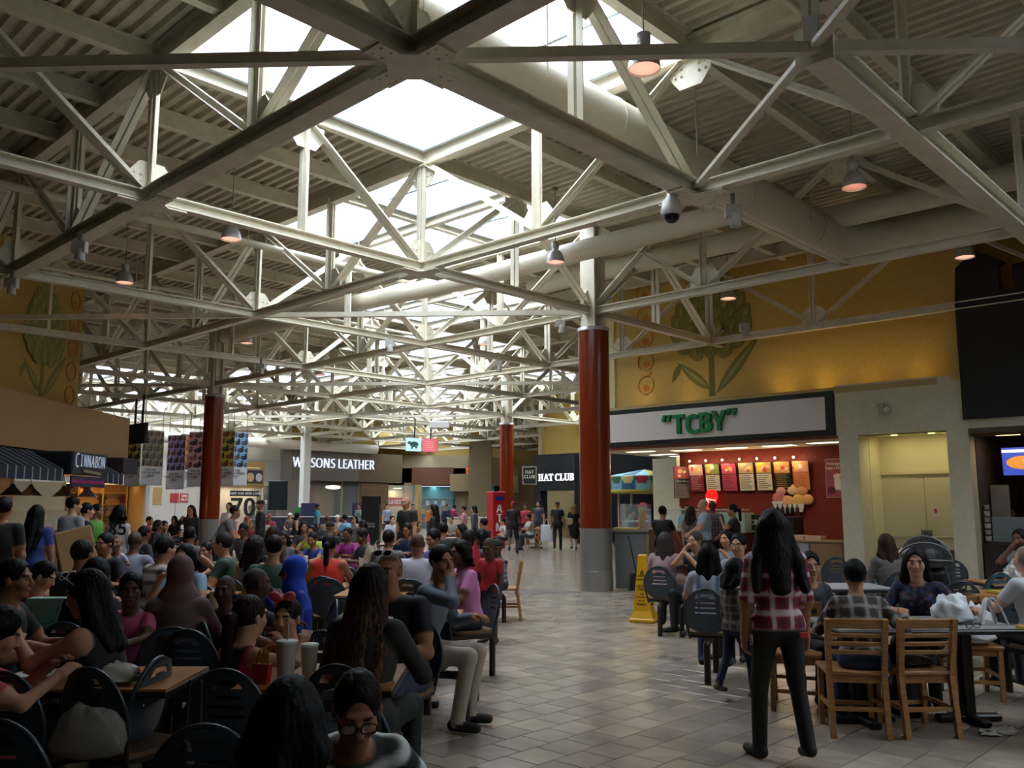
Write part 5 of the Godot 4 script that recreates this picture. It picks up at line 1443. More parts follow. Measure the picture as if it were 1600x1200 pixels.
# ---------------------------------------------------------------- furniture
func hoop_chair(col: String, label: String, xf: Transform3D) -> Node3D:
	var key := "chair" + col
	if shared.has(key): return dup(shared[key], "cafe_chair", label, xf)
	var t := thing("cafe_chair", label, "chair", xf, "hoop-backed cafe chairs")
	shared[key] = t
	var steel := mat("3a4248", 0.35, 0.6)
	# seat: rounded slab of wood
	var s := MB.new()
	var o := PackedVector2Array()
	for k in 24:
		var a := TAU * k / 24
		var c := cos(a); var d := sin(a)
		o.append(Vector2(signf(c) * pow(absf(c), 0.55) * 0.205, signf(d) * pow(absf(d), 0.55) * 0.2))
	s.prism(o, Vector3(0, 0.435, 0), Vector3(0, 0.462, 0), Vector3.BACK)
	put("seat", s.done(), grain("7a5a3a", 0.2, 0.03, 0.45, Vector3(6, 1, 1)), t)
	var rim := MB.new()
	var o2 := PackedVector2Array()
	for p in o: o2.append(p * 1.03)
	rim.prism(o2, Vector3(0, 0.415, 0), Vector3(0, 0.436, 0), Vector3.BACK)
	put("seat_rim", rim.done(), mat("1c1c1c", 0.5), t)
	# hoop
	var h := MB.new()
	var path := PackedVector3Array()
	for k in 25:
		var f := k / 24.0
		var a := PI * f
		var y: float
		var x := -cos(a) * 0.2
		if f < 0.14 or f > 0.86:
			var g := (f / 0.14) if f < 0.5 else ((1.0 - f) / 0.14)
			y = lerpf(0.4, 0.62, g)
			x = lerpf(0.165, 0.205, g) * (-1.0 if f < 0.5 else 1.0)
		else:
			var b := PI * (f - 0.14) / 0.72
			y = 0.62 + 0.245 * sin(b)
			x = -cos(b) * 0.205
		path.append(Vector3(x, y, 0.17 + (y - 0.4) * 0.22))
	h.tube(path, 0.0125, 8)
	put("back_hoop", h.done(), steel, t)
	# moulded back with a hand hole under the hoop and three short slots
	var b := MB.new()
	var half := func(y: float) -> float:
		if y < 0.62: return 0.2 * sqrt(clampf(1.0 - pow((0.62 - y) / 0.17, 2.2), 0.02, 1.0))
		return 0.2 * sqrt(clampf(1.0 - pow((y - 0.62) / 0.25, 2.0), 0.0, 1.0))
	var rows := 26
	for r in rows:
		var y0 := 0.455 + r * 0.0154
		var y1 := y0 + 0.0154
		for c in 16:
			var u0 := c / 8.0 - 1.0
			var u1 := (c + 1) / 8.0 - 1.0
			var um := absf((u0 + u1) * 0.5)
			if r in [15, 18, 12] and um < 0.55 and c > 3: continue
			if r >= 22 and r <= 23 and um < 0.62: continue
			if r == 21 and um > 0.2 and um < 0.6: continue
			var pts: Array[Vector3] = []
			for q in [[u0, y0], [u1, y0], [u1, y1], [u0, y1]]:
				var x: float = q[0] * half.call(q[1])
				pts.append(Vector3(x, q[1], 0.172 + (q[1] - 0.4) * 0.22 + 0.03 - x * x * 0.7))
			b.facing(pts[0], pts[1], pts[2], pts[3], Vector3(0, 0, 1))
			var bk := Vector3(0, 0, -0.01)
			b.facing(pts[0] + bk, pts[1] + bk, pts[2] + bk, pts[3] + bk, Vector3(0, 0, -1))
	put("backrest", b.done(), mat(col, 0.35), t)
	var l := MB.new()
	l.prism(PackedVector2Array([Vector2(-0.03, -0.025), Vector2(0.03, -0.025), Vector2(0.03, 0.025), Vector2(-0.03, 0.025)]), Vector3(0, 0.385, -0.36), Vector3(0, 0.385, 0.16))
	l.tube(arc(PackedVector3Array([Vector3(0, 0.385, 0.1), Vector3(0, 0.385, 0.25), Vector3(0, 0.0, 0.25)]), 0.12, 5), 0.032, 8)
	put("leg", l.done(), mat("35302c", 0.4, 0.4), t)
	var l2 := MB.new()
	l2.tube(arc(PackedVector3Array([Vector3(0, 0.385, -0.28), Vector3(0, 0.385, -0.38), Vector3(0, 0.0, -0.38)]), 0.1, 5), 0.032, 8)
	put("leg", l2.done(), mat("35302c", 0.4, 0.4), t)
	return t

func wood_chair(label: String, xf: Transform3D) -> Node3D:
	if shared.has("wood"): return dup(shared["wood"], "wooden_chair", label, xf)
	var t := thing("wooden_chair", label, "chair", xf, "ladder-back wooden chairs")
	shared["wood"] = t
	var w := grain("a8733c", 0.18, 0.02, 0.45, Vector3(1, 6, 1))
	for s in [-1.0, 1.0]:
		var m := MB.new()
		m.prism(PackedVector2Array([Vector2(-0.02, -0.022), Vector2(0.02, -0.022), Vector2(0.02, 0.022), Vector2(-0.02, 0.022)]), Vector3(s * 0.19, 0, 0.25), Vector3(s * 0.19, 0.43, 0.19), Vector3.BACK)
		m.prism(PackedVector2Array([Vector2(-0.02, -0.022), Vector2(0.02, -0.022), Vector2(0.02, 0.022), Vector2(-0.02, 0.022)]), Vector3(s * 0.19, 0.42, 0.19), Vector3(s * 0.2, 0.835, 0.262), Vector3.BACK)
		put("rear_post", m.done(), w, t)
		var f := MB.new()
		f.prism(PackedVector2Array([Vector2(-0.018, -0.018), Vector2(0.018, -0.018), Vector2(0.018, 0.018), Vector2(-0.018, 0.018)]), Vector3(s * 0.18, 0, -0.19), Vector3(s * 0.18, 0.43, -0.18), Vector3.BACK)
		put("front_leg", f.done(), w, t)
		box("side_stretcher", Vector3(s * 0.185, 0.2, 0.02), Vector3(0.018, 0.03, 0.4), w, t)
	for q in [[0.8, 0.07, 0.255], [0.715, 0.03, 0.242], [0.655, 0.03, 0.231], [0.595, 0.03, 0.22]]:
		box("slat", Vector3(0, q[0], q[2]), Vector3(0.37, q[1], 0.018), w, t, Basis(Vector3.RIGHT, 0.17), 0.004)
	box("seat", Vector3(0, 0.445, 0), Vector3(0.42, 0.03, 0.42), w, t, Basis(), 0.008)
	box("apron", Vector3(0, 0.4, 0.17), Vector3(0.36, 0.055, 0.02), w, t)
	box("apron", Vector3(0, 0.4, -0.17), Vector3(0.36, 0.055, 0.02), w, t)
	box("stretcher", Vector3(0, 0.2, 0.222), Vector3(0.36, 0.03, 0.018), w, t)
	box("stretcher", Vector3(0, 0.16, -0.19), Vector3(0.34, 0.03, 0.018), w, t)
	return t

func table(label: String, x: float, d: float, w: float, l: float, col: String, turn := 0.0) -> Node3D:
	var t := thing("dining_table", label, "table", Transform3D(Basis(Vector3.UP, turn), at(x, 0, d)), "food court tables")
	var top: Material = grain(col, 0.16, 0.02, 0.35, Vector3(4, 1, 1)) if col != "8d8f92" else grain(col, 0.08, 0.05, 0.35)
	box("table_top", Vector3(0, 0.737, 0), Vector3(w, 0.012, l), top, t)
	box("table_edge", Vector3(0, 0.715, 0), Vector3(w + 0.012, 0.032, l + 0.012), mat("16161a", 0.4), t, Basis(), 0.006)
	for s in ([0.0] if w < 1.1 else [-w * 0.3, w * 0.3]):
		box("pedestal", Vector3(s, 0.36, 0), Vector3(0.09, 0.68, 0.09), mat("121214", 0.4), t, Basis(), 0.01)
		box("foot", Vector3(s, 0.03, 0), Vector3(0.5, 0.05, 0.09), mat("121214", 0.4), t, Basis(), 0.012)
		box("foot", Vector3(s, 0.03, 0), Vector3(0.09, 0.052, 0.5), mat("121214", 0.4), t, Basis(), 0.012)
	return t

func turned(x: float, d: float, f: float, y := 0.0) -> Transform3D:   # f: 0 faces away from the camera, 90 to the right
	return Transform3D(Basis(Vector3.UP, -deg_to_rad(f)), at(x, y, d))

func build_furniture() -> void:
	for q in CHAIRS: hoop_chair(q[4], q[3], turned(q[0], q[1], q[2]))
	for q in WOOD_CHAIRS: wood_chair(q[3], turned(q[0], q[1], q[2]))
	for q in TABLES: table(q[6], q[0], q[1], q[2], q[3], q[4], q[5])

# ---------------------------------------------------------------- small things
func cup(label: String, p: Vector3, h: float, col: String, lid := true, straw := true) -> void:
	var t := thing("paper_cup", label, "cup", Transform3D(Basis(), p), "drink cups")
	var m := MB.new()
	var r := h * 0.27
	m.lathe(PackedVector2Array([Vector2(0, 0), Vector2(r * 0.75, 0), Vector2(r, h), Vector2(r * 0.95, h)]), 20)
	put("cup_body", m.done(), mat(col, 0.5), t)
	if lid:
		var l := MB.new()
		l.lathe(PackedVector2Array([Vector2(r * 1.06, h - 0.004), Vector2(r * 1.06, h + 0.008), Vector2(r * 0.8, h + 0.012), Vector2(0, h + 0.01)]), 20)
		put("lid", l.done(), mat("c8c8c4", 0.3), t)
	if straw:
		var s := MB.new()
		s.tube(PackedVector3Array([Vector3(0, h * 0.6, 0), Vector3(0.008, h + 0.09, 0)]), 0.0035, 6)
		put("straw", s.done(), mat("d8c0c0", 0.4), t)

func tray(label: String, p: Vector3, w: float, l: float, col: String, turn := 0.0) -> Node3D:
	var t := thing("food_tray", label, "tray", Transform3D(Basis(Vector3.UP, turn), p), "food trays")
	var m := MB.new()
	m.cbox(Vector3(0, 0.006, 0), Vector3(w * 0.9, 0.012, l * 0.88), 0.004)
	for s in [-1.0, 1.0]:
		m.bar(Vector3(s * w * 0.47, 0.016, -l * 0.5), Vector3(s * w * 0.47, 0.016, l * 0.5), w * 0.09, 0.022)
		m.bar(Vector3(-w * 0.5, 0.016, s * l * 0.46), Vector3(w * 0.5, 0.016, s * l * 0.46), l * 0.1, 0.022)
	put("tray_body", m.done(), mat(col, 0.4), t)
	return t

func crumpled(called: String, label: String, cat: String, p: Vector3, r: Vector3, material: Material, sd: int, rough := 0.25, turn := 0.0) -> MeshInstance3D:
	var n := FastNoiseLite.new()
	n.seed = sd
	n.frequency = 1.6
	n.fractal_octaves = 2
	var m := MB.new()
	m.ball(Vector3.ZERO, Vector3.ONE, 28, 18)
	for k in m.v.size():
		var d := m.v[k]
		var q := 1.0 + rough * n.get_noise_3dv(d * 1.2) * 2.0
		var y := d.y
		if y < 0.0: y *= 0.25
		m.v[k] = Vector3(d.x * r.x * q, (y + 0.25) * r.y * q, d.z * r.z * q)
	var acc := PackedVector3Array()
	acc.resize(m.v.size())
	for k in range(0, m.ix.size(), 3):
		var f := (m.v[m.ix[k + 2]] - m.v[m.ix[k]]).cross(m.v[m.ix[k + 1]] - m.v[m.ix[k]])
		for e in 3: acc[m.ix[k + e]] += f
	for k in m.v.size(): m.n[k] = acc[k].normalized() if acc[k].length() > 1e-9 else Vector3.UP
	var o := put(called, m.done(), material, null, Transform3D(Basis(Vector3.UP, turn), p))
	tag(o, label, cat)
	return o

func build_small_things() -> void:
	# caution cone
	var c := thing("caution_cone", "tall yellow four-sided caution cone standing on the aisle floor", "caution cone", turned(1.89, 12.78, 22))
	var y := mat("d19a0c", 0.4)
	box("cone_base", Vector3(0, 0.03, 0), Vector3(0.37, 0.06, 0.37), y, c, Basis(), 0.015)
	var m := MB.new()
	var lv := [[0.05, 0.165], [0.16, 0.125], [0.93, 0.06], [0.945, 0.05]]
	for k in 3:
		for s in 4:
			var a := Basis(Vector3.UP, s * PI / 2)
			m.facing(a * Vector3(-lv[k][1], lv[k][0], lv[k][1]), a * Vector3(lv[k][1], lv[k][0], lv[k][1]), a * Vector3(lv[k + 1][1], lv[k + 1][0], lv[k + 1][1]), a * Vector3(-lv[k + 1][1], lv[k + 1][0], lv[k + 1][1]), a * Vector3(0, 0, 1))
	m.facing(Vector3(-0.05, 0.945, -0.05), Vector3(0.05, 0.945, -0.05), Vector3(0.05, 0.945, 0.05), Vector3(-0.05, 0.945, 0.05), Vector3.UP)
	put("cone_body", m.done(), y, c)
	var ink := mat("1c160a", 0.7)
	for s in 4:
		var a := Basis(Vector3.UP, s * PI / 2)
		var tilt := Basis(Vector3.RIGHT, -0.0845)
		var tr := MB.new()
		for e in 3:
			var p0 := Vector3(0.035 * sin(TAU * e / 3), 0.035 * cos(TAU * e / 3), 0)
			var p1 := Vector3(0.035 * sin(TAU * (e + 1) / 3), 0.035 * cos(TAU * (e + 1) / 3), 0)
			tr.bar(p0, p1, 0.006, 0.004, Vector3.BACK)
		tr.box(Vector3(0, 0.004, 0), Vector3(0.006, 0.02, 0.004))
		put("warning_triangle", tr.done(), ink, c, Transform3D(a * tilt, a * Vector3(0, 0.69, 0.083)))
		var ls := [["CAUTION", 0.645, 0.036], ["CUIDADO", 0.595, 0.036], ["SAFETY", 0.5, 0.048], ["FIRST", 0.455, 0.048], ["LA", 0.395, 0.045], ["SEGURIDAD", 0.35, 0.034], ["ES LO", 0.3, 0.034], ["PRIMERO", 0.25, 0.034]]
		for l in ls:
			var z: float = lerpf(0.125, 0.06, (l[1] - 0.16) / 0.77) + 0.002
			words(l[0], l[2], 0.003, ink, c, Transform3D(a * tilt, a * Vector3(0, l[1], z)), "lettering", "Droid Sans", 800)
	# things on the near right table
	var plastic := StandardMaterial3D.new()
	plastic.albedo_color = Color("d4d4d8")
	plastic.roughness = 0.35
	plastic.backlight_enabled = true
	plastic.backlight = Color(0.35, 0.35, 0.36)
	crumpled("plastic_bag", "white plastic shopping bag slumped on the grey table", "bag", at(3.42, 0.745, 6.95), Vector3(0.17, 0.17, 0.12), plastic, 4, 0.14, 0.3)
	crumpled("plastic_bag", "white plastic bag lying on the wooden chair seat behind table", "bag", at(4.0, 0.47, 7.75), Vector3(0.19, 0.26, 0.16), plastic, 9, 0.12, 1.0)
	var hb := thing("bag_handles", "looped handles of a white plastic bag on the grey table edge", "bag", Transform3D(Basis(), at(3.68, 0.745, 6.85)))
	for s in [-1.0, 1.0]:
		var h := MB.new()
		h.tube(arc(PackedVector3Array([Vector3(s * 0.1, 0.0, 0.03), Vector3(s * 0.07, 0.12, 0), Vector3(s * 0.02, 0.21, -0.03), Vector3(-s * 0.03, 0.1, -0.05), Vector3(-s * 0.05, 0.0, -0.06)]), 0.05, 4), 0.018, 8, -1.0, true, 0.4)
		put("handle", h.done(), plastic, hb)
	var gl := thing("eyeglasses", "folded black eyeglasses on the grey table", "eyeglasses", Transform3D(Basis(Vector3.UP, 0.2), at(3.42, 0.752, 6.64)))
	for s in [-1.0, 1.0]:
		var r := MB.new()
		var pts := PackedVector3Array()
		for k in 13: pts.append(Vector3(s * 0.033 + 0.028 * cos(TAU * k / 12), 0.012 + 0.018 * sin(TAU * k / 12), 0))
		r.tube(pts, 0.003, 6, -1.0, false)
		put("rim", r.done(), mat("101010", 0.3), gl)
		var tm := MB.new()
		tm.tube(PackedVector3Array([Vector3(s * 0.062, 0.018, 0), Vector3(s * 0.06, 0.008, -0.09), Vector3(s * 0.02, 0.0, -0.1)]), 0.0025, 6)
		put("temple", tm.done(), mat("101010", 0.3), gl)
	var t1 := tray("yellow-green tray with a white takeout box near the plaid-shirt man", at(2.95, 0.744, 7.05), 0.34, 0.26, "a8a83a", 0.4)
	crumpled("takeout_box", "crumpled white food wrapper on the tray near the plaid-shirt man", "wrapper", at(2.93, 0.762, 7.05), Vector3(0.12, 0.06, 0.09), mat("c0b4ac", 0.7), 12, 0.3)
	var t2 := tray("large yellow tray on the orange table at right edge", at(3.95, 0.744, 6.45), 0.44, 0.34, "c0a82c", 0.1)
	var box1 := thing("takeout_box", "white foam takeout box on the large yellow tray", "box", Transform3D(Basis(Vector3.UP, 0.2), at(3.98, 0.772, 6.45)))
	box("lower_half", Vector3(0, 0.02, 0), Vector3(0.24, 0.04, 0.22), mat("d0ccd0", 0.5), box1, Basis(), 0.012)
	box("lid", Vector3(0, 0.055, 0), Vector3(0.22, 0.03, 0.2), mat("d0ccd0", 0.5), box1, Basis(), 0.014)
	var bag := crumpled("handbag", "black leather handbag lying on the second wooden chair", "handbag", at(2.98, 0.463, 6.75), Vector3(0.2, 0.13, 0.14), mat("0f1012", 0.3), 21, 0.12)
	crumpled("backpack", "black backpack on the floor under the grey table", "backpack", at(3.12, 0.0, 7.15), Vector3(0.17, 0.3, 0.12), mat("0e0f12", 0.6), 22, 0.12)
	var draw_floral := func(im: Image) -> void:
		var r := RandomNumberGenerator.new()
		r.seed = 8
		im.fill(Color("1c2030"))
		for k in 60: blob(im, r.randf() * 64, r.randf() * 64, 3, 3, Color(["8a2a50", "2a3a8a", "3a7a8a", "6a2a6a"][k % 4]))
	crumpled("fabric_bag", "colourful patterned bag hanging beside the table leg", "bag", at(2.72, 0.12, 7.1), Vector3(0.07, 0.3, 0.07), print_mat("floral_bag", 64, 64, draw_floral), 23, 0.15)
	for q in [[3.55, 6.62, 31, "crumpled white napkin on the floor left of table foot"], [3.95, 6.55, 32, "torn white paper on the floor at right"]]:
		crumpled("napkin", q[3], "napkin", at(q[0], 0.002, q[1]), Vector3(0.16, 0.025, 0.06), mat("b8b4ac", 0.8), q[2], 0.5, 0.4)
	tray("yellow tray on the far table at right before the white shirt man", at(5.2, 0.744, 9.2), 0.45, 0.3, "b8a838", 0.0)
	tray("pale green tray in front of the girl in white T-shirt", at(2.95, 0.744, 11.2), 0.4, 0.28, "a8b048", 0.3)
	crumpled("napkin", "heap of white napkins on the far right table", "napkin", at(6.0, 0.745, 10.6), Vector3(0.12, 0.16, 0.1), mat("c8c4c0", 0.8), 41, 0.35)
	# near left tables
	var pl := thing("plate", "foam plate of orange spaghetti in front of the coral-top girl", "plate", Transform3D(Basis(), at(-2.5, 0.744, 4.78)))
	var d := MB.new()
	d.lathe(PackedVector2Array([Vector2(0, 0.004), Vector2(0.09, 0.004), Vector2(0.13, 0.025), Vector2(0.125, 0.026)]), 24)
	put("dish", d.done(), mat("c8bcb4", 0.5), pl)
	var rng := RandomNumberGenerator.new()
	rng.seed = 17
	var sp := MB.new()
	for k in 40:
		var pts := PackedVector3Array()
		var a := rng.randf() * TAU
		var rr := rng.randf_range(0.01, 0.075)
		for e in 5: pts.append(Vector3(rr * cos(a + e * 0.5) + rng.randf_range(-0.01, 0.01), 0.03 + 0.035 * (1.0 - rr / 0.09) + rng.randf_range(-0.006, 0.006), rr * sin(a + e * 0.5)))
		sp.tube(pts, 0.004, 5)
	var spo := put("spaghetti", sp.done(), mat("a8582a", 0.4), pl)
	spo.set_meta("kind", "stuff")
	crumpled("paper_bag", "pale takeaway bag standing on the chair and near orange table", "bag", at(-2.08, 0.744, 4.62), Vector3(0.17, 0.09, 0.08), mat("b4b0a0", 0.7), 51, 0.14)
	crumpled("plastic_bag", "pale shopping bag hanging down behind the near chair back", "bag", at(-2.0, 0.465, 4.3), Vector3(0.18, 0.2, 0.07), mat("8a867c", 0.7), 52, 0.07)
	var mint := thing("handbag", "mint green handbag standing on the left table", "handbag", Transform3D(Basis(Vector3.UP, 0.1).scaled(Vector3.ONE * 0.8), at(-3.5, 0.744, 6.75)))
	var mb := MB.new()
	mb.prism(PackedVector2Array([Vector2(-0.2, 0), Vector2(0.2, 0), Vector2(0.185, 0.24), Vector2(0.17, 0.265), Vector2(-0.17, 0.265), Vector2(-0.185, 0.24)]), Vector3(0, 0, 0.08), Vector3(0, 0, -0.08))
	put("bag_body", mb.done(), mat("9cc6b6", 0.45), mint)
	for s in [-1.0, 1.0]:
		var h := MB.new()
		h.tube(arc(PackedVector3Array([Vector3(-0.12, 0.2, s * 0.083), Vector3(-0.11, 0.06, s * 0.1), Vector3(0.0, 0.03, s * 0.105), Vector3(0.11, 0.06, s * 0.1), Vector3(0.12, 0.2, s * 0.083)]), 0.08, 4), 0.007, 6)
		put("handle", h.done(), mat("5f8878", 0.4), mint)
	box("clasp", Vector3(0, 0.23, 0.08), Vector3(0.06, 0.012, 0.006), mat("b8b090", 0.3, 0.8), mint)
	cup("tall white paper cup with straw held by the pink-strap girl", at(-1.17, 0.744, 4.66), 0.2, "b8aea6")
	cup("second white cup beside the girl with the bow", at(-1.07, 0.744, 4.75), 0.17, "b0a898", true, false)
	var yc := thing("french_fries", "red and yellow box of fries by the girl with the bow", "food box", turned(-1.28, 4.62, 20, 0.744))
	var fm := MB.new()
	fm.prism(PackedVector2Array([Vector2(-0.035, 0), Vector2(0.035, 0), Vector2(0.05, 0.1), Vector2(-0.05, 0.1)]), Vector3(0, 0, 0.02), Vector3(0, 0, -0.02))
	put("carton", fm.done(), mat("a8241c", 0.5), yc)
	for k in 8: box("fry", Vector3(-0.035 + k * 0.01, 0.12 + (k % 3) * 0.012, 0), Vector3(0.008, 0.07, 0.008), mat("c8a04a", 0.6), yc, Basis(Vector3.BACK, (k - 4) * 0.05))
	cup("white paper cup with straw on the table by the small boy", at(-2.42, 0.744, 7.3), 0.2, "c4beb4")
	var rt := tray("red food carton on the table beside the white cup", at(-2.5, 0.744, 7.15), 0.2, 0.14, "8a2a1c", 0.2)
	var rt2 := tray("red food basket in front of the girl in pink", at(-3.1, 0.744, 7.1), 0.16, 0.12, "8a1c18", 0.2)
	cup("striped drink cup held by the man in green polo", at(-3.62, 0.93, 9.9), 0.17, "c8a040", true, false)
	var bg := thing("paper_bag", "brown paper bag standing on the table near white T-shirt man", "bag", turned(-1.35, 9.3, 10, 0.744))
	box("bag_body", Vector3(0, 0.14, 0), Vector3(0.22, 0.28, 0.12), mat("8a6038", 0.8), bg, Basis(), 0.015)
	box("folded_rim", Vector3(0, 0.285, 0), Vector3(0.21, 0.012, 0.1), mat("7a5430", 0.8), bg)
	cup("clear plastic bottle cup with green label on the near table", at(-0.8, 0.744, 5.6), 0.2, "4a8a5a", true, false)
	cup("pink and white can on the table by the brown bag", at(-1.6, 0.744, 9.25), 0.13, "b88a90", false, true)
	for q in [[-3.3, 13.2, "first white cup on the crowded middle table"], [-3.1, 13.3, "second white cup on the crowded middle table"], [-3.9, 13.1, "third white cup on the crowded middle table"]]:
		cup(q[2], at(q[0], 0.744, q[1]), 0.14, "c8c4be", true, false)
	cup("white cup with lid before the girl in white T-shirt", at(3.2, 0.744, 11.4), 0.16, "c0bcb8")
	cup("pink striped cup held up by the woman at right table", at(3.25, 0.85, 13.1), 0.2, "c89a9a")
	# brown paper sack and cardboard carried at left, shopping bags
	var cb := thing("cardboard_sheet", "large tan paper bag carried by man in grey sweatshirt", "bag", turned(-6.35, 12.9, -30, 0.7))
	box("bag_body", Vector3(0, 0.3, 0), Vector3(0.5, 0.62, 0.16), mat("8a6a42", 0.8), cb, Basis(Vector3.BACK, 0.25), 0.02)
	var wb := thing("shopping_bag", "white shopping bag carried by walking man in black", "bag", turned(1.3, 33.2, 10, 0.3))
	box("bag_body", Vector3(0, 0.3, 0), Vector3(0.42, 0.62, 0.2), mat("c8c8cc", 0.6), wb, Basis(), 0.02)
	var hl := MB.new()
	hl.tube(arc(PackedVector3Array([Vector3(-0.1, 0.6, 0), Vector3(0, 0.85, 0), Vector3(0.1, 0.6, 0)]), 0.05, 3), 0.01, 5)
	put("handle", hl.done(), mat("c8c8cc", 0.6), wb)
	var gb := thing("shopping_bag", "lime green bag held by woman in pink top at left", "bag", turned(-7.5, 20.6, 170, 0.95))
	box("bag_body", Vector3(0, 0.12, 0), Vector3(0.24, 0.3, 0.12), mat("5aa02a", 0.6), gb, Basis(), 0.03)
	var cbag := thing("handbag", "cream shoulder bag of the blonde woman in black dress", "handbag", turned(2.1, 32.7, 0, 0.92))
	box("bag_body", Vector3(0, 0.12, 0), Vector3(0.34, 0.26, 0.14), mat("b8a078", 0.5), cbag, Basis(), 0.04)
	# stroller
	var st := thing("stroller", "black stroller with shiny white-streaked canopy beside the double doors", "stroller", Transform3D(Basis(Vector3.UP, deg_to_rad(-20)).scaled(Vector3.ONE * 1.08), at(5.35, 0, 11.5)))
	var cn := MB.new()
	for a in 12:
		for e in 10:
			var f := func(p: int, q: int) -> Vector3:
				var th := -0.2 + PI * 0.72 * p / 12.0
				var ph := PI * q / 10.0
				return Vector3(0.3 * cos(ph), 0.86 + 0.3 * sin(ph) * sin(th), 0.32 * sin(ph) * cos(th))
			cn.facing(f.call(a, e), f.call(a + 1, e), f.call(a + 1, e + 1), f.call(a, e + 1), f.call(a, e) - Vector3(0, 0.8, 0))
	put("canopy", cn.done(), mat("2c2e32", 0.12, 0.0, 1.0), st)
	for a in 3:
		var rb := MB.new()
		var pts := PackedVector3Array()
		for e in 13:
			var th := 0.1 + a * 0.75
			var ph := PI * e / 12.0
			pts.append(Vector3(0.303 * cos(ph), 0.86 + 0.303 * sin(ph) * sin(th), 0.323 * sin(ph) * cos(th)))
		rb.tube(pts, 0.008, 6)
		put("canopy_rib", rb.done(), mat("8a8c90", 0.3), st)
	box("seat_shell", Vector3(0, 0.6, -0.02), Vector3(0.42, 0.5, 0.4), mat("15161a", 0.6), st, Basis(Vector3.RIGHT, 0.3), 0.06)
	for s in [-1.0, 1.0]:
		var fr := MB.new()
		fr.tube(arc(PackedVector3Array([Vector3(s * 0.24, 0.98, -0.36), Vector3(s * 0.25, 0.85, -0.28), Vector3(s * 0.27, 0.12, 0.38)]), 0.1, 4), 0.016, 8)
		fr.tube(PackedVector3Array([Vector3(s * 0.27, 0.6, -0.08), Vector3(s * 0.27, 0.12, -0.4)]), 0.016, 8)
		put("frame", fr.done(), mat("2a2a2c", 0.4, 0.5), st)
		for z in [0.38, -0.4]:
			var wh := MB.new()
			wh.lathe(PackedVector2Array([Vector2(0.02, -0.02), Vector2(0.11, -0.02), Vector2(0.12, 0), Vector2(0.11, 0.02), Vector2(0.02, 0.02)]), 18, Transform3D(Basis(Vector3.BACK, PI / 2), Vector3(s * 0.29, 0.12, z)))
			put("wheel", wh.done(), mat("141416", 0.7), st)
	var gr := MB.new()
	gr.tube(PackedVector3Array([Vector3(-0.24, 0.98, -0.36), Vector3(0.24, 0.98, -0.36)]), 0.02, 8)
	put("handlebar", gr.done(), mat("18181a", 0.7), st)
	# red coat over a chair, sweater over a chair
	crumpled("coat", "red coat hung over a chair behind woman in pink", "coat", at(-0.52, 0.45, 11.7), Vector3(0.22, 0.5, 0.12), mat("9c1220", 0.8), 61, 0.15)
	crumpled("sweater", "cream sweater draped over a chair near woman in red", "sweater", at(-2.05, 0.5, 13.1), Vector3(0.2, 0.42, 0.12), mat("9a8a74", 0.85), 62, 0.2)
	crumpled("backpack", "grey rucksack on the floor under table by the caution cone", "backpack", at(2.75, 0, 13.0), Vector3(0.16, 0.32, 0.14), mat("4a4a44", 0.8), 63, 0.2)
	var st2 := thing("strap", "black bag strap looped over the near chair back", "strap", Transform3D(Basis(), at(-1.42, 0.6, 4.12)))
	var sm := MB.new()
	sm.tube(arc(PackedVector3Array([Vector3(-0.03, 0.27, 0.05), Vector3(-0.035, 0.05, 0.07), Vector3(0, 0.0, 0.075), Vector3(0.03, 0.05, 0.07), Vector3(0.02, 0.27, 0.05)]), 0.04, 4), 0.008, 6)
	put("band", sm.done(), mat("0c0c0e", 0.6), st2)

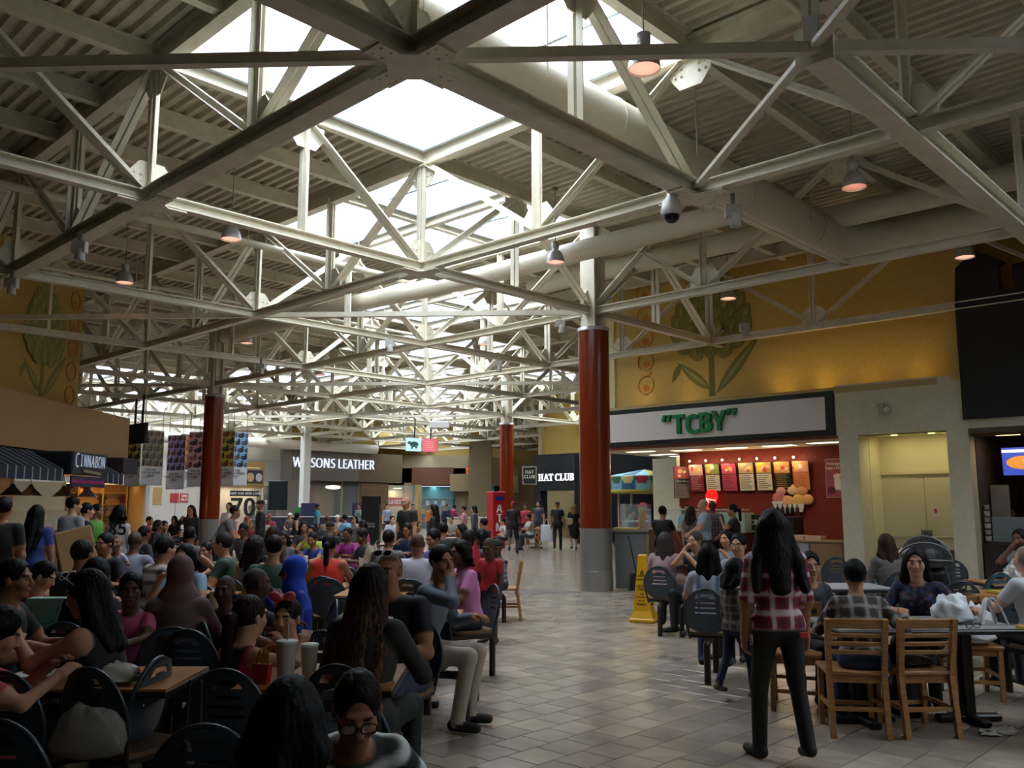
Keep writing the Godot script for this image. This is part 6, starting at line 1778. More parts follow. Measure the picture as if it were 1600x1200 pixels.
# ---------------------------------------------------------------- people
# A body is one field of blended tapered capsules, meshed as surface nets; head and hands have finer grids of their own in the same mesh.
class Vox:
	var o := Vector3.ZERO
	var c := 0.02
	var nx := 0
	var ny := 0
	var nz := 0
	var d := PackedFloat32Array()
	var m := PackedByteArray()
	func setup(lo: Vector3, hi: Vector3, cell: float) -> void:
		o = lo
		c = cell
		nx = int((hi.x - lo.x) / c) + 2
		ny = int((hi.y - lo.y) / c) + 2
		nz = int((hi.z - lo.z) / c) + 2
		d.resize(nx * ny * nz)
		d.fill(1.0)
		m.resize(nx * ny * nz)
	func cap(a: Vector3, b: Vector3, ra: float, rb: float, k: float, mt: int, sx := 1.0) -> void:
		var mg := maxf(ra, rb) * maxf(sx, 1.0) + k + c * 2.0
		var x0 := maxi(0, int((minf(a.x, b.x) - mg - o.x) / c))
		var x1 := mini(nx - 1, int((maxf(a.x, b.x) + mg - o.x) / c) + 1)
		var y0 := maxi(0, int((minf(a.y, b.y) - mg - o.y) / c))
		var y1 := mini(ny - 1, int((maxf(a.y, b.y) + mg - o.y) / c) + 1)
		var z0 := maxi(0, int((minf(a.z, b.z) - mg - o.z) / c))
		var z1 := mini(nz - 1, int((maxf(a.z, b.z) + mg - o.z) / c) + 1)
		var bx := (b.x - a.x) / sx
		var by := b.y - a.y
		var bz := b.z - a.z
		var l2 := maxf(bx * bx + by * by + bz * bz, 1e-8)
		var dr := rb - ra
		var lim := k + c * 2.0
		for iz in range(z0, z1 + 1):
			var pz := o.z + iz * c - a.z
			for iy in range(y0, y1 + 1):
				var py := o.y + iy * c - a.y
				var idx := (iz * ny + iy) * nx + x0
				var part := py * by + pz * bz
				for ix in range(x0, x1 + 1):
					var px := (o.x + ix * c - a.x) / sx
					var t := clampf((px * bx + part) / l2, 0.0, 1.0)
					var ex := px - bx * t
					var ey := py - by * t
					var ez := pz - bz * t
					var e := sqrt(ex * ex + ey * ey + ez * ez) - ra - dr * t
					if e < lim:
						var q := d[idx]
						if e < q: m[idx] = mt
						var h := k - absf(e - q)
						if h > 0.0: d[idx] = minf(e, q) - h * h / k * 0.25
						elif e < q: d[idx] = e
					idx += 1
	func ell(ctr: Vector3, r: Vector3, k: float, mt: int, carve := false) -> void:
		var mr := minf(r.x, minf(r.y, r.z))
		var mg := maxf(r.x, maxf(r.y, r.z)) + k + c * 2.0
		var x0 := maxi(0, int((ctr.x - mg - o.x) / c))
		var x1 := mini(nx - 1, int((ctr.x + mg - o.x) / c) + 1)
		var y0 := maxi(0, int((ctr.y - mg - o.y) / c))
		var y1 := mini(ny - 1, int((ctr.y + mg - o.y) / c) + 1)
		var z0 := maxi(0, int((ctr.z - mg - o.z) / c))
		var z1 := mini(nz - 1, int((ctr.z + mg - o.z) / c) + 1)
		for iz in range(z0, z1 + 1):
			var pz := (o.z + iz * c - ctr.z) / r.z
			for iy in range(y0, y1 + 1):
				var py := (o.y + iy * c - ctr.y) / r.y
				var idx := (iz * ny + iy) * nx + x0
				for ix in range(x0, x1 + 1):
					var px := (o.x + ix * c - ctr.x) / r.x
					var e := (sqrt(px * px + py * py + pz * pz) - 1.0) * mr
					var q := d[idx]
					if carve:
						d[idx] = maxf(q, -e)
					else:
						if e < q: m[idx] = mt
						var h := k - absf(e - q)
						if h > 0.0: d[idx] = minf(e, q) - h * h / k * 0.25
						elif e < q: d[idx] = e
					idx += 1
	func cut_below(y: float, zmin: float) -> void:
		for iz in nz:
			if o.z + iz * c < zmin: continue
			for iy in ny:
				var e := y - (o.y + iy * c)
				if e < -0.05: continue
				var idx := (iz * ny + iy) * nx
				for ix in nx:
					d[idx] = maxf(d[idx], e)
					idx += 1
	# surface nets into out = [vertices, normals, colours, indices]
	func mesh(out: Array, xf: Transform3D, colf: Callable) -> void:
		var cell := PackedInt32Array()
		cell.resize(nx * ny * nz)
		cell.fill(-1)
		var sxy := nx * ny
		var V: PackedVector3Array = out[0]
		var N: PackedVector3Array = out[1]
		var C: PackedColorArray = out[2]
		var I: PackedInt32Array = out[3]
		var offs := [0, 1, nx, nx + 1, sxy, sxy + 1, sxy + nx, sxy + nx + 1]
		var pos := [Vector3(0, 0, 0), Vector3(1, 0, 0), Vector3(0, 1, 0), Vector3(1, 1, 0), Vector3(0, 0, 1), Vector3(1, 0, 1), Vector3(0, 1, 1), Vector3(1, 1, 1)]
		var edges := [[0, 1], [2, 3], [4, 5], [6, 7], [0, 2], [1, 3], [4, 6], [5, 7], [0, 4], [1, 5], [2, 6], [3, 7]]
		var lim := c * 2.2
		for iz in nz - 1:
			for iy in ny - 1:
				var idx := (iz * ny + iy) * nx
				for ix in nx - 1:
					var d0 := d[idx]
					if d0 < lim and d0 > -lim:
						var mask := 0
						for k in 8:
							if d[idx + offs[k]] < 0.0: mask |= 1 << k
						if mask != 0 and mask != 255:
							var s := Vector3.ZERO
							var cnt := 0
							for e in edges:
								var a: int = e[0]
								var b: int = e[1]
								if ((mask >> a) & 1) != ((mask >> b) & 1):
									var da := d[idx + offs[a]]
									var db := d[idx + offs[b]]
									s += (pos[a] as Vector3).lerp(pos[b], da / (da - db))
									cnt += 1
							s /= cnt
							var p := o + (Vector3(ix, iy, iz) + s) * c
							var gx := d[idx + 1] - d0 + d[idx + sxy + nx + 1] - d[idx + sxy + nx]
							var gy := d[idx + nx] - d0 + d[idx + sxy + nx + 1] - d[idx + sxy + 1]
							var gz := d[idx + sxy] - d0 + d[idx + sxy + nx + 1] - d[idx + nx + 1]
							var n := Vector3(gx, gy, gz)
							n = n.normalized() if n.length_squared() > 1e-14 else Vector3.UP
							var best := 0
							var bd := 9.0
							for k in 8:
								var q := d[idx + offs[k]]
								if absf(q) < bd:
									bd = absf(q)
									best = k
							cell[idx] = V.size()
							V.append(xf * p)
							N.append(xf.basis * n)
							C.append(colf.call(m[idx + offs[best]], p))
					idx += 1
		for iz in range(1, nz - 1):
			for iy in range(1, ny - 1):
				var idx := (iz * ny + iy) * nx + 1
				for ix in range(1, nx - 1):
					var d0 := d[idx]
					if d0 < lim and d0 > -lim:
						var ins := d0 < 0.0
						if ins != (d[idx + 1] < 0.0): quad(I, cell, idx, idx - nx, idx - nx - sxy, idx - sxy, ins)
						if ins != (d[idx + nx] < 0.0): quad(I, cell, idx, idx - sxy, idx - sxy - 1, idx - 1, ins)
						if ins != (d[idx + sxy] < 0.0): quad(I, cell, idx, idx - 1, idx - 1 - nx, idx - nx, ins)
					idx += 1
		out[0] = V; out[1] = N; out[2] = C; out[3] = I
	func quad(I: PackedInt32Array, cell: PackedInt32Array, a: int, b: int, e: int, f: int, ins: bool) -> void:
		var p := cell[a]; var q := cell[b]; var r := cell[e]; var s := cell[f]
		if p < 0 or q < 0 or r < 0 or s < 0: return
		if not ins:
			I.append(p); I.append(q); I.append(r); I.append(p); I.append(r); I.append(s)
		else:
			I.append(p); I.append(r); I.append(q); I.append(p); I.append(s); I.append(r)

const SKIN := 0
const TOP := 1
const BOT := 2
const SHOE := 3
var made := []
var lock := Mutex.new()

func lin(hex: String) -> Color: return Color(hex).srgb_to_linear()

func bend(s: Vector3, t: Vector3, l1: float, l2: float, hint: Vector3) -> Array:   # elbow and hand from a two-bone reach
	var v := t - s
	var l := clampf(v.length(), 0.05, (l1 + l2) * 0.995)
	var dir := v.normalized()
	var a := (l1 * l1 - l2 * l2 + l * l) / (2.0 * l)
	var h := sqrt(maxf(l1 * l1 - a * a, 0.0))
	var side := (hint - dir * hint.dot(dir)).normalized()
	return [s + dir * a + side * h, s + dir * l]

func make_body(k: int) -> void:
	var sp: Dictionary = PEOPLE[k]
	var h: float = sp.h
	var s := h / 1.72
	var sit: bool = sp.p == "sit"
	var lvl: int = sp.v
	var cell: float = [0.0135, 0.021, 0.027][lvl]
	var fat: float = sp.get("fat", 1.0)
	var pel := Vector3(0, (0.55 if h > 1.4 else 0.52) if sit else 0.93 * s, 0.0)
	if sit and sp.has("seat"): pel.y = sp.seat
	var le := deg_to_rad(sp.get("lean", 8.0 if sit else 2.0))
	var up := Vector3(0, cos(le), -sin(le))
	var chest := pel + up * 0.34 * s
	var nb := pel + up * 0.5 * s
	var hs := 0.64 + 0.36 * s
	var hy := deg_to_rad(sp.get("hy", 0.0))
	var hp := deg_to_rad(sp.get("hp", 0.0))
	var hb := Basis(Vector3.UP, -hy) * Basis(Vector3.RIGHT, -hp)
	var head := nb + Vector3(0, 0.165 * hs, -0.02 - sin(le) * 0.09 - sin(hp) * 0.05)
	# legs
	var kn := []
	var an := []
	var toe := []
	var st: float = sp.get("stride", 0.0)
	for e in [-1.0, 1.0]:
		var hip := pel + Vector3(e * 0.09 * s, -0.02, 0)
		if sit:
			var sprd: float = sp.get("spread", 0.5)
			var kk: Vector3 = hip + Vector3(e * 0.07 * sprd, 0.01, -0.42 * s)
			kn.append(kk)
			var ft: float = sp.get("foot", 0.0)
			an.append(Vector3(kk.x + e * 0.01, maxf(0.08, kk.y - 0.44 * s), kk.z + 0.03 - ft))
			toe.append(an[-1] + Vector3(e * 0.03, -0.035, -0.15 * s))
		else:
			var f: float = st * e
			an.append(Vector3(e * 0.1 * s, 0.075 + maxf(0.0, -f) * 0.18, -f * 0.34))
			kn.append((hip + an[-1]) * 0.5 + Vector3(e * 0.01, 0.02, -0.035 - maxf(0.0, -f) * 0.05))
			toe.append(an[-1] + Vector3(e * 0.03, -0.04 - maxf(0.0, -f) * 0.08, -0.15 * s))
	# arms
	var sh := []
	var el := []
	var hd := []
	for e in [-1.0, 1.0]:
		var S: Vector3 = nb - up * 0.055 * s + Vector3(e * 0.165 * s * sqrt(fat), 0, 0.01)
		var want = sp.get("ra" if e > 0 else "la", "lap" if sit else "down")
		var T: Vector3
		if want is Vector3: T = want
		elif want == "down": T = Vector3(e * 0.23 * s, pel.y - 0.1 * s, -0.06)
		elif want == "lap": T = pel + Vector3(e * 0.09, 0.1, -0.26 * s)
		elif want == "table": T = Vector3(e * 0.16, 0.79, -0.40)
		elif want == "face": T = head + hb * Vector3(e * 0.035, -0.11, -0.15)
		elif want == "eat": T = head + hb * Vector3(e * 0.1, -0.2, -0.22)
		elif want == "hips": T = pel + Vector3(e * 0.2, 0.05, -0.05)
		else: T = Vector3(e * 0.22, 1.0 * s, -0.35)
		var hint := Vector3(e * 0.7, -0.8, 0.35)
		var r := bend(S, T, 0.285 * s, 0.25 * s, hint)
		sh.append(S); el.append(r[0]); hd.append(r[1])
	var lo := pel
	var hi := pel
	for q in kn + an + toe + sh + el + hd + [head]:
		lo = lo.min(q); hi = hi.max(q)
	lo -= Vector3(0.24, 0.07, 0.24)
	hi += Vector3(0.24, 0.06, 0.24)
	lo.y = -0.02
	hi.y = head.y
	var vx := Vox.new()
	vx.setup(lo, hi, cell)
	var sl: int = sp.get("sl", 1)
	var slv: float = sp.get("slv", 0.62)
	var legs: String = sp.get("legs", "pants")
	var low := BOT if legs == "pants" else SKIN
	var kb := 0.05 * s
	for q in 2:
		var e := -1.0 if q == 0 else 1.0
		var hip := pel + Vector3(e * 0.085 * s, -0.015, 0)
		var mid: Vector3 = hip.lerp(kn[q], 0.75)
		vx.cap(hip, kn[q], 0.092 * s * sqrt(fat), 0.062 * s, kb, BOT)
		if legs == "shorts": vx.cap(kn[q].lerp(hip, 0.3), kn[q], 0.085 * s, 0.082 * s, 0.02, BOT)
		vx.cap(kn[q], an[q], (0.06 if low == BOT else 0.052) * s, (0.052 if low == BOT else 0.036) * s, 0.03, low)
		vx.cap(an[q] + Vector3(0, -0.03, 0.035), toe[q], 0.042 * s, 0.034 * s, 0.02, SHOE)
	if legs == "dress":
		vx.cap(pel, (kn[0] + kn[1]) * 0.5 + Vector3(0, 0.02, 0.02), 0.15 * s, 0.13 * s, 0.05, BOT, 1.25)
	vx.cap(pel + Vector3(-0.07 * s, 0.0, 0), pel + Vector3(0.07 * s, 0.0, 0), 0.112 * s * fat, 0.112 * s * fat, kb, BOT)
	vx.cap(pel + up * 0.06 * s, chest, 0.115 * s * fat, 0.122 * s * sqrt(fat), kb, TOP, 1.28)
	vx.cap(chest - up * 0.06 * s, chest + up * 0.05 * s, 0.122 * s * sqrt(fat), 0.115 * s, kb, TOP, 1.34)
	vx.cap(sh[0] + Vector3(0.02, 0, 0), sh[1] - Vector3(0.02, 0, 0), 0.062 * s, 0.062 * s, kb, TOP)
	if sp.get("bust", 0.0) > 0.0:
		for e in [-1.0, 1.0]: vx.ell(chest + Vector3(e * 0.07, -0.01, -0.1) * s, Vector3(0.065, 0.065, 0.055) * s, 0.04, TOP)
	vx.cap(nb - up * 0.03, head + Vector3(0, -0.06, 0.015), 0.056 * hs, 0.052 * hs, 0.03, SKIN)
	for q in 2:
		var m1 := TOP if sl >= 1 else SKIN
		var m2 := TOP if sl >= 2 else SKIN
		var mid: Vector3 = sh[q].lerp(el[q], slv)
		if sl == 1:
			vx.cap(sh[q], el[q], 0.05 * s, 0.041 * s, 0.03, SKIN)
			vx.cap(sh[q], mid, 0.064 * s, 0.06 * s, 0.02, TOP)
		else:
			vx.cap(sh[q], el[q], (0.058 if sl >= 2 else 0.05) * s, (0.048 if sl >= 2 else 0.041) * s, 0.03, m1)
		vx.cap(el[q], hd[q], (0.048 if sl >= 2 else 0.041) * s, (0.038 if sl >= 2 else 0.029) * s, 0.02, m2)
		if sl == 3: pass
		if lvl > 0:
			var fd: Vector3 = (hd[q] - el[q]).normalized()
			vx.cap(hd[q], hd[q] + fd * 0.09 * s, 0.034 * s, 0.026 * s, 0.015, SKIN)
			vx.cap(hd[q] + fd * 0.03, hd[q] + fd * 0.07 * s + Vector3(0.05 if q == 0 else -0.05, 0.01, 0), 0.018, 0.014, 0.01, SKIN)
	var cols := [lin(sp.sk), lin(sp.top), lin(sp.bot), lin(sp.get("shoe", "17171a"))]
	var pat: String = sp.get("pat", "")
	var pc := []
	for q in sp.get("pc", []): pc.append(lin(q))
	var out := [PackedVector3Array(), PackedVector3Array(), PackedColorArray(), PackedInt32Array()]
	var hem: float = 0.03 if sit else -0.02
	var shirt_at := func(p: Vector3) -> Color:
		if pat == "": return cols[1]
		if pat == "stripe":
			var pp: float = sp.get("pp", 0.075)
			var f: float = fposmod((p - pel).dot(up) - absf(p.x) * 0.12, pp)
			return cols[1].lerp(pc[0], clampf((pp * 0.2 - absf(f - pp * 0.5)) / cell + 0.5, 0.0, 1.0))
		if pat == "plaid":
			var w: float = sp.get("pp", 0.07)
			var rel := p - pel
			var a := fposmod(p.x + 0.3 * w, w) / w
			var b := fposmod(rel.dot(up), w) / w
			if absf(p.x) > 0.2 * s: a = fposmod(p.x * 0.4 + p.z, w) / w
			var col: Color = cols[1]
			if a < 0.4: col = col.lerp(pc[1], 0.55)
			if b < 0.4: col = col.lerp(pc[1], 0.55)
			if absf(a - 0.7) < 0.13: col = col.lerp(pc[0], 0.55)
			if absf(b - 0.7) < 0.13: col = col.lerp(pc[0], 0.55)
			return col
		if pat == "floral":
			var q := Vector3i((p / 0.028).floor())
			var hsh := absi((q.x * 73856093) ^ (q.y * 19349663) ^ (q.z * 83492791)) % 11
			return pc[hsh] if hsh < pc.size() else cols[1]
		if pat == "strap":   # dark back with bright straps
			var e := minf(absf(p.x) - 0.085, p.y - (nb.y - 0.2))
			return cols[1].lerp(pc[0], clampf(e / cell + 0.5, 0.0, 1.0))
		if pat == "yoke":
			return cols[1].lerp(pc[0], clampf((0.018 - absf(absf(p.x) - 0.09)) / cell + 0.5, 0.0, 1.0))
		return cols[1]
	var axis := (head - nb).normalized()
	var body_col := func(mt: int, p: Vector3) -> Color:
		if mt == SHOE or p.y < pel.y - 0.2: return cols[mt]
		if mt == BOT and (p.z < -0.13 * s or not sit and p.y < pel.y - 0.03): return cols[2]
		# clean garment edges: blend over one cell at the neckline, the sleeve end and the hem
		var rel := p - pel
		var along := rel.dot(up)
		if mt == BOT or (mt == TOP and along < 0.12 and absf(p.x) < 0.2 * s):
			return cols[2].lerp(shirt_at.call(p), clampf((along - hem) / cell + 0.5, 0.0, 1.0))
		var arm := 9.0
		var cover := 1.0
		for q in 2:
			var e := -1.0 if q == 0 else 1.0
			var ab: Vector3 = el[q] - sh[q]
			var t: float = (p - sh[q]).dot(ab) / ab.length_squared()
			var da: float = (p - sh[q] - ab * clampf(t, 0.0, 1.0)).length()
			var cd: Vector3 = hd[q] - el[q]
			var t2: float = clampf((p - el[q]).dot(cd) / cd.length_squared(), 0.0, 1.4)
			var db: float = (p - el[q] - cd * t2).length()
			if minf(da, db) < arm:
				arm = minf(da, db)
				if sl >= 2: cover = clampf((0.93 - t2) * cd.length() / cell + 0.5, 0.0, 1.0) if db < da else 1.0
				elif sl == 1: cover = clampf((slv - t) * ab.length() / cell + 0.5, 0.0, 1.0) if da <= db else 0.0
				else: cover = clampf((absf(sh[q].x) - 0.02 * s - e * p.x) / cell + 0.5, 0.0, 1.0) if da <= db else 0.0
		if arm > 0.085 * s: cover = 1.0
		var nk := p - nb
		var na := nk.dot(axis)
		var nr := (nk - axis * na).length()
		if na > -0.09: cover = minf(cover, clampf((maxf(nr - 0.074 * hs, -0.012 - na)) / cell + 0.5, 0.0, 1.0))
		return cols[0].lerp(shirt_at.call(p), cover)
	vx.mesh(out, Transform3D(), body_col)
	# hands with five fingers
	if lvl == 0:
		for q in 2:
			var e := -1.0 if q == 0 else 1.0
			var fd: Vector3 = (hd[q] - el[q]).normalized()
			if sp.has("hdir"): fd = (fd + sp.hdir).normalized()
			var nrm := Vector3(-e, -0.3, 0.1)
			nrm = (nrm - fd * nrm.dot(fd)).normalized()
			if sit or absf(fd.y) < 0.6:
				nrm = Vector3(-e * 0.2, -1, 0)
				nrm = (nrm - fd * nrm.dot(fd)).normalized()
			var xx := fd.cross(nrm).normalized()
			var th := 1.0 if xx.dot(Vector3(-e, 0, -0.6)) > 0 else -1.0
			var hv := Vox.new()
			hv.setup(Vector3(-0.085, -0.05, -0.05) * s, Vector3(0.085, 0.2, 0.1) * s, 0.0048)
			hv.cap(Vector3(0, -0.03, 0) * s, Vector3(0, 0.01, 0) * s, 0.026 * s, 0.026 * s, 0.02, SKIN, 1.15)
			for f in 3: hv.cap(Vector3(-0.024 + 0.024 * f, 0.012, 0) * s, Vector3(-0.027 + 0.027 * f, 0.078, 0) * s, 0.017 * s, 0.0145 * s, 0.02, SKIN)
			var curl: float = sp.get("curl", 0.55)
			for f in 4:
				var bx := th * (0.032 - 0.0215 * f)
				var ln: float = [0.068, 0.077, 0.071, 0.056][f]
				var b0 := Vector3(bx, 0.082, 0.0)
				var b1 := b0 + Vector3(bx * 0.12, cos(curl), sin(curl)) * ln * 0.5
				var b2 := b1 + Vector3(0, cos(curl * 2.1), sin(curl * 2.1)) * ln * 0.5
				hv.cap(b0 * s, b1 * s, 0.0092 * s, 0.0086 * s, 0.006, SKIN)
				hv.cap(b1 * s, b2 * s, 0.0086 * s, 0.0074 * s, 0.004, SKIN)
			var t0 := Vector3(th * 0.024, 0.018, 0.006)
			var t1 := Vector3(th * 0.052, 0.052, 0.018)
			var t2 := Vector3(th * 0.05, 0.085, 0.036)
			hv.cap(t0 * s, t1 * s, 0.0135 * s, 0.0105 * s, 0.01, SKIN)
			hv.cap(t1 * s, t2 * s, 0.0105 * s, 0.0085 * s, 0.005, SKIN)
			hv.mesh(out, Transform3D(Basis(xx, fd, nrm), hd[q]), func(_m: int, _p: Vector3) -> Color: return cols[0])
	# head
	var hv2 := Vox.new()
	var hc: float = [0.0068, 0.0115, 0.017][lvl]
	hv2.setup(Vector3(-0.1, -0.16, -0.13), Vector3(0.1, 0.14, 0.125), hc)
	hv2.ell(Vector3(0, 0.03, 0.016), Vector3(0.075, 0.088, 0.094), 0.02, SKIN)
	hv2.ell(Vector3(0, -0.042, -0.024), Vector3(0.06, 0.074, 0.066), 0.035, SKIN)
	hv2.ell(Vector3(0, -0.098, -0.056), Vector3(0.026, 0.02, 0.024), 0.025, SKIN)
	for e in [-1.0, 1.0]:
		hv2.ell(Vector3(e * 0.04, -0.03, -0.06), Vector3(0.026, 0.026, 0.022), 0.025, SKIN)
		hv2.ell(Vector3(e * 0.078, -0.008, 0.008), Vector3(0.012, 0.031, 0.019), 0.008, SKIN)
	hv2.cap(Vector3(-0.036, 0.024, -0.077), Vector3(0.036, 0.024, -0.077), 0.012, 0.012, 0.015, SKIN)
	if lvl < 2:
		for e in [-1.0, 1.0]:
			hv2.ell(Vector3(e * 0.031, 0.002, -0.1), Vector3(0.018, 0.011, 0.018), 0.01, SKIN, true)
			hv2.ell(Vector3(e * 0.031, 0.002, -0.074), Vector3(0.014, 0.0115, 0.0125), 0.002, 4)
		hv2.cap(Vector3(0, 0.006, -0.09), Vector3(0, -0.03, -0.106), 0.009, 0.0125, 0.014, SKIN)
		hv2.ell(Vector3(0, -0.035, -0.1), Vector3(0.02, 0.01, 0.012), 0.01, SKIN)
		hv2.cap(Vector3(-0.017, -0.064, -0.085), Vector3(0.017, -0.064, -0.085), 0.0075, 0.0075, 0.01, 5)
	hv2.cap(Vector3(0, -0.06, 0.02), Vector3(0, -0.16, 0.02), 0.05, 0.054, 0.03, SKIN)
	var hair: String = sp.hair
	var hcol := lin(sp.hc)
	var lip: Color = cols[0].lerp(lin("8a2a2a"), 0.35)
	var hx := Transform3D(hb * Basis().scaled(Vector3.ONE * hs), head)
	var head_col := func(mt: int, p: Vector3) -> Color:
		if mt == 5: return lip
		if mt == 4: return lin("14100e") if absf(absf(p.x) - 0.031) < 0.0085 else lin("8f837a").lerp(cols[0], 0.3)
		if p.z < -0.05 and absf(absf(p.x) - 0.032) < 0.019 and absf(p.y - 0.024 + absf(absf(p.x) - 0.032) * 0.2) < 0.0065: return hcol.lerp(cols[0], 0.15)
		if lvl == 2 and p.z < -0.05 and absf(absf(p.x) - 0.031) < 0.016 and absf(p.y - 0.004) < 0.013: return cols[0].darkened(0.35)
		if hair == "buzz" and (p.y > 0.062 - p.z * 0.1 or (p.z > 0.0 and p.y > -0.035 + maxf(0.0, 0.03 - p.z) * 1.2)): return hcol.lerp(cols[0], 0.3)
		if sp.get("beard", false) and p.y < -0.045 and p.z < -0.0 and not (absf(p.y + 0.064) < 0.012 and absf(p.x) < 0.02): return hcol.lerp(cols[0], 0.45)
		return cols[0]
	hv2.mesh(out, hx, head_col)
	# hair, scarf or cap: a mesh of its own
	var hout := []
	if hair != "buzz" and hair != "bald":
		hout = [PackedVector3Array(), PackedVector3Array(), PackedColorArray(), PackedInt32Array()]
		var hl: float = sp.get("hl", 0.25)
		var hv := Vox.new()
		var cc: float = [0.0085, 0.0135, 0.019][lvl]
		var deep := 0.14
		if hair in ["long", "pony", "curly"]: deep = hl + 0.06
		if hair == "hijab": deep = 0.36
		var hw: float = sp.get("hw", 1.0)
		var wd := (0.14 if hair != "hijab" else 0.3) + (hw - 1.0) * 0.2
		hv.setup(Vector3(-wd, -deep, -0.17), Vector3(wd, 0.2, 0.24 + maxf(0.0, hl - 0.25) * 0.4), cc)
		var big := 0.014 if hair == "curly" else (0.006 if hair == "hijab" else 0.0)
		hv.ell(Vector3(0, 0.034, 0.018), Vector3(0.085 + big, 0.1 + big, 0.104 + big), 0.01, 0)
		if hair in ["long", "curly", "bob"]:
			var ll := 0.13 if hair == "bob" else hl
			var bk := maxf(0.0, ll - 0.25) * 0.4
			for e in [-1.0, 1.0]:
				hv.cap(Vector3(e * 0.055, 0.02, 0.035), Vector3(e * 0.085 * hw, -ll * 0.55, 0.055 + bk * 0.5), 0.05 + big, 0.046 + big, 0.03, 0)
				hv.cap(Vector3(e * 0.085 * hw, -ll * 0.55, 0.055 + bk * 0.5), Vector3(e * 0.062 * hw * hw, -ll, 0.105 + bk), 0.046 + big, 0.03, 0.03, 0)
			hv.cap(Vector3(0, 0.0, 0.06), Vector3(0, -ll, 0.115 + bk), 0.068 + big, 0.042, 0.03, 0, hw)
		elif hair == "pony":
			hv.cap(Vector3(0, 0.03, 0.1), Vector3(0, 0.0, 0.155), 0.03, 0.03, 0.01, 0)
			hv.cap(Vector3(0, 0.0, 0.155), Vector3(0, -hl, 0.16), 0.036, 0.03, 0.02, 0)
		elif hair == "bun":
			hv.ell(Vector3(0, 0.075, 0.105), Vector3(0.05, 0.045, 0.045), 0.015, 0)
		elif hair == "hijab":
			hv.cap(Vector3(0, -0.05, 0.01), Vector3(0, -0.17, 0.02), 0.088, 0.1, 0.04, 0)
			hv.cap(Vector3(0, -0.17, 0.02), Vector3(0, -0.32, 0.03), 0.1, 0.14, 0.05, 0, 1.45)
		elif hair == "cap":
			hv.cap(Vector3(-0.035, 0.055, -0.09), Vector3(-0.025, 0.04, -0.145), 0.02, 0.012, 0.02, 0)
			hv.cap(Vector3(0.035, 0.055, -0.09), Vector3(0.025, 0.04, -0.145), 0.02, 0.012, 0.02, 0)
		if hair == "hijab": hv.ell(Vector3(0, -0.02, -0.115), Vector3(0.056, 0.085, 0.06), 0.0, 0, true)
		elif hair == "cap": hv.cut_below(0.03, -1.0)
		else:
			hv.ell(Vector3(0, -0.032, -0.115), Vector3(0.072, 0.122, 0.094), 0.0, 0, true)
			hv.ell(Vector3(0, 0.042, -0.105), Vector3(0.05, 0.058, 0.05), 0.0, 0, true)
			if hair in ["short", "pony", "bun"]:
				hv.ell(Vector3(0, -0.09, -0.02), Vector3(0.13, 0.1, 0.05), 0.0, 0, true)
				if hair != "pony": hv.cut_below(-0.06, -1.0)
				else: hv.ell(Vector3(0, -0.12, 0.05), Vector3(0.12, 0.07, 0.06), 0.0, 0, true)
		var ns := FastNoiseLite.new()
		ns.seed = k
		ns.frequency = 55.0
		if hair != "hijab" and hair != "cap":
			for q in hv.d.size():
				if absf(hv.d[q]) < cc * 2.0:
					var ix := q % hv.nx
					var iy := (q / hv.nx) % hv.ny
					var iz := q / (hv.nx * hv.ny)
					hv.d[q] += ns.get_noise_3d(hv.o.x + ix * cc, (hv.o.y + iy * cc) * (0.12 if hair != "curly" else 0.8), hv.o.z + iz * cc) * (0.006 if hair != "curly" else 0.014)
		var hi2: Color = lin(sp.get("hi", sp.hc))
		hv.mesh(hout, hx, func(_m: int, p: Vector3) -> Color:
			if hair == "hijab" or hair == "cap": return hcol
			var f := ns.get_noise_3d(p.x * 1.6, p.y * 0.08, p.z * 1.6)
			var tone: Color = hcol.lerp(hi2, clampf(f * 1.4 + 0.3, 0.0, 1.0) * smoothstep(0.02, -0.12, p.y))
			return tone.darkened(clampf(-f, 0.0, 0.4)))
	lock.lock()
	made[k] = [out, hout, hx, nb, pel]
	lock.unlock()

func to_mesh(a: Array) -> ArrayMesh:
	var m := ArrayMesh.new()
	var ar := []
	ar.resize(Mesh.ARRAY_MAX)
	ar[Mesh.ARRAY_VERTEX] = a[0]
	ar[Mesh.ARRAY_NORMAL] = a[1]
	ar[Mesh.ARRAY_COLOR] = a[2]
	ar[Mesh.ARRAY_INDEX] = a[3]
	m.add_surface_from_arrays(Mesh.PRIMITIVE_TRIANGLES, ar)
	return m

func spectacles(parent: Node, xf: Transform3D, frame_col: String, lens_mat: Material, big := 1.0) -> void:
	var g := Node3D.new()
	g.name = "glasses"
	parent.add_child(g, true)
	g.transform = xf
	var fm := mat(frame_col, 0.3)
	var r := MB.new()
	for s in [-1.0, 1.0]:
		var pts := PackedVector3Array()
		for q in 17:
			var a := TAU * q / 16
			var cx := cos(a); var cy := sin(a)
			pts.append(Vector3(s * 0.033 + signf(cx) * pow(absf(cx), 0.7) * 0.027 * big, signf(cy) * pow(absf(cy), 0.7) * 0.02 * big, -0.108))
		r.tube(pts, 0.0026 * big, 6, -1.0, false)
		r.tube(PackedVector3Array([Vector3(s * 0.062 * big, 0.008, -0.106), Vector3(s * 0.084, 0.006, -0.02), Vector3(s * 0.083, -0.006, 0.015)]), 0.0022 * big, 6)
		var l := MB.new()
		l.ball(Vector3(s * 0.033, 0, -0.108), Vector3(0.026 * big, 0.019 * big, 0.001), 14, 8)
		put("lens", l.done(), lens_mat, g)
	r.tube(PackedVector3Array([Vector3(-0.008, 0.006, -0.109), Vector3(0.008, 0.006, -0.109)]), 0.002 * big, 6)
	put("frame", r.done(), fm, g)

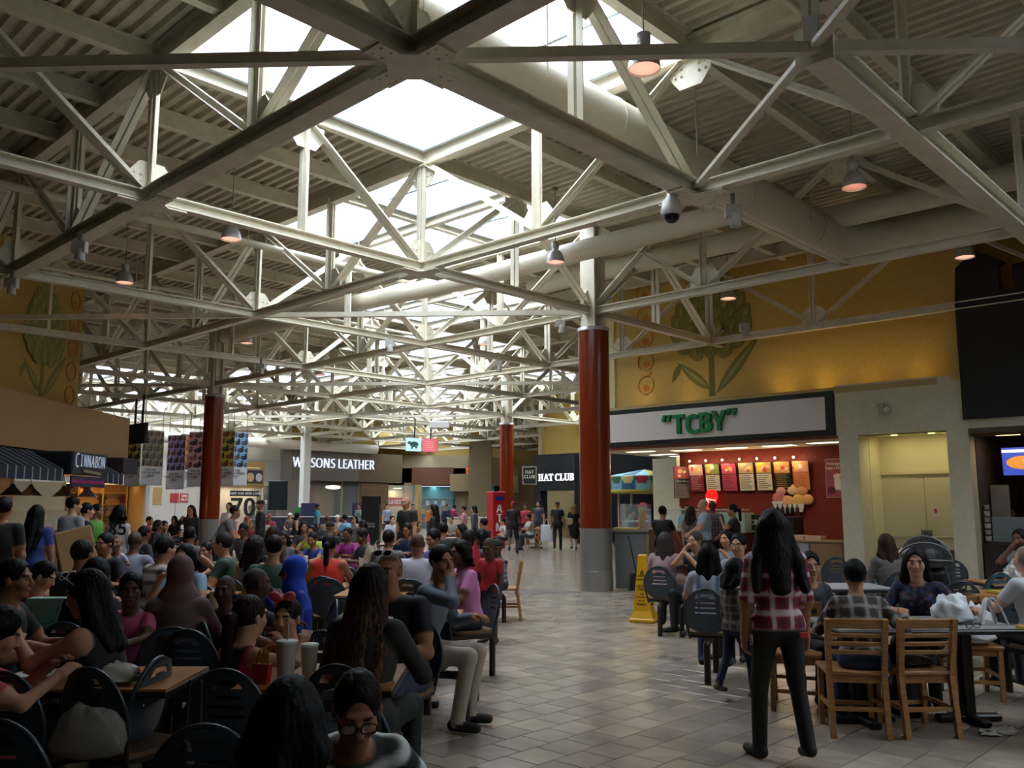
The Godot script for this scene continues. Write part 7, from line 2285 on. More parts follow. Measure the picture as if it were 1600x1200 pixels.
func build_people() -> void:
	made.resize(PEOPLE.size())
	var job := WorkerThreadPool.add_group_task(make_body, PEOPLE.size())
	WorkerThreadPool.wait_for_group_task_completion(job)
	var cloth := StandardMaterial3D.new()
	cloth.vertex_color_use_as_albedo = true
	cloth.roughness = 0.75
	var hairy := StandardMaterial3D.new()
	hairy.vertex_color_use_as_albedo = true
	hairy.roughness = 0.6
	hairy.metallic_specular = 0.3
	var scarf := StandardMaterial3D.new()
	scarf.vertex_color_use_as_albedo = true
	scarf.roughness = 0.85
	var tints := ["39434d", "3a4650", "333d47", "404b57"]
	for k in PEOPLE.size():
		var sp: Dictionary = PEOPLE[k]
		var y: float = sp.get("y", 0.0)
		var t := thing("person", sp.l, "person", turned(sp.x, sp.d, sp.f, y), "people in the food court")
		var res: Array = made[k]
		put("body", to_mesh(res[0]), cloth, t)
		if res[1].size(): put({"hijab": "headscarf", "cap": "cap"}.get(sp.hair, "hair"), to_mesh(res[1]), hairy if not sp.hair in ["hijab", "cap"] else scarf, t)
		var hx: Transform3D = res[2]
		for e in sp.get("ex", []):
			if e == "glasses": spectacles(t, hx, "15120f", glass("ffffff", 0.1))
			elif e == "up": spectacles(t, hx * Transform3D(Basis(Vector3.RIGHT, 0.7), Vector3(0, 0.047, -0.005)), "c8c4bc", mat("101114", 0.1), 1.15)
			elif e == "bow":
				var b := MB.new()
				for s in [-1.0, 1.0]:
					b.ball(Vector3(s * 0.05, 0.015, 0), Vector3(0.05, 0.034, 0.022), 12, 8, Basis(Vector3.BACK, s * 0.35))
					b.ball(Vector3(s * 0.035, -0.03, 0), Vector3(0.02, 0.04, 0.012), 10, 6, Basis(Vector3.BACK, s * 0.5))
				b.ball(Vector3.ZERO, Vector3(0.018, 0.02, 0.024), 10, 6)
				put("hair_bow", b.done(), mat("d8545c", 0.5), t, hx * Transform3D(Basis(), Vector3(0.03, 0.125, -0.02)))
			elif e == "85":
				words("85", 0.3, 0.004, mat("15151a", 0.8), t, Transform3D(Basis(), res[4] + Vector3(0.1, 0.39, 0.165)))
			elif e == "phone":
				box("red_phone", Vector3(0.1, 0.88 * sp.h / 1.72, 0.145), Vector3(0.06, 0.035, 0.02), mat("b8201c", 0.4), t, Basis(), 0.004)
		if sp.p == "sit" and not sp.get("nochair", false):
			var wide: float = maxf(0.0, sp.get("y", 0.0))
			hoop_chair(tints[k % 4], "cafe chair under the " + sp.l, turned(sp.x, sp.d, sp.f))

var PEOPLE := [
	{l = "girl in coral top with long black hair eating spaghetti", x = -2.63, d = 4.24, f = 62, p = "sit", h = 1.45, v = 0, sk = "b98a6c", top = "a83a40", bot = "7a2a34", hair = "long", hc = "0c0a0a", seat = 0.48, hl = 0.42, la = Vector3(-0.1, 0.86, -0.42), ra = Vector3(0.12, 0.84, -0.45), hp = 25, lean = 16, sl = 1},
	{l = "woman in black sleeveless top with white sunglasses on her hair", x = -2.1, d = 4.69, f = 275, p = "sit", h = 1.66, v = 0, sk = "b98a6c", top = "0d0d10", bot = "23262e", hair = "long", hc = "0b0909", hl = 0.3, sl = 0, la = Vector3(-0.02, 0.95, -0.5), ra = Vector3(0.1, 0.9, -0.5), ex = ["up"], hp = 12, lean = 12, bust = 1},
	{l = "person in black T-shirt facing right at the left edge", x = -3.2, d = 5.54, f = 85, p = "sit", h = 1.66, v = 0, sk = "9a6a4c", top = "111114", bot = "23262e", hair = "short", hc = "100d0c", la = "table", ra = "table"},
	{l = "small boy in red beside the yellow packet at left", x = -3.81, d = 7.02, f = 80, p = "sit", h = 1.2, v = 0, sk = "b98a6c", top = "8a2620", bot = "23262e", hair = "short", hc = "1a1512", hp = 25, la = "table", ra = "table", seat = 0.6},
	{l = "broad man in dark grey T-shirt seen from behind at left", x = -3.83, d = 7.76, f = 10, p = "sit", h = 1.74, v = 0, sk = "9a6a4c", top = "33353a", bot = "23262e", hair = "short", hc = "1a1512", fat = 1.3, la = "table", ra = "table"},
	{l = "person with black hood-like hair below the broad grey-shirted man", x = -2.98, d = 6.27, f = 5, p = "sit", h = 1.55, v = 0, sk = "9a6a4c", top = "15161a", bot = "23262e", hair = "bob", hc = "0a0909"},
	{l = "man with glasses and dark top holding a baby", x = -4.6, d = 10.15, f = 200, p = "sit", h = 1.72, v = 1, sk = "9a6a4c", top = "1c1c22", bot = "23262e", hair = "short", hc = "1a1512", ex = ["glasses"], ra = Vector3(0.05, 0.95, -0.22), la = Vector3(-0.12, 0.8, -0.25)},
	{l = "baby in pale blue and white held by man with glasses", x = -4.62, d = 10.36, f = 170, p = "sit", h = 0.72, v = 1, sk = "9a6a4c", top = "9aa4b0", bot = "6a90b8", hair = "buzz", hc = "1a1512", y = 0.626, nochair = true, seat = 0.25, la = "lap", ra = "lap"},
	{l = "man with shaved head and lavender-grey shirt seen from behind", x = -4.52, d = 10.5, f = 0, p = "sit", h = 1.74, v = 1, sk = "6a4430", top = "77788a", bot = "23262e", hair = "buzz", hc = "1a1210", la = "table", ra = "table"},
	{l = "man in white striped polo reaching right with one arm", x = -3.67, d = 8.89, f = 40, p = "sit", h = 1.76, v = 1, sk = "b98a6c", top = "b8aca0", bot = "23262e", hair = "short", hc = "1a1512", pat = "stripe", pc = ["5a5450"], pp = 0.12, ra = Vector3(0.42, 0.8, -0.32), la = "table", lean = 18},
	{l = "woman in pale blue seated behind the mauve headscarf", x = -3.08, d = 8.46, f = 190, p = "sit", h = 1.58, v = 1, sk = "b98a6c", top = "7a94a8", bot = "23262e", hair = "bob", hc = "0c0a0a", la = "table", ra = "eat"},
	{l = "woman in mauve headscarf and shawl seen from behind", x = -2.26, d = 6.03, f = -15, p = "sit", h = 1.62, v = 0, sk = "9a6a4c", top = "5c4240", bot = "3a2c2c", hair = "hijab", hc = "6a4a46", sl = 2, la = "table", ra = "table"},
	{l = "girl in bright pink T-shirt facing the camera", x = -2.55, d = 6.06, f = 185, p = "sit", h = 1.3, v = 0, sk = "55382a", top = "c85a88", bot = "2a2426", hair = "bun", hc = "0c0a0a", hy = -25, la = "table", ra = "table", seat = 0.56},
	{l = "man in grey T-shirt seen from behind left of red column", x = -4.76, d = 12.93, f = 5, p = "sit", h = 1.72, v = 1, sk = "6a4430", top = "6e6a6a", bot = "23262e", hair = "short", hc = "0e0c0b", la = "table", ra = "table"},
	{l = "man with glasses in dark green polo holding a cup", x = -3.16, d = 10.14, f = 272, p = "sit", h = 1.74, v = 1, sk = "b98a6c", top = "12331f", bot = "2a3a5a", hair = "short", hc = "2a2420", ex = ["glasses"], ra = Vector3(0.16, 1, -0.4), la = "table", lean = 14},
	{l = "small boy behind the white cup with straw", x = -2.12, d = 6.67, f = 185, p = "sit", h = 1.15, v = 0, sk = "55382a", top = "2a2a30", bot = "23262e", hair = "buzz", hc = "0a0808", seat = 0.55, la = "table", ra = "table"},
	{l = "small child behind man in striped polo", x = -3.82, d = 11.2, f = 200, p = "sit", h = 1.15, v = 1, sk = "9a6a4c", top = "3a2a2a", bot = "23262e", hair = "short", hc = "1a1512", seat = 0.6, la = "table", ra = "table"},
	{l = "standing person in black T-shirt at the far left edge", x = -5.54, d = 9.56, f = 350, p = "stand", h = 1.74, v = 1, sk = "9a6a4c", top = "0f0f12", bot = "1c1c20", hair = "short", hc = "1a1512"},
	{l = "standing woman in blue top with long black hair at left", x = -6.04, d = 11.16, f = 355, p = "stand", h = 1.64, v = 1, sk = "9a6a4c", top = "2a3a7a", bot = "3a342c", hair = "long", hc = "0b0909", hl = 0.42},
	{l = "standing man in light grey sweatshirt at left", x = -6.59, d = 13.16, f = 20, p = "stand", h = 1.78, v = 1, sk = "b98a6c", top = "868690", bot = "15161c", hair = "short", hc = "0e0c0b", sl = 2, hy = 30},
	{l = "standing man in navy jacket beside the grey sweatshirt", x = -6.69, d = 13.77, f = 50, p = "stand", h = 1.68, v = 1, sk = "b98a6c", top = "11151f", bot = "15161c", hair = "short", hc = "15110e", sl = 2},
	{l = "standing person in lime green shirt behind the navy jacket", x = -7.2, d = 15.2, f = 90, p = "stand", h = 1.66, v = 2, sk = "9a6a4c", top = "4a8a2a", bot = "15161c", hair = "short", hc = "1a1512", sl = 2},
	{l = "standing woman in white number 85 jersey", x = -6.51, d = 14.56, f = 8, p = "stand", h = 1.62, v = 1, sk = "6a4430", top = "a8a4a0", bot = "15161c", hair = "curly", hc = "0a0808", hl = 0.14, sl = 2, ex = ["85"]},
	{l = "standing woman in pink top and black jacket with lime bag", x = -7.48, d = 20.54, f = 190, p = "stand", h = 1.64, v = 2, sk = "9a6a4c", top = "17151a", bot = "15161c", hair = "long", hc = "0c0a0a", hl = 0.3, sl = 2, ra = "eat"},
	{l = "man in red hoodie seated beyond the 85 jersey", x = -10.3, d = 24.83, f = 100, p = "sit", h = 1.7, v = 2, sk = "9a6a4c", top = "8a2020", bot = "23262e", hair = "short", hc = "1a1512", sl = 2},
	{l = "person in dark green jacket bent over at left of red column", x = -8.43, d = 20.94, f = 120, p = "sit", h = 1.68, v = 2, sk = "9a6a4c", top = "24332c", bot = "23262e", hair = "short", hc = "1a1512", sl = 2, lean = 25},
	{l = "person in black seated beside the green jacket", x = -8.1, d = 19.94, f = 80, p = "sit", h = 1.66, v = 2, sk = "6a4430", top = "14141a", bot = "23262e", hair = "bob", hc = "1a1512", sl = 2},
	{l = "woman in black seated behind the lime bag woman", x = -10.76, d = 28.22, f = 200, p = "sit", h = 1.64, v = 2, sk = "9a6a4c", top = "1a1a20", bot = "23262e", hair = "long", hc = "1a1512", hl = 0.25},
	{l = "person in grey seated left of the lavender-shirt man", x = -5.96, d = 14.12, f = 30, p = "sit", h = 1.66, v = 1, sk = "6a4430", top = "2a2a2e", bot = "23262e", hair = "short", hc = "1a1512", sl = 2},
	{l = "standing man in white T-shirt right of left red column", x = -7.88, d = 24.54, f = 185, p = "stand", h = 1.72, v = 2, sk = "b98a6c", top = "c8c8cc", bot = "23262e", hair = "short", hc = "1a1512"},
	{l = "man in grey T-shirt leaning over a table by red column", x = -5.73, d = 17.14, f = 80, p = "stand", h = 1.72, v = 2, sk = "9a6a4c", top = "5a5a60", bot = "15161c", hair = "short", hc = "1a1512", lean = 32, la = Vector3(-0.1, 0.8, -0.5), ra = Vector3(0.2, 0.8, -0.5)},
	{l = "young man in grey hoodie looking down at his table", x = -4.91, d = 16.28, f = 185, p = "sit", h = 1.68, v = 2, sk = "6a4430", top = "3a3c3a", bot = "23262e", hair = "short", hc = "1a1512", sl = 2, hp = 22, la = "table", ra = "table"},
	{l = "standing man in black jacket and cap before the shop window", x = -6.41, d = 22.51, f = 255, p = "stand", h = 1.78, v = 2, sk = "9a6a4c", top = "111116", bot = "15161c", hair = "cap", hc = "101014", sl = 2},
	{l = "person in red cap in the crowd by red column", x = -7.71, d = 25.63, f = 170, p = "sit", h = 1.66, v = 2, sk = "9a6a4c", top = "9a1c20", bot = "23262e", hair = "cap", hc = "a01c20"},
	{l = "grey-haired woman in red in the crowd", x = -6.61, d = 22.57, f = 190, p = "sit", h = 1.58, v = 2, sk = "b98a6c", top = "8a3030", bot = "23262e", hair = "bob", hc = "8a8480"},
	{l = "bald man in cream T-shirt seen from behind", x = -7.38, d = 26.08, f = 0, p = "sit", h = 1.74, v = 2, sk = "9a6a4c", top = "b0a890", bot = "23262e", hair = "bald", hc = "1a1512"},
	{l = "person in pink-red shirt and pale cap beyond the cream T-shirt", x = -8.98, d = 32.73, f = 185, p = "sit", h = 1.7, v = 2, sk = "9a6a4c", top = "b83a48", bot = "23262e", hair = "cap", hc = "b0404a"},
	{l = "man in white cap facing the camera in the crowd", x = -9.17, d = 36.55, f = 195, p = "sit", h = 1.7, v = 2, sk = "b98a6c", top = "7a6a5c", bot = "23262e", hair = "cap", hc = "c8c4bc"},
	{l = "woman with big curly dark hair seated upright in the crowd", x = -8.32, d = 33.8, f = 80, p = "sit", h = 1.8, v = 2, sk = "b98a6c", top = "2a2422", bot = "23262e", hair = "curly", hc = "0f0b09", hl = 0.2, sl = 0},
	{l = "standing man in turquoise shirt before the purple kiosk", x = -7.98, d = 35.99, f = 80, p = "stand", h = 1.7, v = 2, sk = "9a6a4c", top = "2a8a98", bot = "23262e", hair = "short", hc = "1a1512"},
	{l = "bald man in beige T-shirt seen from behind in the crowd", x = -5.73, d = 27.27, f = 0, p = "sit", h = 1.74, v = 2, sk = "6a4430", top = "8a8074", bot = "23262e", hair = "bald", hc = "1a1512"},
	{l = "man in pale blue shirt leaning left beside the vending machine", x = -5.4, d = 29.13, f = 300, p = "sit", h = 1.76, v = 2, sk = "9a6a4c", top = "6a94ac", bot = "23262e", hair = "short", hc = "1a1512", lean = 16, la = "table", ra = "table"},
	{l = "woman facing camera with hands at chin by the pale blue shirt", x = -5.31, d = 29.91, f = 190, p = "sit", h = 1.62, v = 2, sk = "9a6a4c", top = "b0a0a0", bot = "23262e", hair = "long", hc = "1a1512", hl = 0.25, ra = "face", la = "face"},
	{l = "standing man in grey-green shirt far before the wood panel", x = -6.94, d = 40.04, f = 200, p = "stand", h = 1.7, v = 2, sk = "9a6a4c", top = "5a6a5c", bot = "23262e", hair = "short", hc = "1a1512", sl = 2},
	{l = "person in white sun hat in the far crowd", x = -6.28, d = 31.75, f = 180, p = "sit", h = 1.6, v = 2, sk = "b98a6c", top = "a8a098", bot = "23262e", hair = "cap", hc = "c8c4c0"},
	{l = "woman in magenta top turned left by the vending machine", x = -3.24, d = 19.61, f = 280, p = "sit", h = 1.64, v = 2, sk = "9a6a4c", top = "a82a60", bot = "23262e", hair = "bob", hc = "1a1512"},
	{l = "smiling girl in magenta in the middle of crowd", x = -2.85, d = 15.55, f = 200, p = "sit", h = 1.5, v = 2, sk = "6a4430", top = "8a2068", bot = "23262e", hair = "bun", hc = "1a1512", la = "table", ra = "table"},
	{l = "boy in dark T-shirt looking down left", x = -2.3, d = 14.13, f = 235, p = "sit", h = 1.55, v = 1, sk = "6a4430", top = "22242c", bot = "23262e", hair = "short", hc = "1a1512", hp = 20, la = "table", ra = "table"},
	{l = "person in grey patterned jacket seen from behind", x = -1.7, d = 11.98, f = 10, p = "sit", h = 1.66, v = 1, sk = "9a6a4c", top = "5c5a58", bot = "23262e", hair = "short", hc = "1a1512", pat = "floral", pc = ["46444a", "6e6c6a"], sl = 2, fat = 1.2, la = "table", ra = "table"},
	{l = "girl with long dark hair in the crowd centre left", x = -4.52, d = 19.11, f = 160, p = "sit", h = 1.6, v = 2, sk = "9a6a4c", top = "2a2826", bot = "23262e", hair = "long", hc = "1a1512", hl = 0.25},
	{l = "person in lime yellow T-shirt facing the camera", x = -3.47, d = 15.38, f = 185, p = "sit", h = 1.62, v = 2, sk = "9a6a4c", top = "9ab02a", bot = "23262e", hair = "short", hc = "1a1512", la = "table", ra = "face"},
	{l = "small boy in blue shirt in front of the lime T-shirt", x = -3.19, d = 14.33, f = 195, p = "sit", h = 1.28, v = 1, sk = "9a6a4c", top = "1c2a6a", bot = "23262e", hair = "short", hc = "1a1512", seat = 0.58, hp = 15, la = "table", ra = "table"},
	{l = "person in black cap seen from behind in the crowd", x = -3.57, d = 17.15, f = 10, p = "sit", h = 1.7, v = 2, sk = "9a6a4c", top = "1a1a1e", bot = "23262e", hair = "cap", hc = "121214"},
	{l = "woman in orange-red sleeveless top seen from behind, hair up", x = -2.1, d = 10.07, f = 0, p = "sit", h = 1.66, v = 1, sk = "9a6a4c", top = "c8281c", bot = "23262e", hair = "pony", hc = "1a1512", hl = 0.2, sl = 0, la = "table", ra = "table", fat = 1.15},
	{l = "man in dark green T-shirt seen from behind", x = -2.38, d = 8.79, f = -5, p = "sit", h = 1.76, v = 1, sk = "b98a6c", top = "143522", bot = "23262e", hair = "short", hc = "0d0c0c", la = "table", ra = "table", fat = 1.1},
	{l = "woman with long curly black hair beside the green T-shirt", x = -2.89, d = 9.74, f = 25, p = "sit", h = 1.62, v = 1, sk = "9a6a4c", top = "4a5a60", bot = "23262e", hair = "curly", hc = "1a1512", hl = 0.3, sl = 0},
	{l = "woman with brown hair seen from behind beyond green T-shirt", x = -3.86, d = 14.11, f = 10, p = "sit", h = 1.66, v = 1, sk = "9a6a4c", top = "2a2422", bot = "23262e", hair = "long", hc = "2a1810", hl = 0.25},
	{l = "girl facing the camera between dark-haired women", x = -3.89, d = 15.16, f = 185, p = "sit", h = 1.4, v = 2, sk = "6a4430", top = "5a5a5c", bot = "23262e", hair = "bob", hc = "1a1512"},
	{l = "child in bright blue headscarf and dress", x = -1.72, d = 7.33, f = 250, p = "sit", h = 1.42, v = 0, sk = "55382a", top = "1a3a9a", bot = "1a3a9a", hair = "hijab", hc = "1c46b8", sl = 2, ra = "eat", la = "lap", seat = 0.55},
	{l = "boy with very short black hair seen from behind", x = -1.87, d = 6.22, f = 60, p = "sit", h = 1.35, v = 0, sk = "55382a", top = "2a2a30", bot = "23262e", hair = "buzz", hc = "0a0808", seat = 0.56, la = "table", ra = "face"},
	{l = "tall bald man in black polo standing in the crowd", x = -2.21, d = 18.53, f = 215, p = "stand", h = 1.84, v = 2, sk = "b98a6c", top = "101014", bot = "1c1c22", hair = "bald", hc = "1a1512"},
	{l = "person in white T-shirt by the vending machine", x = -3.8, d = 27.84, f = 160, p = "sit", h = 1.66, v = 2, sk = "b98a6c", top = "b0b4bc", bot = "23262e", hair = "short", hc = "1a1512"},
	{l = "man in dark blue jacket eating, middle of crowd", x = -1.88, d = 16.26, f = 200, p = "sit", h = 1.68, v = 2, sk = "9a6a4c", top = "1c2848", bot = "23262e", hair = "short", hc = "1a1512", sl = 2, ra = "eat", la = "table", hp = 12},
	{l = "woman with red-brown hair turned right in the crowd", x = -2.17, d = 19.35, f = 110, p = "sit", h = 1.62, v = 2, sk = "b98a6c", top = "3a3436", bot = "23262e", hair = "bob", hc = "3a1a10"},
	{l = "standing woman with dark hair looking left in the crowd", x = -1.75, d = 20, f = 275, p = "stand", h = 1.66, v = 2, sk = "b98a6c", top = "17171c", bot = "17171c", hair = "long", hc = "1a1512", hl = 0.28, sl = 2},
	{l = "man in white T-shirt seen from behind with cropped hair", x = -1.05, d = 9.66, f = 5, p = "sit", h = 1.76, v = 1, sk = "9a6a4c", top = "b4b4bc", bot = "23262e", hair = "buzz", hc = "1a1614", la = "table", ra = "table", fat = 1.1},
	{l = "young man in purple shirt looking down", x = -0.95, d = 11.65, f = 225, p = "sit", h = 1.72, v = 1, sk = "9a6a4c", top = "5a5a8a", bot = "23262e", hair = "short", hc = "1a1512", hp = 15, la = "table", ra = "table"},
	{l = "person in black top seen from behind near purple shirt", x = -1.2, d = 15.36, f = 0, p = "sit", h = 1.74, v = 2, sk = "9a6a4c", top = "0f0f13", bot = "23262e", hair = "short", hc = "1a1512", sl = 2, fat = 1.2},
	{l = "woman with glasses in pink scoop-neck T-shirt", x = -0.42, d = 8.71, f = 245, p = "sit", h = 1.64, v = 1, sk = "6a4430", top = "c47aa8", bot = "1c2030", hair = "bob", hc = "120d0c", ex = ["glasses"], bust = 1, fat = 1.15, la = "table", ra = "lap"},
	{l = "man in grey-blue shirt resting chin on his hand", x = -0.71, d = 6.85, f = 105, p = "sit", h = 1.78, v = 0, sk = "9a6a4c", top = "5e6672", bot = "a89a88", hair = "short", hc = "0f0d0c", sl = 2, hy = 35, ra = "face", la = "table", lean = 15, spread = 0.3, foot = -0.05},
	{l = "small boy standing in red T-shirt and black shorts", x = -0.26, d = 10.75, f = 205, p = "stand", h = 1.2, v = 0, sk = "55382a", top = "a01620", bot = "121214", hair = "buzz", hc = "0c0908", legs = "shorts", hp = 18},
	{l = "boy in checked shirt kneeling on the wooden chair", x = -0.14, d = 12.61, f = 262, p = "sit", h = 1.25, v = 1, sk = "55382a", top = "6a6468", bot = "1c2438", hair = "cap", hc = "17181c", pat = "plaid", pc = ["a8a4a8", "2a2a34"], sl = 2, nochair = true, seat = 0.54},
	{l = "woman with dark hair seen from behind near the red coat", x = -0.59, d = 12.15, f = -5, p = "sit", h = 1.64, v = 1, sk = "6a4430", top = "3a1218", bot = "23262e", hair = "bob", hc = "17100e"},
	{l = "woman with long dark hair turned left near the aisle", x = -0.36, d = 12.7, f = 280, p = "sit", h = 1.64, v = 1, sk = "9a6a4c", top = "22242c", bot = "23262e", hair = "long", hc = "14100e", hl = 0.3, sl = 2},
	{l = "woman in grey top with black hair, crowd right side", x = -0.91, d = 17.11, f = 250, p = "sit", h = 1.6, v = 2, sk = "9a6a4c", top = "8a868a", bot = "23262e", hair = "long", hc = "1a1512", hl = 0.2},
	{l = "standing woman in pale pink shirt lit from left", x = -1.67, d = 30.99, f = 280, p = "stand", h = 1.62, v = 2, sk = "b98a6c", top = "c88a90", bot = "23262e", hair = "short", hc = "2a1a12", ra = "eat"},
	{l = "standing woman in grey blazer facing the pink shirt", x = -1.27, d = 30, f = 275, p = "stand", h = 1.62, v = 2, sk = "b98a6c", top = "44464c", bot = "23262e", hair = "bob", hc = "1a1512", sl = 2},
	{l = "man in black seated left of the cash machine", x = -0.59, d = 20.73, f = 300, p = "sit", h = 1.74, v = 2, sk = "9a6a4c", top = "101014", bot = "23262e", hair = "short", hc = "1a1512", sl = 2},
	{l = "child in white shirt in the far middle crowd", x = -2.1, d = 30.95, f = 200, p = "sit", h = 1.5, v = 2, sk = "b98a6c", top = "9a948c", bot = "23262e", hair = "short", hc = "1a1512"},
	{l = "child in pale shirt on a wooden chair by cash machine", x = -0.25, d = 30.66, f = 250, p = "sit", h = 1.4, v = 2, sk = "b98a6c", top = "b0a8a4", bot = "23262e", hair = "short", hc = "1a1512", nochair = true},
	{l = "walking man in black T-shirt and red cap seen from behind", x = 0.04, d = 30.46, f = 5, p = "stand", h = 1.78, v = 2, sk = "6a4430", top = "0f0f13", bot = "1a1712", hair = "cap", hc = "8a1c22", legs = "shorts", stride = 0.8},
	{l = "standing person in red hoodie beyond the walking man", x = 0.56, d = 36.04, f = 190, p = "stand", h = 1.7, v = 2, sk = "9a6a4c", top = "a82a3a", bot = "1c1c20", hair = "short", hc = "1a1512", sl = 2},
	{l = "standing man in grey T-shirt and shorts in the aisle", x = 1.12, d = 37.04, f = 200, p = "stand", h = 1.82, v = 2, sk = "b98a6c", top = "3a3d45", bot = "3a3c40", hair = "short", hc = "1a1512", legs = "shorts", beard = true},
	{l = "man in pale vest seated at the far aisle table", x = 0.68, d = 32.18, f = 255, p = "sit", h = 1.72, v = 2, sk = "9a6a4c", top = "a8a498", bot = "3a3c40", hair = "short", hc = "1a1512", la = "table", ra = "table", nochair = true},
	{l = "walking man in black T-shirt carrying a white bag", x = 1.68, d = 32.56, f = 5, p = "stand", h = 1.78, v = 2, sk = "9a6a4c", top = "0e0e11", bot = "0e0e11", hair = "cap", hc = "17171c", stride = 0.5},
	{l = "blonde woman in black dress walking away with cream bag", x = 2.3, d = 32.76, f = 355, p = "stand", h = 1.66, v = 2, sk = "b98a6c", top = "101014", bot = "101014", hair = "curly", hc = "8a6a40", hl = 0.22, legs = "dress", stride = 0.3, shoe = "101010"},
	{l = "woman in dark jacket and jeans right of the blonde", x = 2.67, d = 31.46, f = 350, p = "stand", h = 1.62, v = 2, sk = "b98a6c", top = "15161c", bot = "20304a", hair = "long", hc = "15100e", hl = 0.3, sl = 2},
	{l = "distant shopper in magenta near the toy shop", x = -3.03, d = 45.97, f = 30, p = "stand", h = 1.68, v = 2, sk = "9a6a4c", top = "8a1c48", bot = "23262e", hair = "short", hc = "1a1512", sl = 2},
	{l = "distant shopper in navy near the toy shop", x = -3.28, d = 44.04, f = 200, p = "stand", h = 1.68, v = 2, sk = "9a6a4c", top = "1c2030", bot = "23262e", hair = "short", hc = "1a1512", sl = 2},
	{l = "distant shopper in orange shirt by the red sale sign", x = -3.9, d = 42.04, f = 190, p = "stand", h = 1.66, v = 2, sk = "9a6a4c", top = "a85a1c", bot = "23262e", hair = "short", hc = "1a1512"},
	{l = "distant shopper in maroon by the red sale sign", x = -4.86, d = 43.04, f = 170, p = "stand", h = 1.7, v = 2, sk = "9a6a4c", top = "4a1824", bot = "23262e", hair = "short", hc = "1a1512", sl = 2},
	{l = "distant shopper in pale blue left of the sale sign", x = -6.12, d = 43.03, f = 150, p = "stand", h = 1.68, v = 2, sk = "b98a6c", top = "7a86a0", bot = "23262e", hair = "short", hc = "1a1512"},
	{l = "distant woman in white left of the cash machine", x = -0.27, d = 40.02, f = 120, p = "stand", h = 1.6, v = 2, sk = "b98a6c", top = "b0a8a8", bot = "1c1c20", hair = "long", hc = "1a1512", hl = 0.25},
	{l = "employee in red cap and red shirt behind pretzel counter", x = 3.01, d = 20.01, f = 255, p = "stand", h = 1.7, v = 1, sk = "b98a6c", top = "b81c2c", bot = "17171a", hair = "cap", hc = "c01c28"},
	{l = "employee in teal shirt bent behind pretzel counter", x = 2.59, d = 20.6, f = 90, p = "stand", h = 1.62, v = 2, sk = "9a6a4c", top = "2a5a5c", bot = "17171a", hair = "short", hc = "1a1512", lean = 20},
	{l = "standing woman in black T-shirt with hair up, ordering", x = 3.05, d = 17.87, f = 30, p = "stand", h = 1.62, v = 1, sk = "9a6a4c", top = "0d0d10", bot = "17171a", hair = "bun", hc = "1a1512", ra = "fwd", la = "fwd"},
	{l = "employee in turquoise behind the yogurt counter", x = 4.56, d = 22.94, f = 200, p = "stand", h = 1.66, v = 2, sk = "9a6a4c", top = "2a7a94", bot = "17171a", hair = "bob", hc = "1a1512"},
	{l = "woman with long brown curls at the yogurt counter", x = 3.97, d = 19.57, f = 40, p = "stand", h = 1.6, v = 2, sk = "b98a6c", top = "5a4a44", bot = "17171a", hair = "curly", hc = "2a1810", hl = 0.28},
	{l = "bald man in pale blue patterned shirt at yogurt counter", x = 3.99, d = 18.2, f = 275, p = "stand", h = 1.78, v = 1, sk = "b98a6c", top = "8a96a0", bot = "23262e", hair = "bald", hc = "1a1512", pat = "floral", pc = ["a8b4bc", "707c86"], ra = "fwd", la = "fwd"},
	{l = "bald man in dark plaid shirt seen from behind", x = 4.3, d = 18.86, f = 10, p = "stand", h = 1.76, v = 1, sk = "6a4430", top = "2e2630", bot = "1c1c20", hair = "buzz", hc = "201814", pat = "plaid", pc = ["5a4a54", "8a7a80"], sl = 2},
	{l = "woman in black T-shirt with ponytail at yogurt counter", x = 4.54, d = 17.99, f = 280, p = "stand", h = 1.66, v = 1, sk = "9a6a4c", top = "101416", bot = "17171a", hair = "pony", hc = "1a1512", hl = 0.2, ra = "fwd", la = "eat"},
	{l = "woman in pale pink T-shirt seen from behind near cone", x = 1.99, d = 11.62, f = 25, p = "sit", h = 1.6, v = 1, sk = "b98a6c", top = "a88a8c", bot = "23262e", hair = "long", hc = "3a3230", hl = 0.28, la = "table", ra = "table"},
	{l = "man with glasses drinking through a straw", x = 2.45, d = 11.49, f = 235, p = "sit", h = 1.66, v = 1, sk = "b98a6c", top = "1c2030", bot = "23262e", hair = "short", hc = "4a3c30", ex = ["glasses"], la = "eat", ra = "face"},
	{l = "girl in white T-shirt with long black hair seen from behind", x = 1.9, d = 8.6, f = 20, p = "sit", h = 1.56, v = 1, sk = "b98a6c", top = "a8a8b4", bot = "2a3a5a", hair = "long", hc = "0b0a0b", hl = 0.26, pat = "yoke", pc = ["4a5a80"], la = "table", ra = "table"},
	{l = "woman with dark hair in pale blue holding a striped cup", x = 3.08, d = 12.48, f = 225, p = "sit", h = 1.62, v = 1, sk = "b98a6c", top = "7a8894", bot = "23262e", hair = "long", hc = "0f0c0c", hl = 0.25, la = "eat", ra = "table"},
	{l = "young man with glasses in grey shirt facing the camera", x = 2.55, d = 9.82, f = 215, p = "sit", h = 1.72, v = 1, sk = "b98a6c", top = "8a8a90", bot = "23262e", hair = "short", hc = "0e0c0c", ex = ["glasses"], la = "table", ra = "table"},
	{l = "woman in red plaid shirt and black trousers walking away", x = 1.75, d = 5.88, f = -8, p = "stand", h = 1.61, v = 0, sk = "9a6a4c", top = "a81e34", bot = "060608", hair = "long", hc = "0e0b0b", pat = "plaid", pc = ["f0e8ee", "101630"], pp = 0.12, shoe = "101014", hl = 0.4, hw = 1.6, hi = "2a1e1a", sl = 1, slv = 1, stride = -0.45, ex = ["phone"], hy = 10},
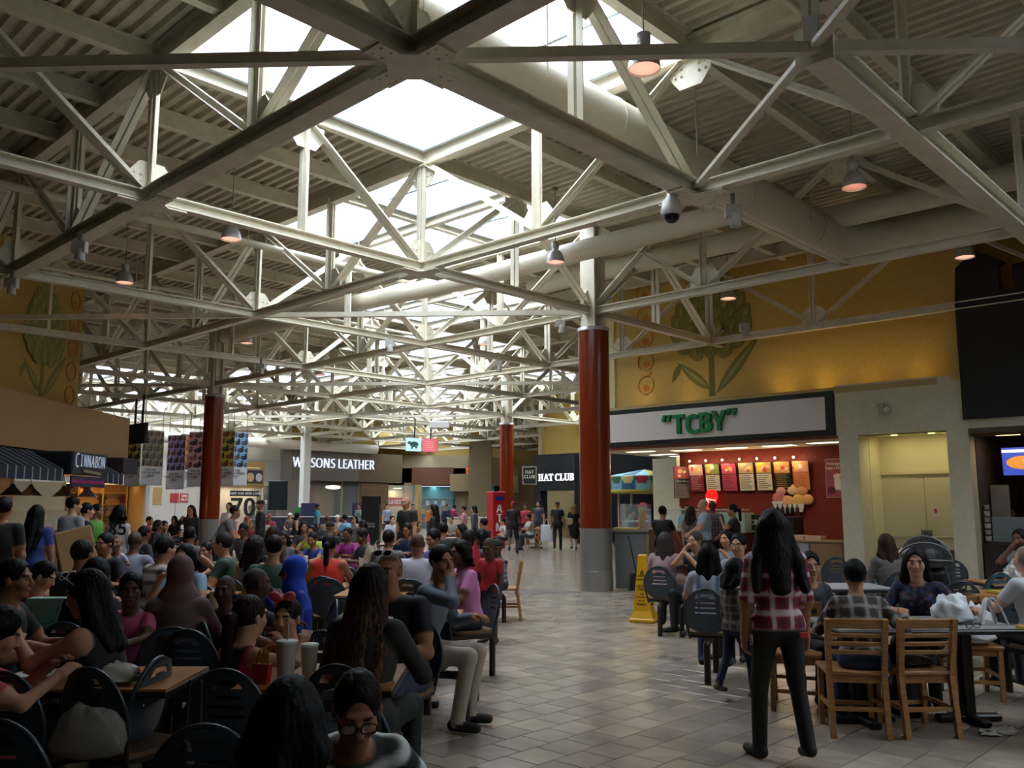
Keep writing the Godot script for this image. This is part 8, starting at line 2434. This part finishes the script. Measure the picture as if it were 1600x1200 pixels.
	{l = "child in plaid jacket and jeans walking beside the plaid woman", x = 1.92, d = 7.73, f = 60, p = "stand", h = 1.12, v = 0, sk = "b98a6c", top = "54443e", bot = "15203a", hair = "long", hc = "0c0a0a", pat = "plaid", pc = ["8a8078", "2a2426"], shoe = "6a5438", hl = 0.16, sl = 2, hp = 10, stride = 0.4},
	{l = "man in charcoal polo facing the camera beside plaid woman", x = 2.58, d = 7.85, f = 165, p = "sit", h = 1.66, v = 0, sk = "b98a6c", top = "26282c", bot = "15161c", hair = "short", hc = "0d0c0c", seat = 0.48, hy = 20, la = "lap", ra = "lap", nochair = true},
	{l = "man in grey plaid shirt seen from behind on wooden chair", x = 2.6, d = 6.65, f = 12, p = "sit", h = 1.58, v = 0, sk = "9a6a4c", top = "3a3432", bot = "1c2c4a", hair = "short", hc = "0c0b0b", seat = 0.52, pat = "plaid", pc = ["a8a09a", "221e1e"], pp = 0.1, sl = 2, nochair = true, ra = Vector3(0.34, 0.82, -0.22), la = "table", lean = 20, fat = 1.1},
	{l = "woman with dark hair in dark floral blouse at grey table", x = 3.48, d = 7.58, f = 215, p = "sit", h = 1.62, v = 0, sk = "b98a6c", top = "15151f", bot = "15161c", hair = "long", hc = "0d0a0a", pat = "floral", pc = ["5a2a40", "2a3050", "4a4a5c", "222a6a"], hl = 0.24, sl = 2, la = Vector3(-0.45, 0.82, -0.3), ra = "table", bust = 1, lean = 14, hy = -12},
	{l = "woman with brown hair seen from behind before double doors", x = 4.56, d = 10.7, f = 0, p = "sit", h = 1.62, v = 1, sk = "b98a6c", top = "5a5654", bot = "23262e", hair = "long", hc = "3a2418", pat = "floral", pc = ["46424a", "6a6664"], hl = 0.24, sl = 2},
	{l = "man in pale T-shirt at the right edge facing left", x = 6.72, d = 11.62, f = 235, p = "sit", h = 1.72, v = 1, sk = "6a4430", top = "8a8a94", bot = "23262e", hair = "short", hc = "0e0c0c", beard = true, la = "table", ra = "face"},
	{l = "man in white T-shirt seen from behind at right edge", x = 4.52, d = 7.67, f = -15, p = "sit", h = 1.62, v = 0, sk = "c69a80", top = "c4c4c8", bot = "23262e", hair = "buzz", hc = "7a6454", la = "table", ra = "table", fat = 1.1},
	{l = "stall worker with dark hair inside the right stall", x = 10.34, d = 18.24, f = 200, p = "stand", h = 1.6, v = 2, sk = "9a6a4c", top = "8a2a20", bot = "17171a", hair = "short", hc = "1a1512"},
	{l = "person with black hair in the very front, seen from behind", x = -0.61, d = 2.34, f = 5, p = "sit", h = 1.45, v = 0, sk = "9a6a4c", top = "101116", bot = "23262e", hair = "bob", hc = "0a0a0c", la = "lap", ra = "lap", seat = 0.5, lean = 12},
	{l = "man with glasses and green striped sweater bending his head", x = -0.66, d = 3.6, f = 165, p = "sit", h = 1.62, v = 0, sk = "9a6a4c", top = "26302c", bot = "15161c", hair = "short", hc = "0f0b0a", pat = "stripe", pc = ["d0d4d0"], pp = 0.095, sl = 2, ex = ["glasses"], hp = 25, lean = 52, la = "lap", ra = "lap", seat = 0.5},
	{l = "girl with ponytail and bright pink strap top seen from behind", x = -1.49, d = 4.81, f = 35, p = "sit", h = 1.3, v = 0, sk = "b98a6c", top = "0e0e12", bot = "17171c", hair = "pony", hc = "20140e", nochair = true, pat = "strap", pc = ["c8286a"], hl = 0.36, sl = 0, ra = Vector3(0.12, 0.9, -0.38), la = "eat", lean = 10},
	{l = "little girl with big coral bow facing the camera", x = -1.3, d = 5.37, f = 205, p = "sit", h = 1.18, v = 0, sk = "b98a6c", top = "c04a60", bot = "2a2a34", hair = "short", hc = "160f0c", pat = "floral", pc = ["c8a0a8", "8a2a44"], sl = 0, ex = ["bow"], ra = Vector3(0.2, 1.02, -0.2), la = "face", seat = 0.5, hy = -15},
	{l = "woman with very long highlighted brown hair seen from behind", x = -0.79, d = 4.7, f = 15, p = "sit", h = 1.72, v = 0, sk = "b98a6c", top = "24261e", bot = "15161c", hair = "long", hc = "20150f", hl = 0.56, hw = 1.2, hi = "6a4630", sl = 2, la = "table", ra = "table", lean = 10},
	{l = "man in black T-shirt with white sunglasses on his head", x = -0.74, d = 5.91, f = 200, p = "sit", h = 1.8, v = 0, sk = "9a6a4c", top = "0c0c0f", bot = "1a2740", hair = "buzz", hc = "14100e", ex = ["up"], la = Vector3(-0.12, 0.78, -0.38), ra = Vector3(0.12, 0.79, -0.36), fat = 1.2, spread = 1.1, lean = 14},
]
var CHAIRS := [
	[-1.94, 4.61, 22, "empty dark chair with pale bag behind its back, near left", "38424c"],
	[-1.34, 4.59, 8, "dark chair under the ponytail girl with black strap over back", "38424c"],
	[-2.33, 4.52, 15, "dark chair cut by the left edge, upper of the two", "38424c"],
	[-1.84, 3.6, 10, "bluish chair at the bottom left corner", "39444f"],
	[-1.1, 3.53, 0, "empty dark chair at the bottom, nearest to the camera", "38424c"],
	[-2, 5.92, 10, "empty bluish chair left of the ponytail girl", "3a4550"],
	[-2.57, 7.12, 12, "empty dark chair below the mauve headscarf woman", "38424c"],
	[-0.53, 7.42, 35, "empty dark chair right of the man in black T-shirt", "38424c"],
	[-1.97, 9.8, 0, "empty grey chair right of the blue headscarf child", "39434c"],
	[-2.08, 11.53, 5, "pale grey empty chair behind the woman in red", "4a545e"],
	[-2.12, 14.03, -10, "empty blue-grey chair in front of the patterned jacket", "46525e"],
	[-1.08, 9.71, 10, "empty dark chair near the brown paper bag", "38424c"],
	[4.91, 13.7, 0, "empty dark chair left of the brown-haired woman at right", "38424c"],
	[4.67, 11.75, -15, "empty light blue chair behind the grey table", "3e6a88"],
	[6.34, 12.93, 10, "empty dark chair right of the stroller", "38424c"],
	[4.68, 9.48, 5, "empty dark chair behind the floral blouse woman", "38424c"],
	[5.62, 10.58, -10, "empty teal chair in front of the pale T-shirt man", "33626e"],
	[4.9, 8.85, 0, "dark chair cut by the right edge", "38424c"],
	[2.85, 10.85, 30, "empty dark chair behind the plaid child", "38424c"],
]
var WOOD_CHAIRS := [
	[2.52, 6.72, 8, "wooden ladder-back chair under the grey plaid man"],
	[2.98, 6.72, -4, "empty wooden ladder-back chair holding a black handbag"],
	[4, 7.85, 190, "wooden chair on the far side of grey table"],
	[2.35, 7.45, 200, "wooden chair under the man in charcoal polo"],
	[-0.12, 13, 270, "lone wooden chair turned left beside the aisle"],
	[-0.9, 32.2, 90, "distant wooden chair left of the cash machine"],
	[-0.35, 32.6, 270, "distant wooden chair under the child by cash machine"],
	[0.75, 33.4, 255, "distant wooden chair under the man in pale vest"],
]
var TABLES := [
	[-2.1, 4.8, 0.76, 0.62, "b0743a", 0, "orange wood-look table at the near left"],
	[-1, 4.85, 0.8, 0.7, "b0743a", 0, "orange table in front of the long-haired woman"],
	[-0.85, 7.45, 0.85, 0.75, "b0743a", 0, "orange table under the elbow of the chin-resting man"],
	[-3.45, 7.25, 0.8, 0.7, "b0743a", 0, "orange table in front of the pink T-shirt girl"],
	[-2.3, 7.5, 0.8, 0.75, "b0743a", 0, "orange table with white cup by the small boy"],
	[-2.25, 10.2, 0.8, 0.7, "b0743a", 0, "orange table behind the empty grey chair"],
	[-3.6, 6.7, 0.8, 0.6, "1c1c20", 0, "dark table under the mint handbag"],
	[-3.3, 9.6, 0.9, 0.75, "b0743a", 0, "orange table beside the green polo man"],
	[-1.45, 9.35, 0.7, 0.7, "b0743a", 0, "table with brown paper bag behind sunglasses man"],
	[-3.4, 13.2, 1, 0.8, "b0743a", 0, "crowded middle table with white cups"],
	[-5.2, 8.6, 0.8, 0.7, "b0743a", 0, "table in front of the broad grey-shirted man"],
	[3.1, 6.98, 1.4, 0.76, "8d8f92", 0.05, "long grey table with white plastic bags"],
	[4.25, 6.5, 0.8, 0.76, "b0743a", 0.05, "orange table with yellow tray at the right edge"],
	[3.75, 10.1, 0.9, 0.7, "a8a8aa", 0, "pale table behind the charcoal polo man"],
	[2.95, 11.3, 0.9, 0.7, "b0743a", 0, "table in front of the white T-shirt girl"],
	[2.75, 13.5, 0.9, 0.7, "b0743a", 0, "table between the drinking man and pink T-shirt woman"],
	[5.15, 9.3, 0.9, 0.7, "b0743a", 0, "table with yellow tray at the far right"],
	[6, 10.6, 0.9, 0.7, "b0743a", 0, "table with napkin heap before the right stall"],
	[-4.75, 13.99, 0.85, 0.75, "b0743a", 0, "far table beyond the striped polo"],
	[-4.19, 16.09, 0.85, 0.75, "b0743a", 0, "far table before the green T-shirt man"],
	[-4.82, 20.81, 0.85, 0.75, "b0743a", 0, "far table beside the blue-shirted boy"],
	[-3.84, 20.81, 0.85, 0.75, "b0743a", 0, "far table in front of the magenta girl"],
	[-1.75, 16.73, 0.85, 0.75, "b0743a", 0, "far table past the white T-shirt man"],
	[-2.71, 20.81, 0.85, 0.75, "b0743a", 0, "far table near the blue jacket man"],
	[-6.19, 25.87, 0.85, 0.75, "b0743a", 0, "far table behind the lime T-shirt"],
	[-7.99, 27.55, 0.85, 0.75, "b0743a", 0, "far table before the grey hoodie"],
	[-6.05, 30.89, 0.85, 0.75, "b0743a", 0, "far table by the pale blue shirt"],
	[-1.98, 24.86, 0.85, 0.75, "b0743a", 0, "far table by the black-top person"],
	[-0.9, 19.24, 0.85, 0.75, "b0743a", 0, "far table left of the wooden aisle chair"],
	[-8.31, 20.15, 0.85, 0.75, "b0743a", 0, "far table past the lavender shirt"],
	[-0.79, 36.17, 0.85, 0.75, "b0743a", 0, "far wooden table near the cash machine"],
	[0.94, 34.22, 0.85, 0.75, "b0743a", 0, "far aisle table by the pale vest man"],
]
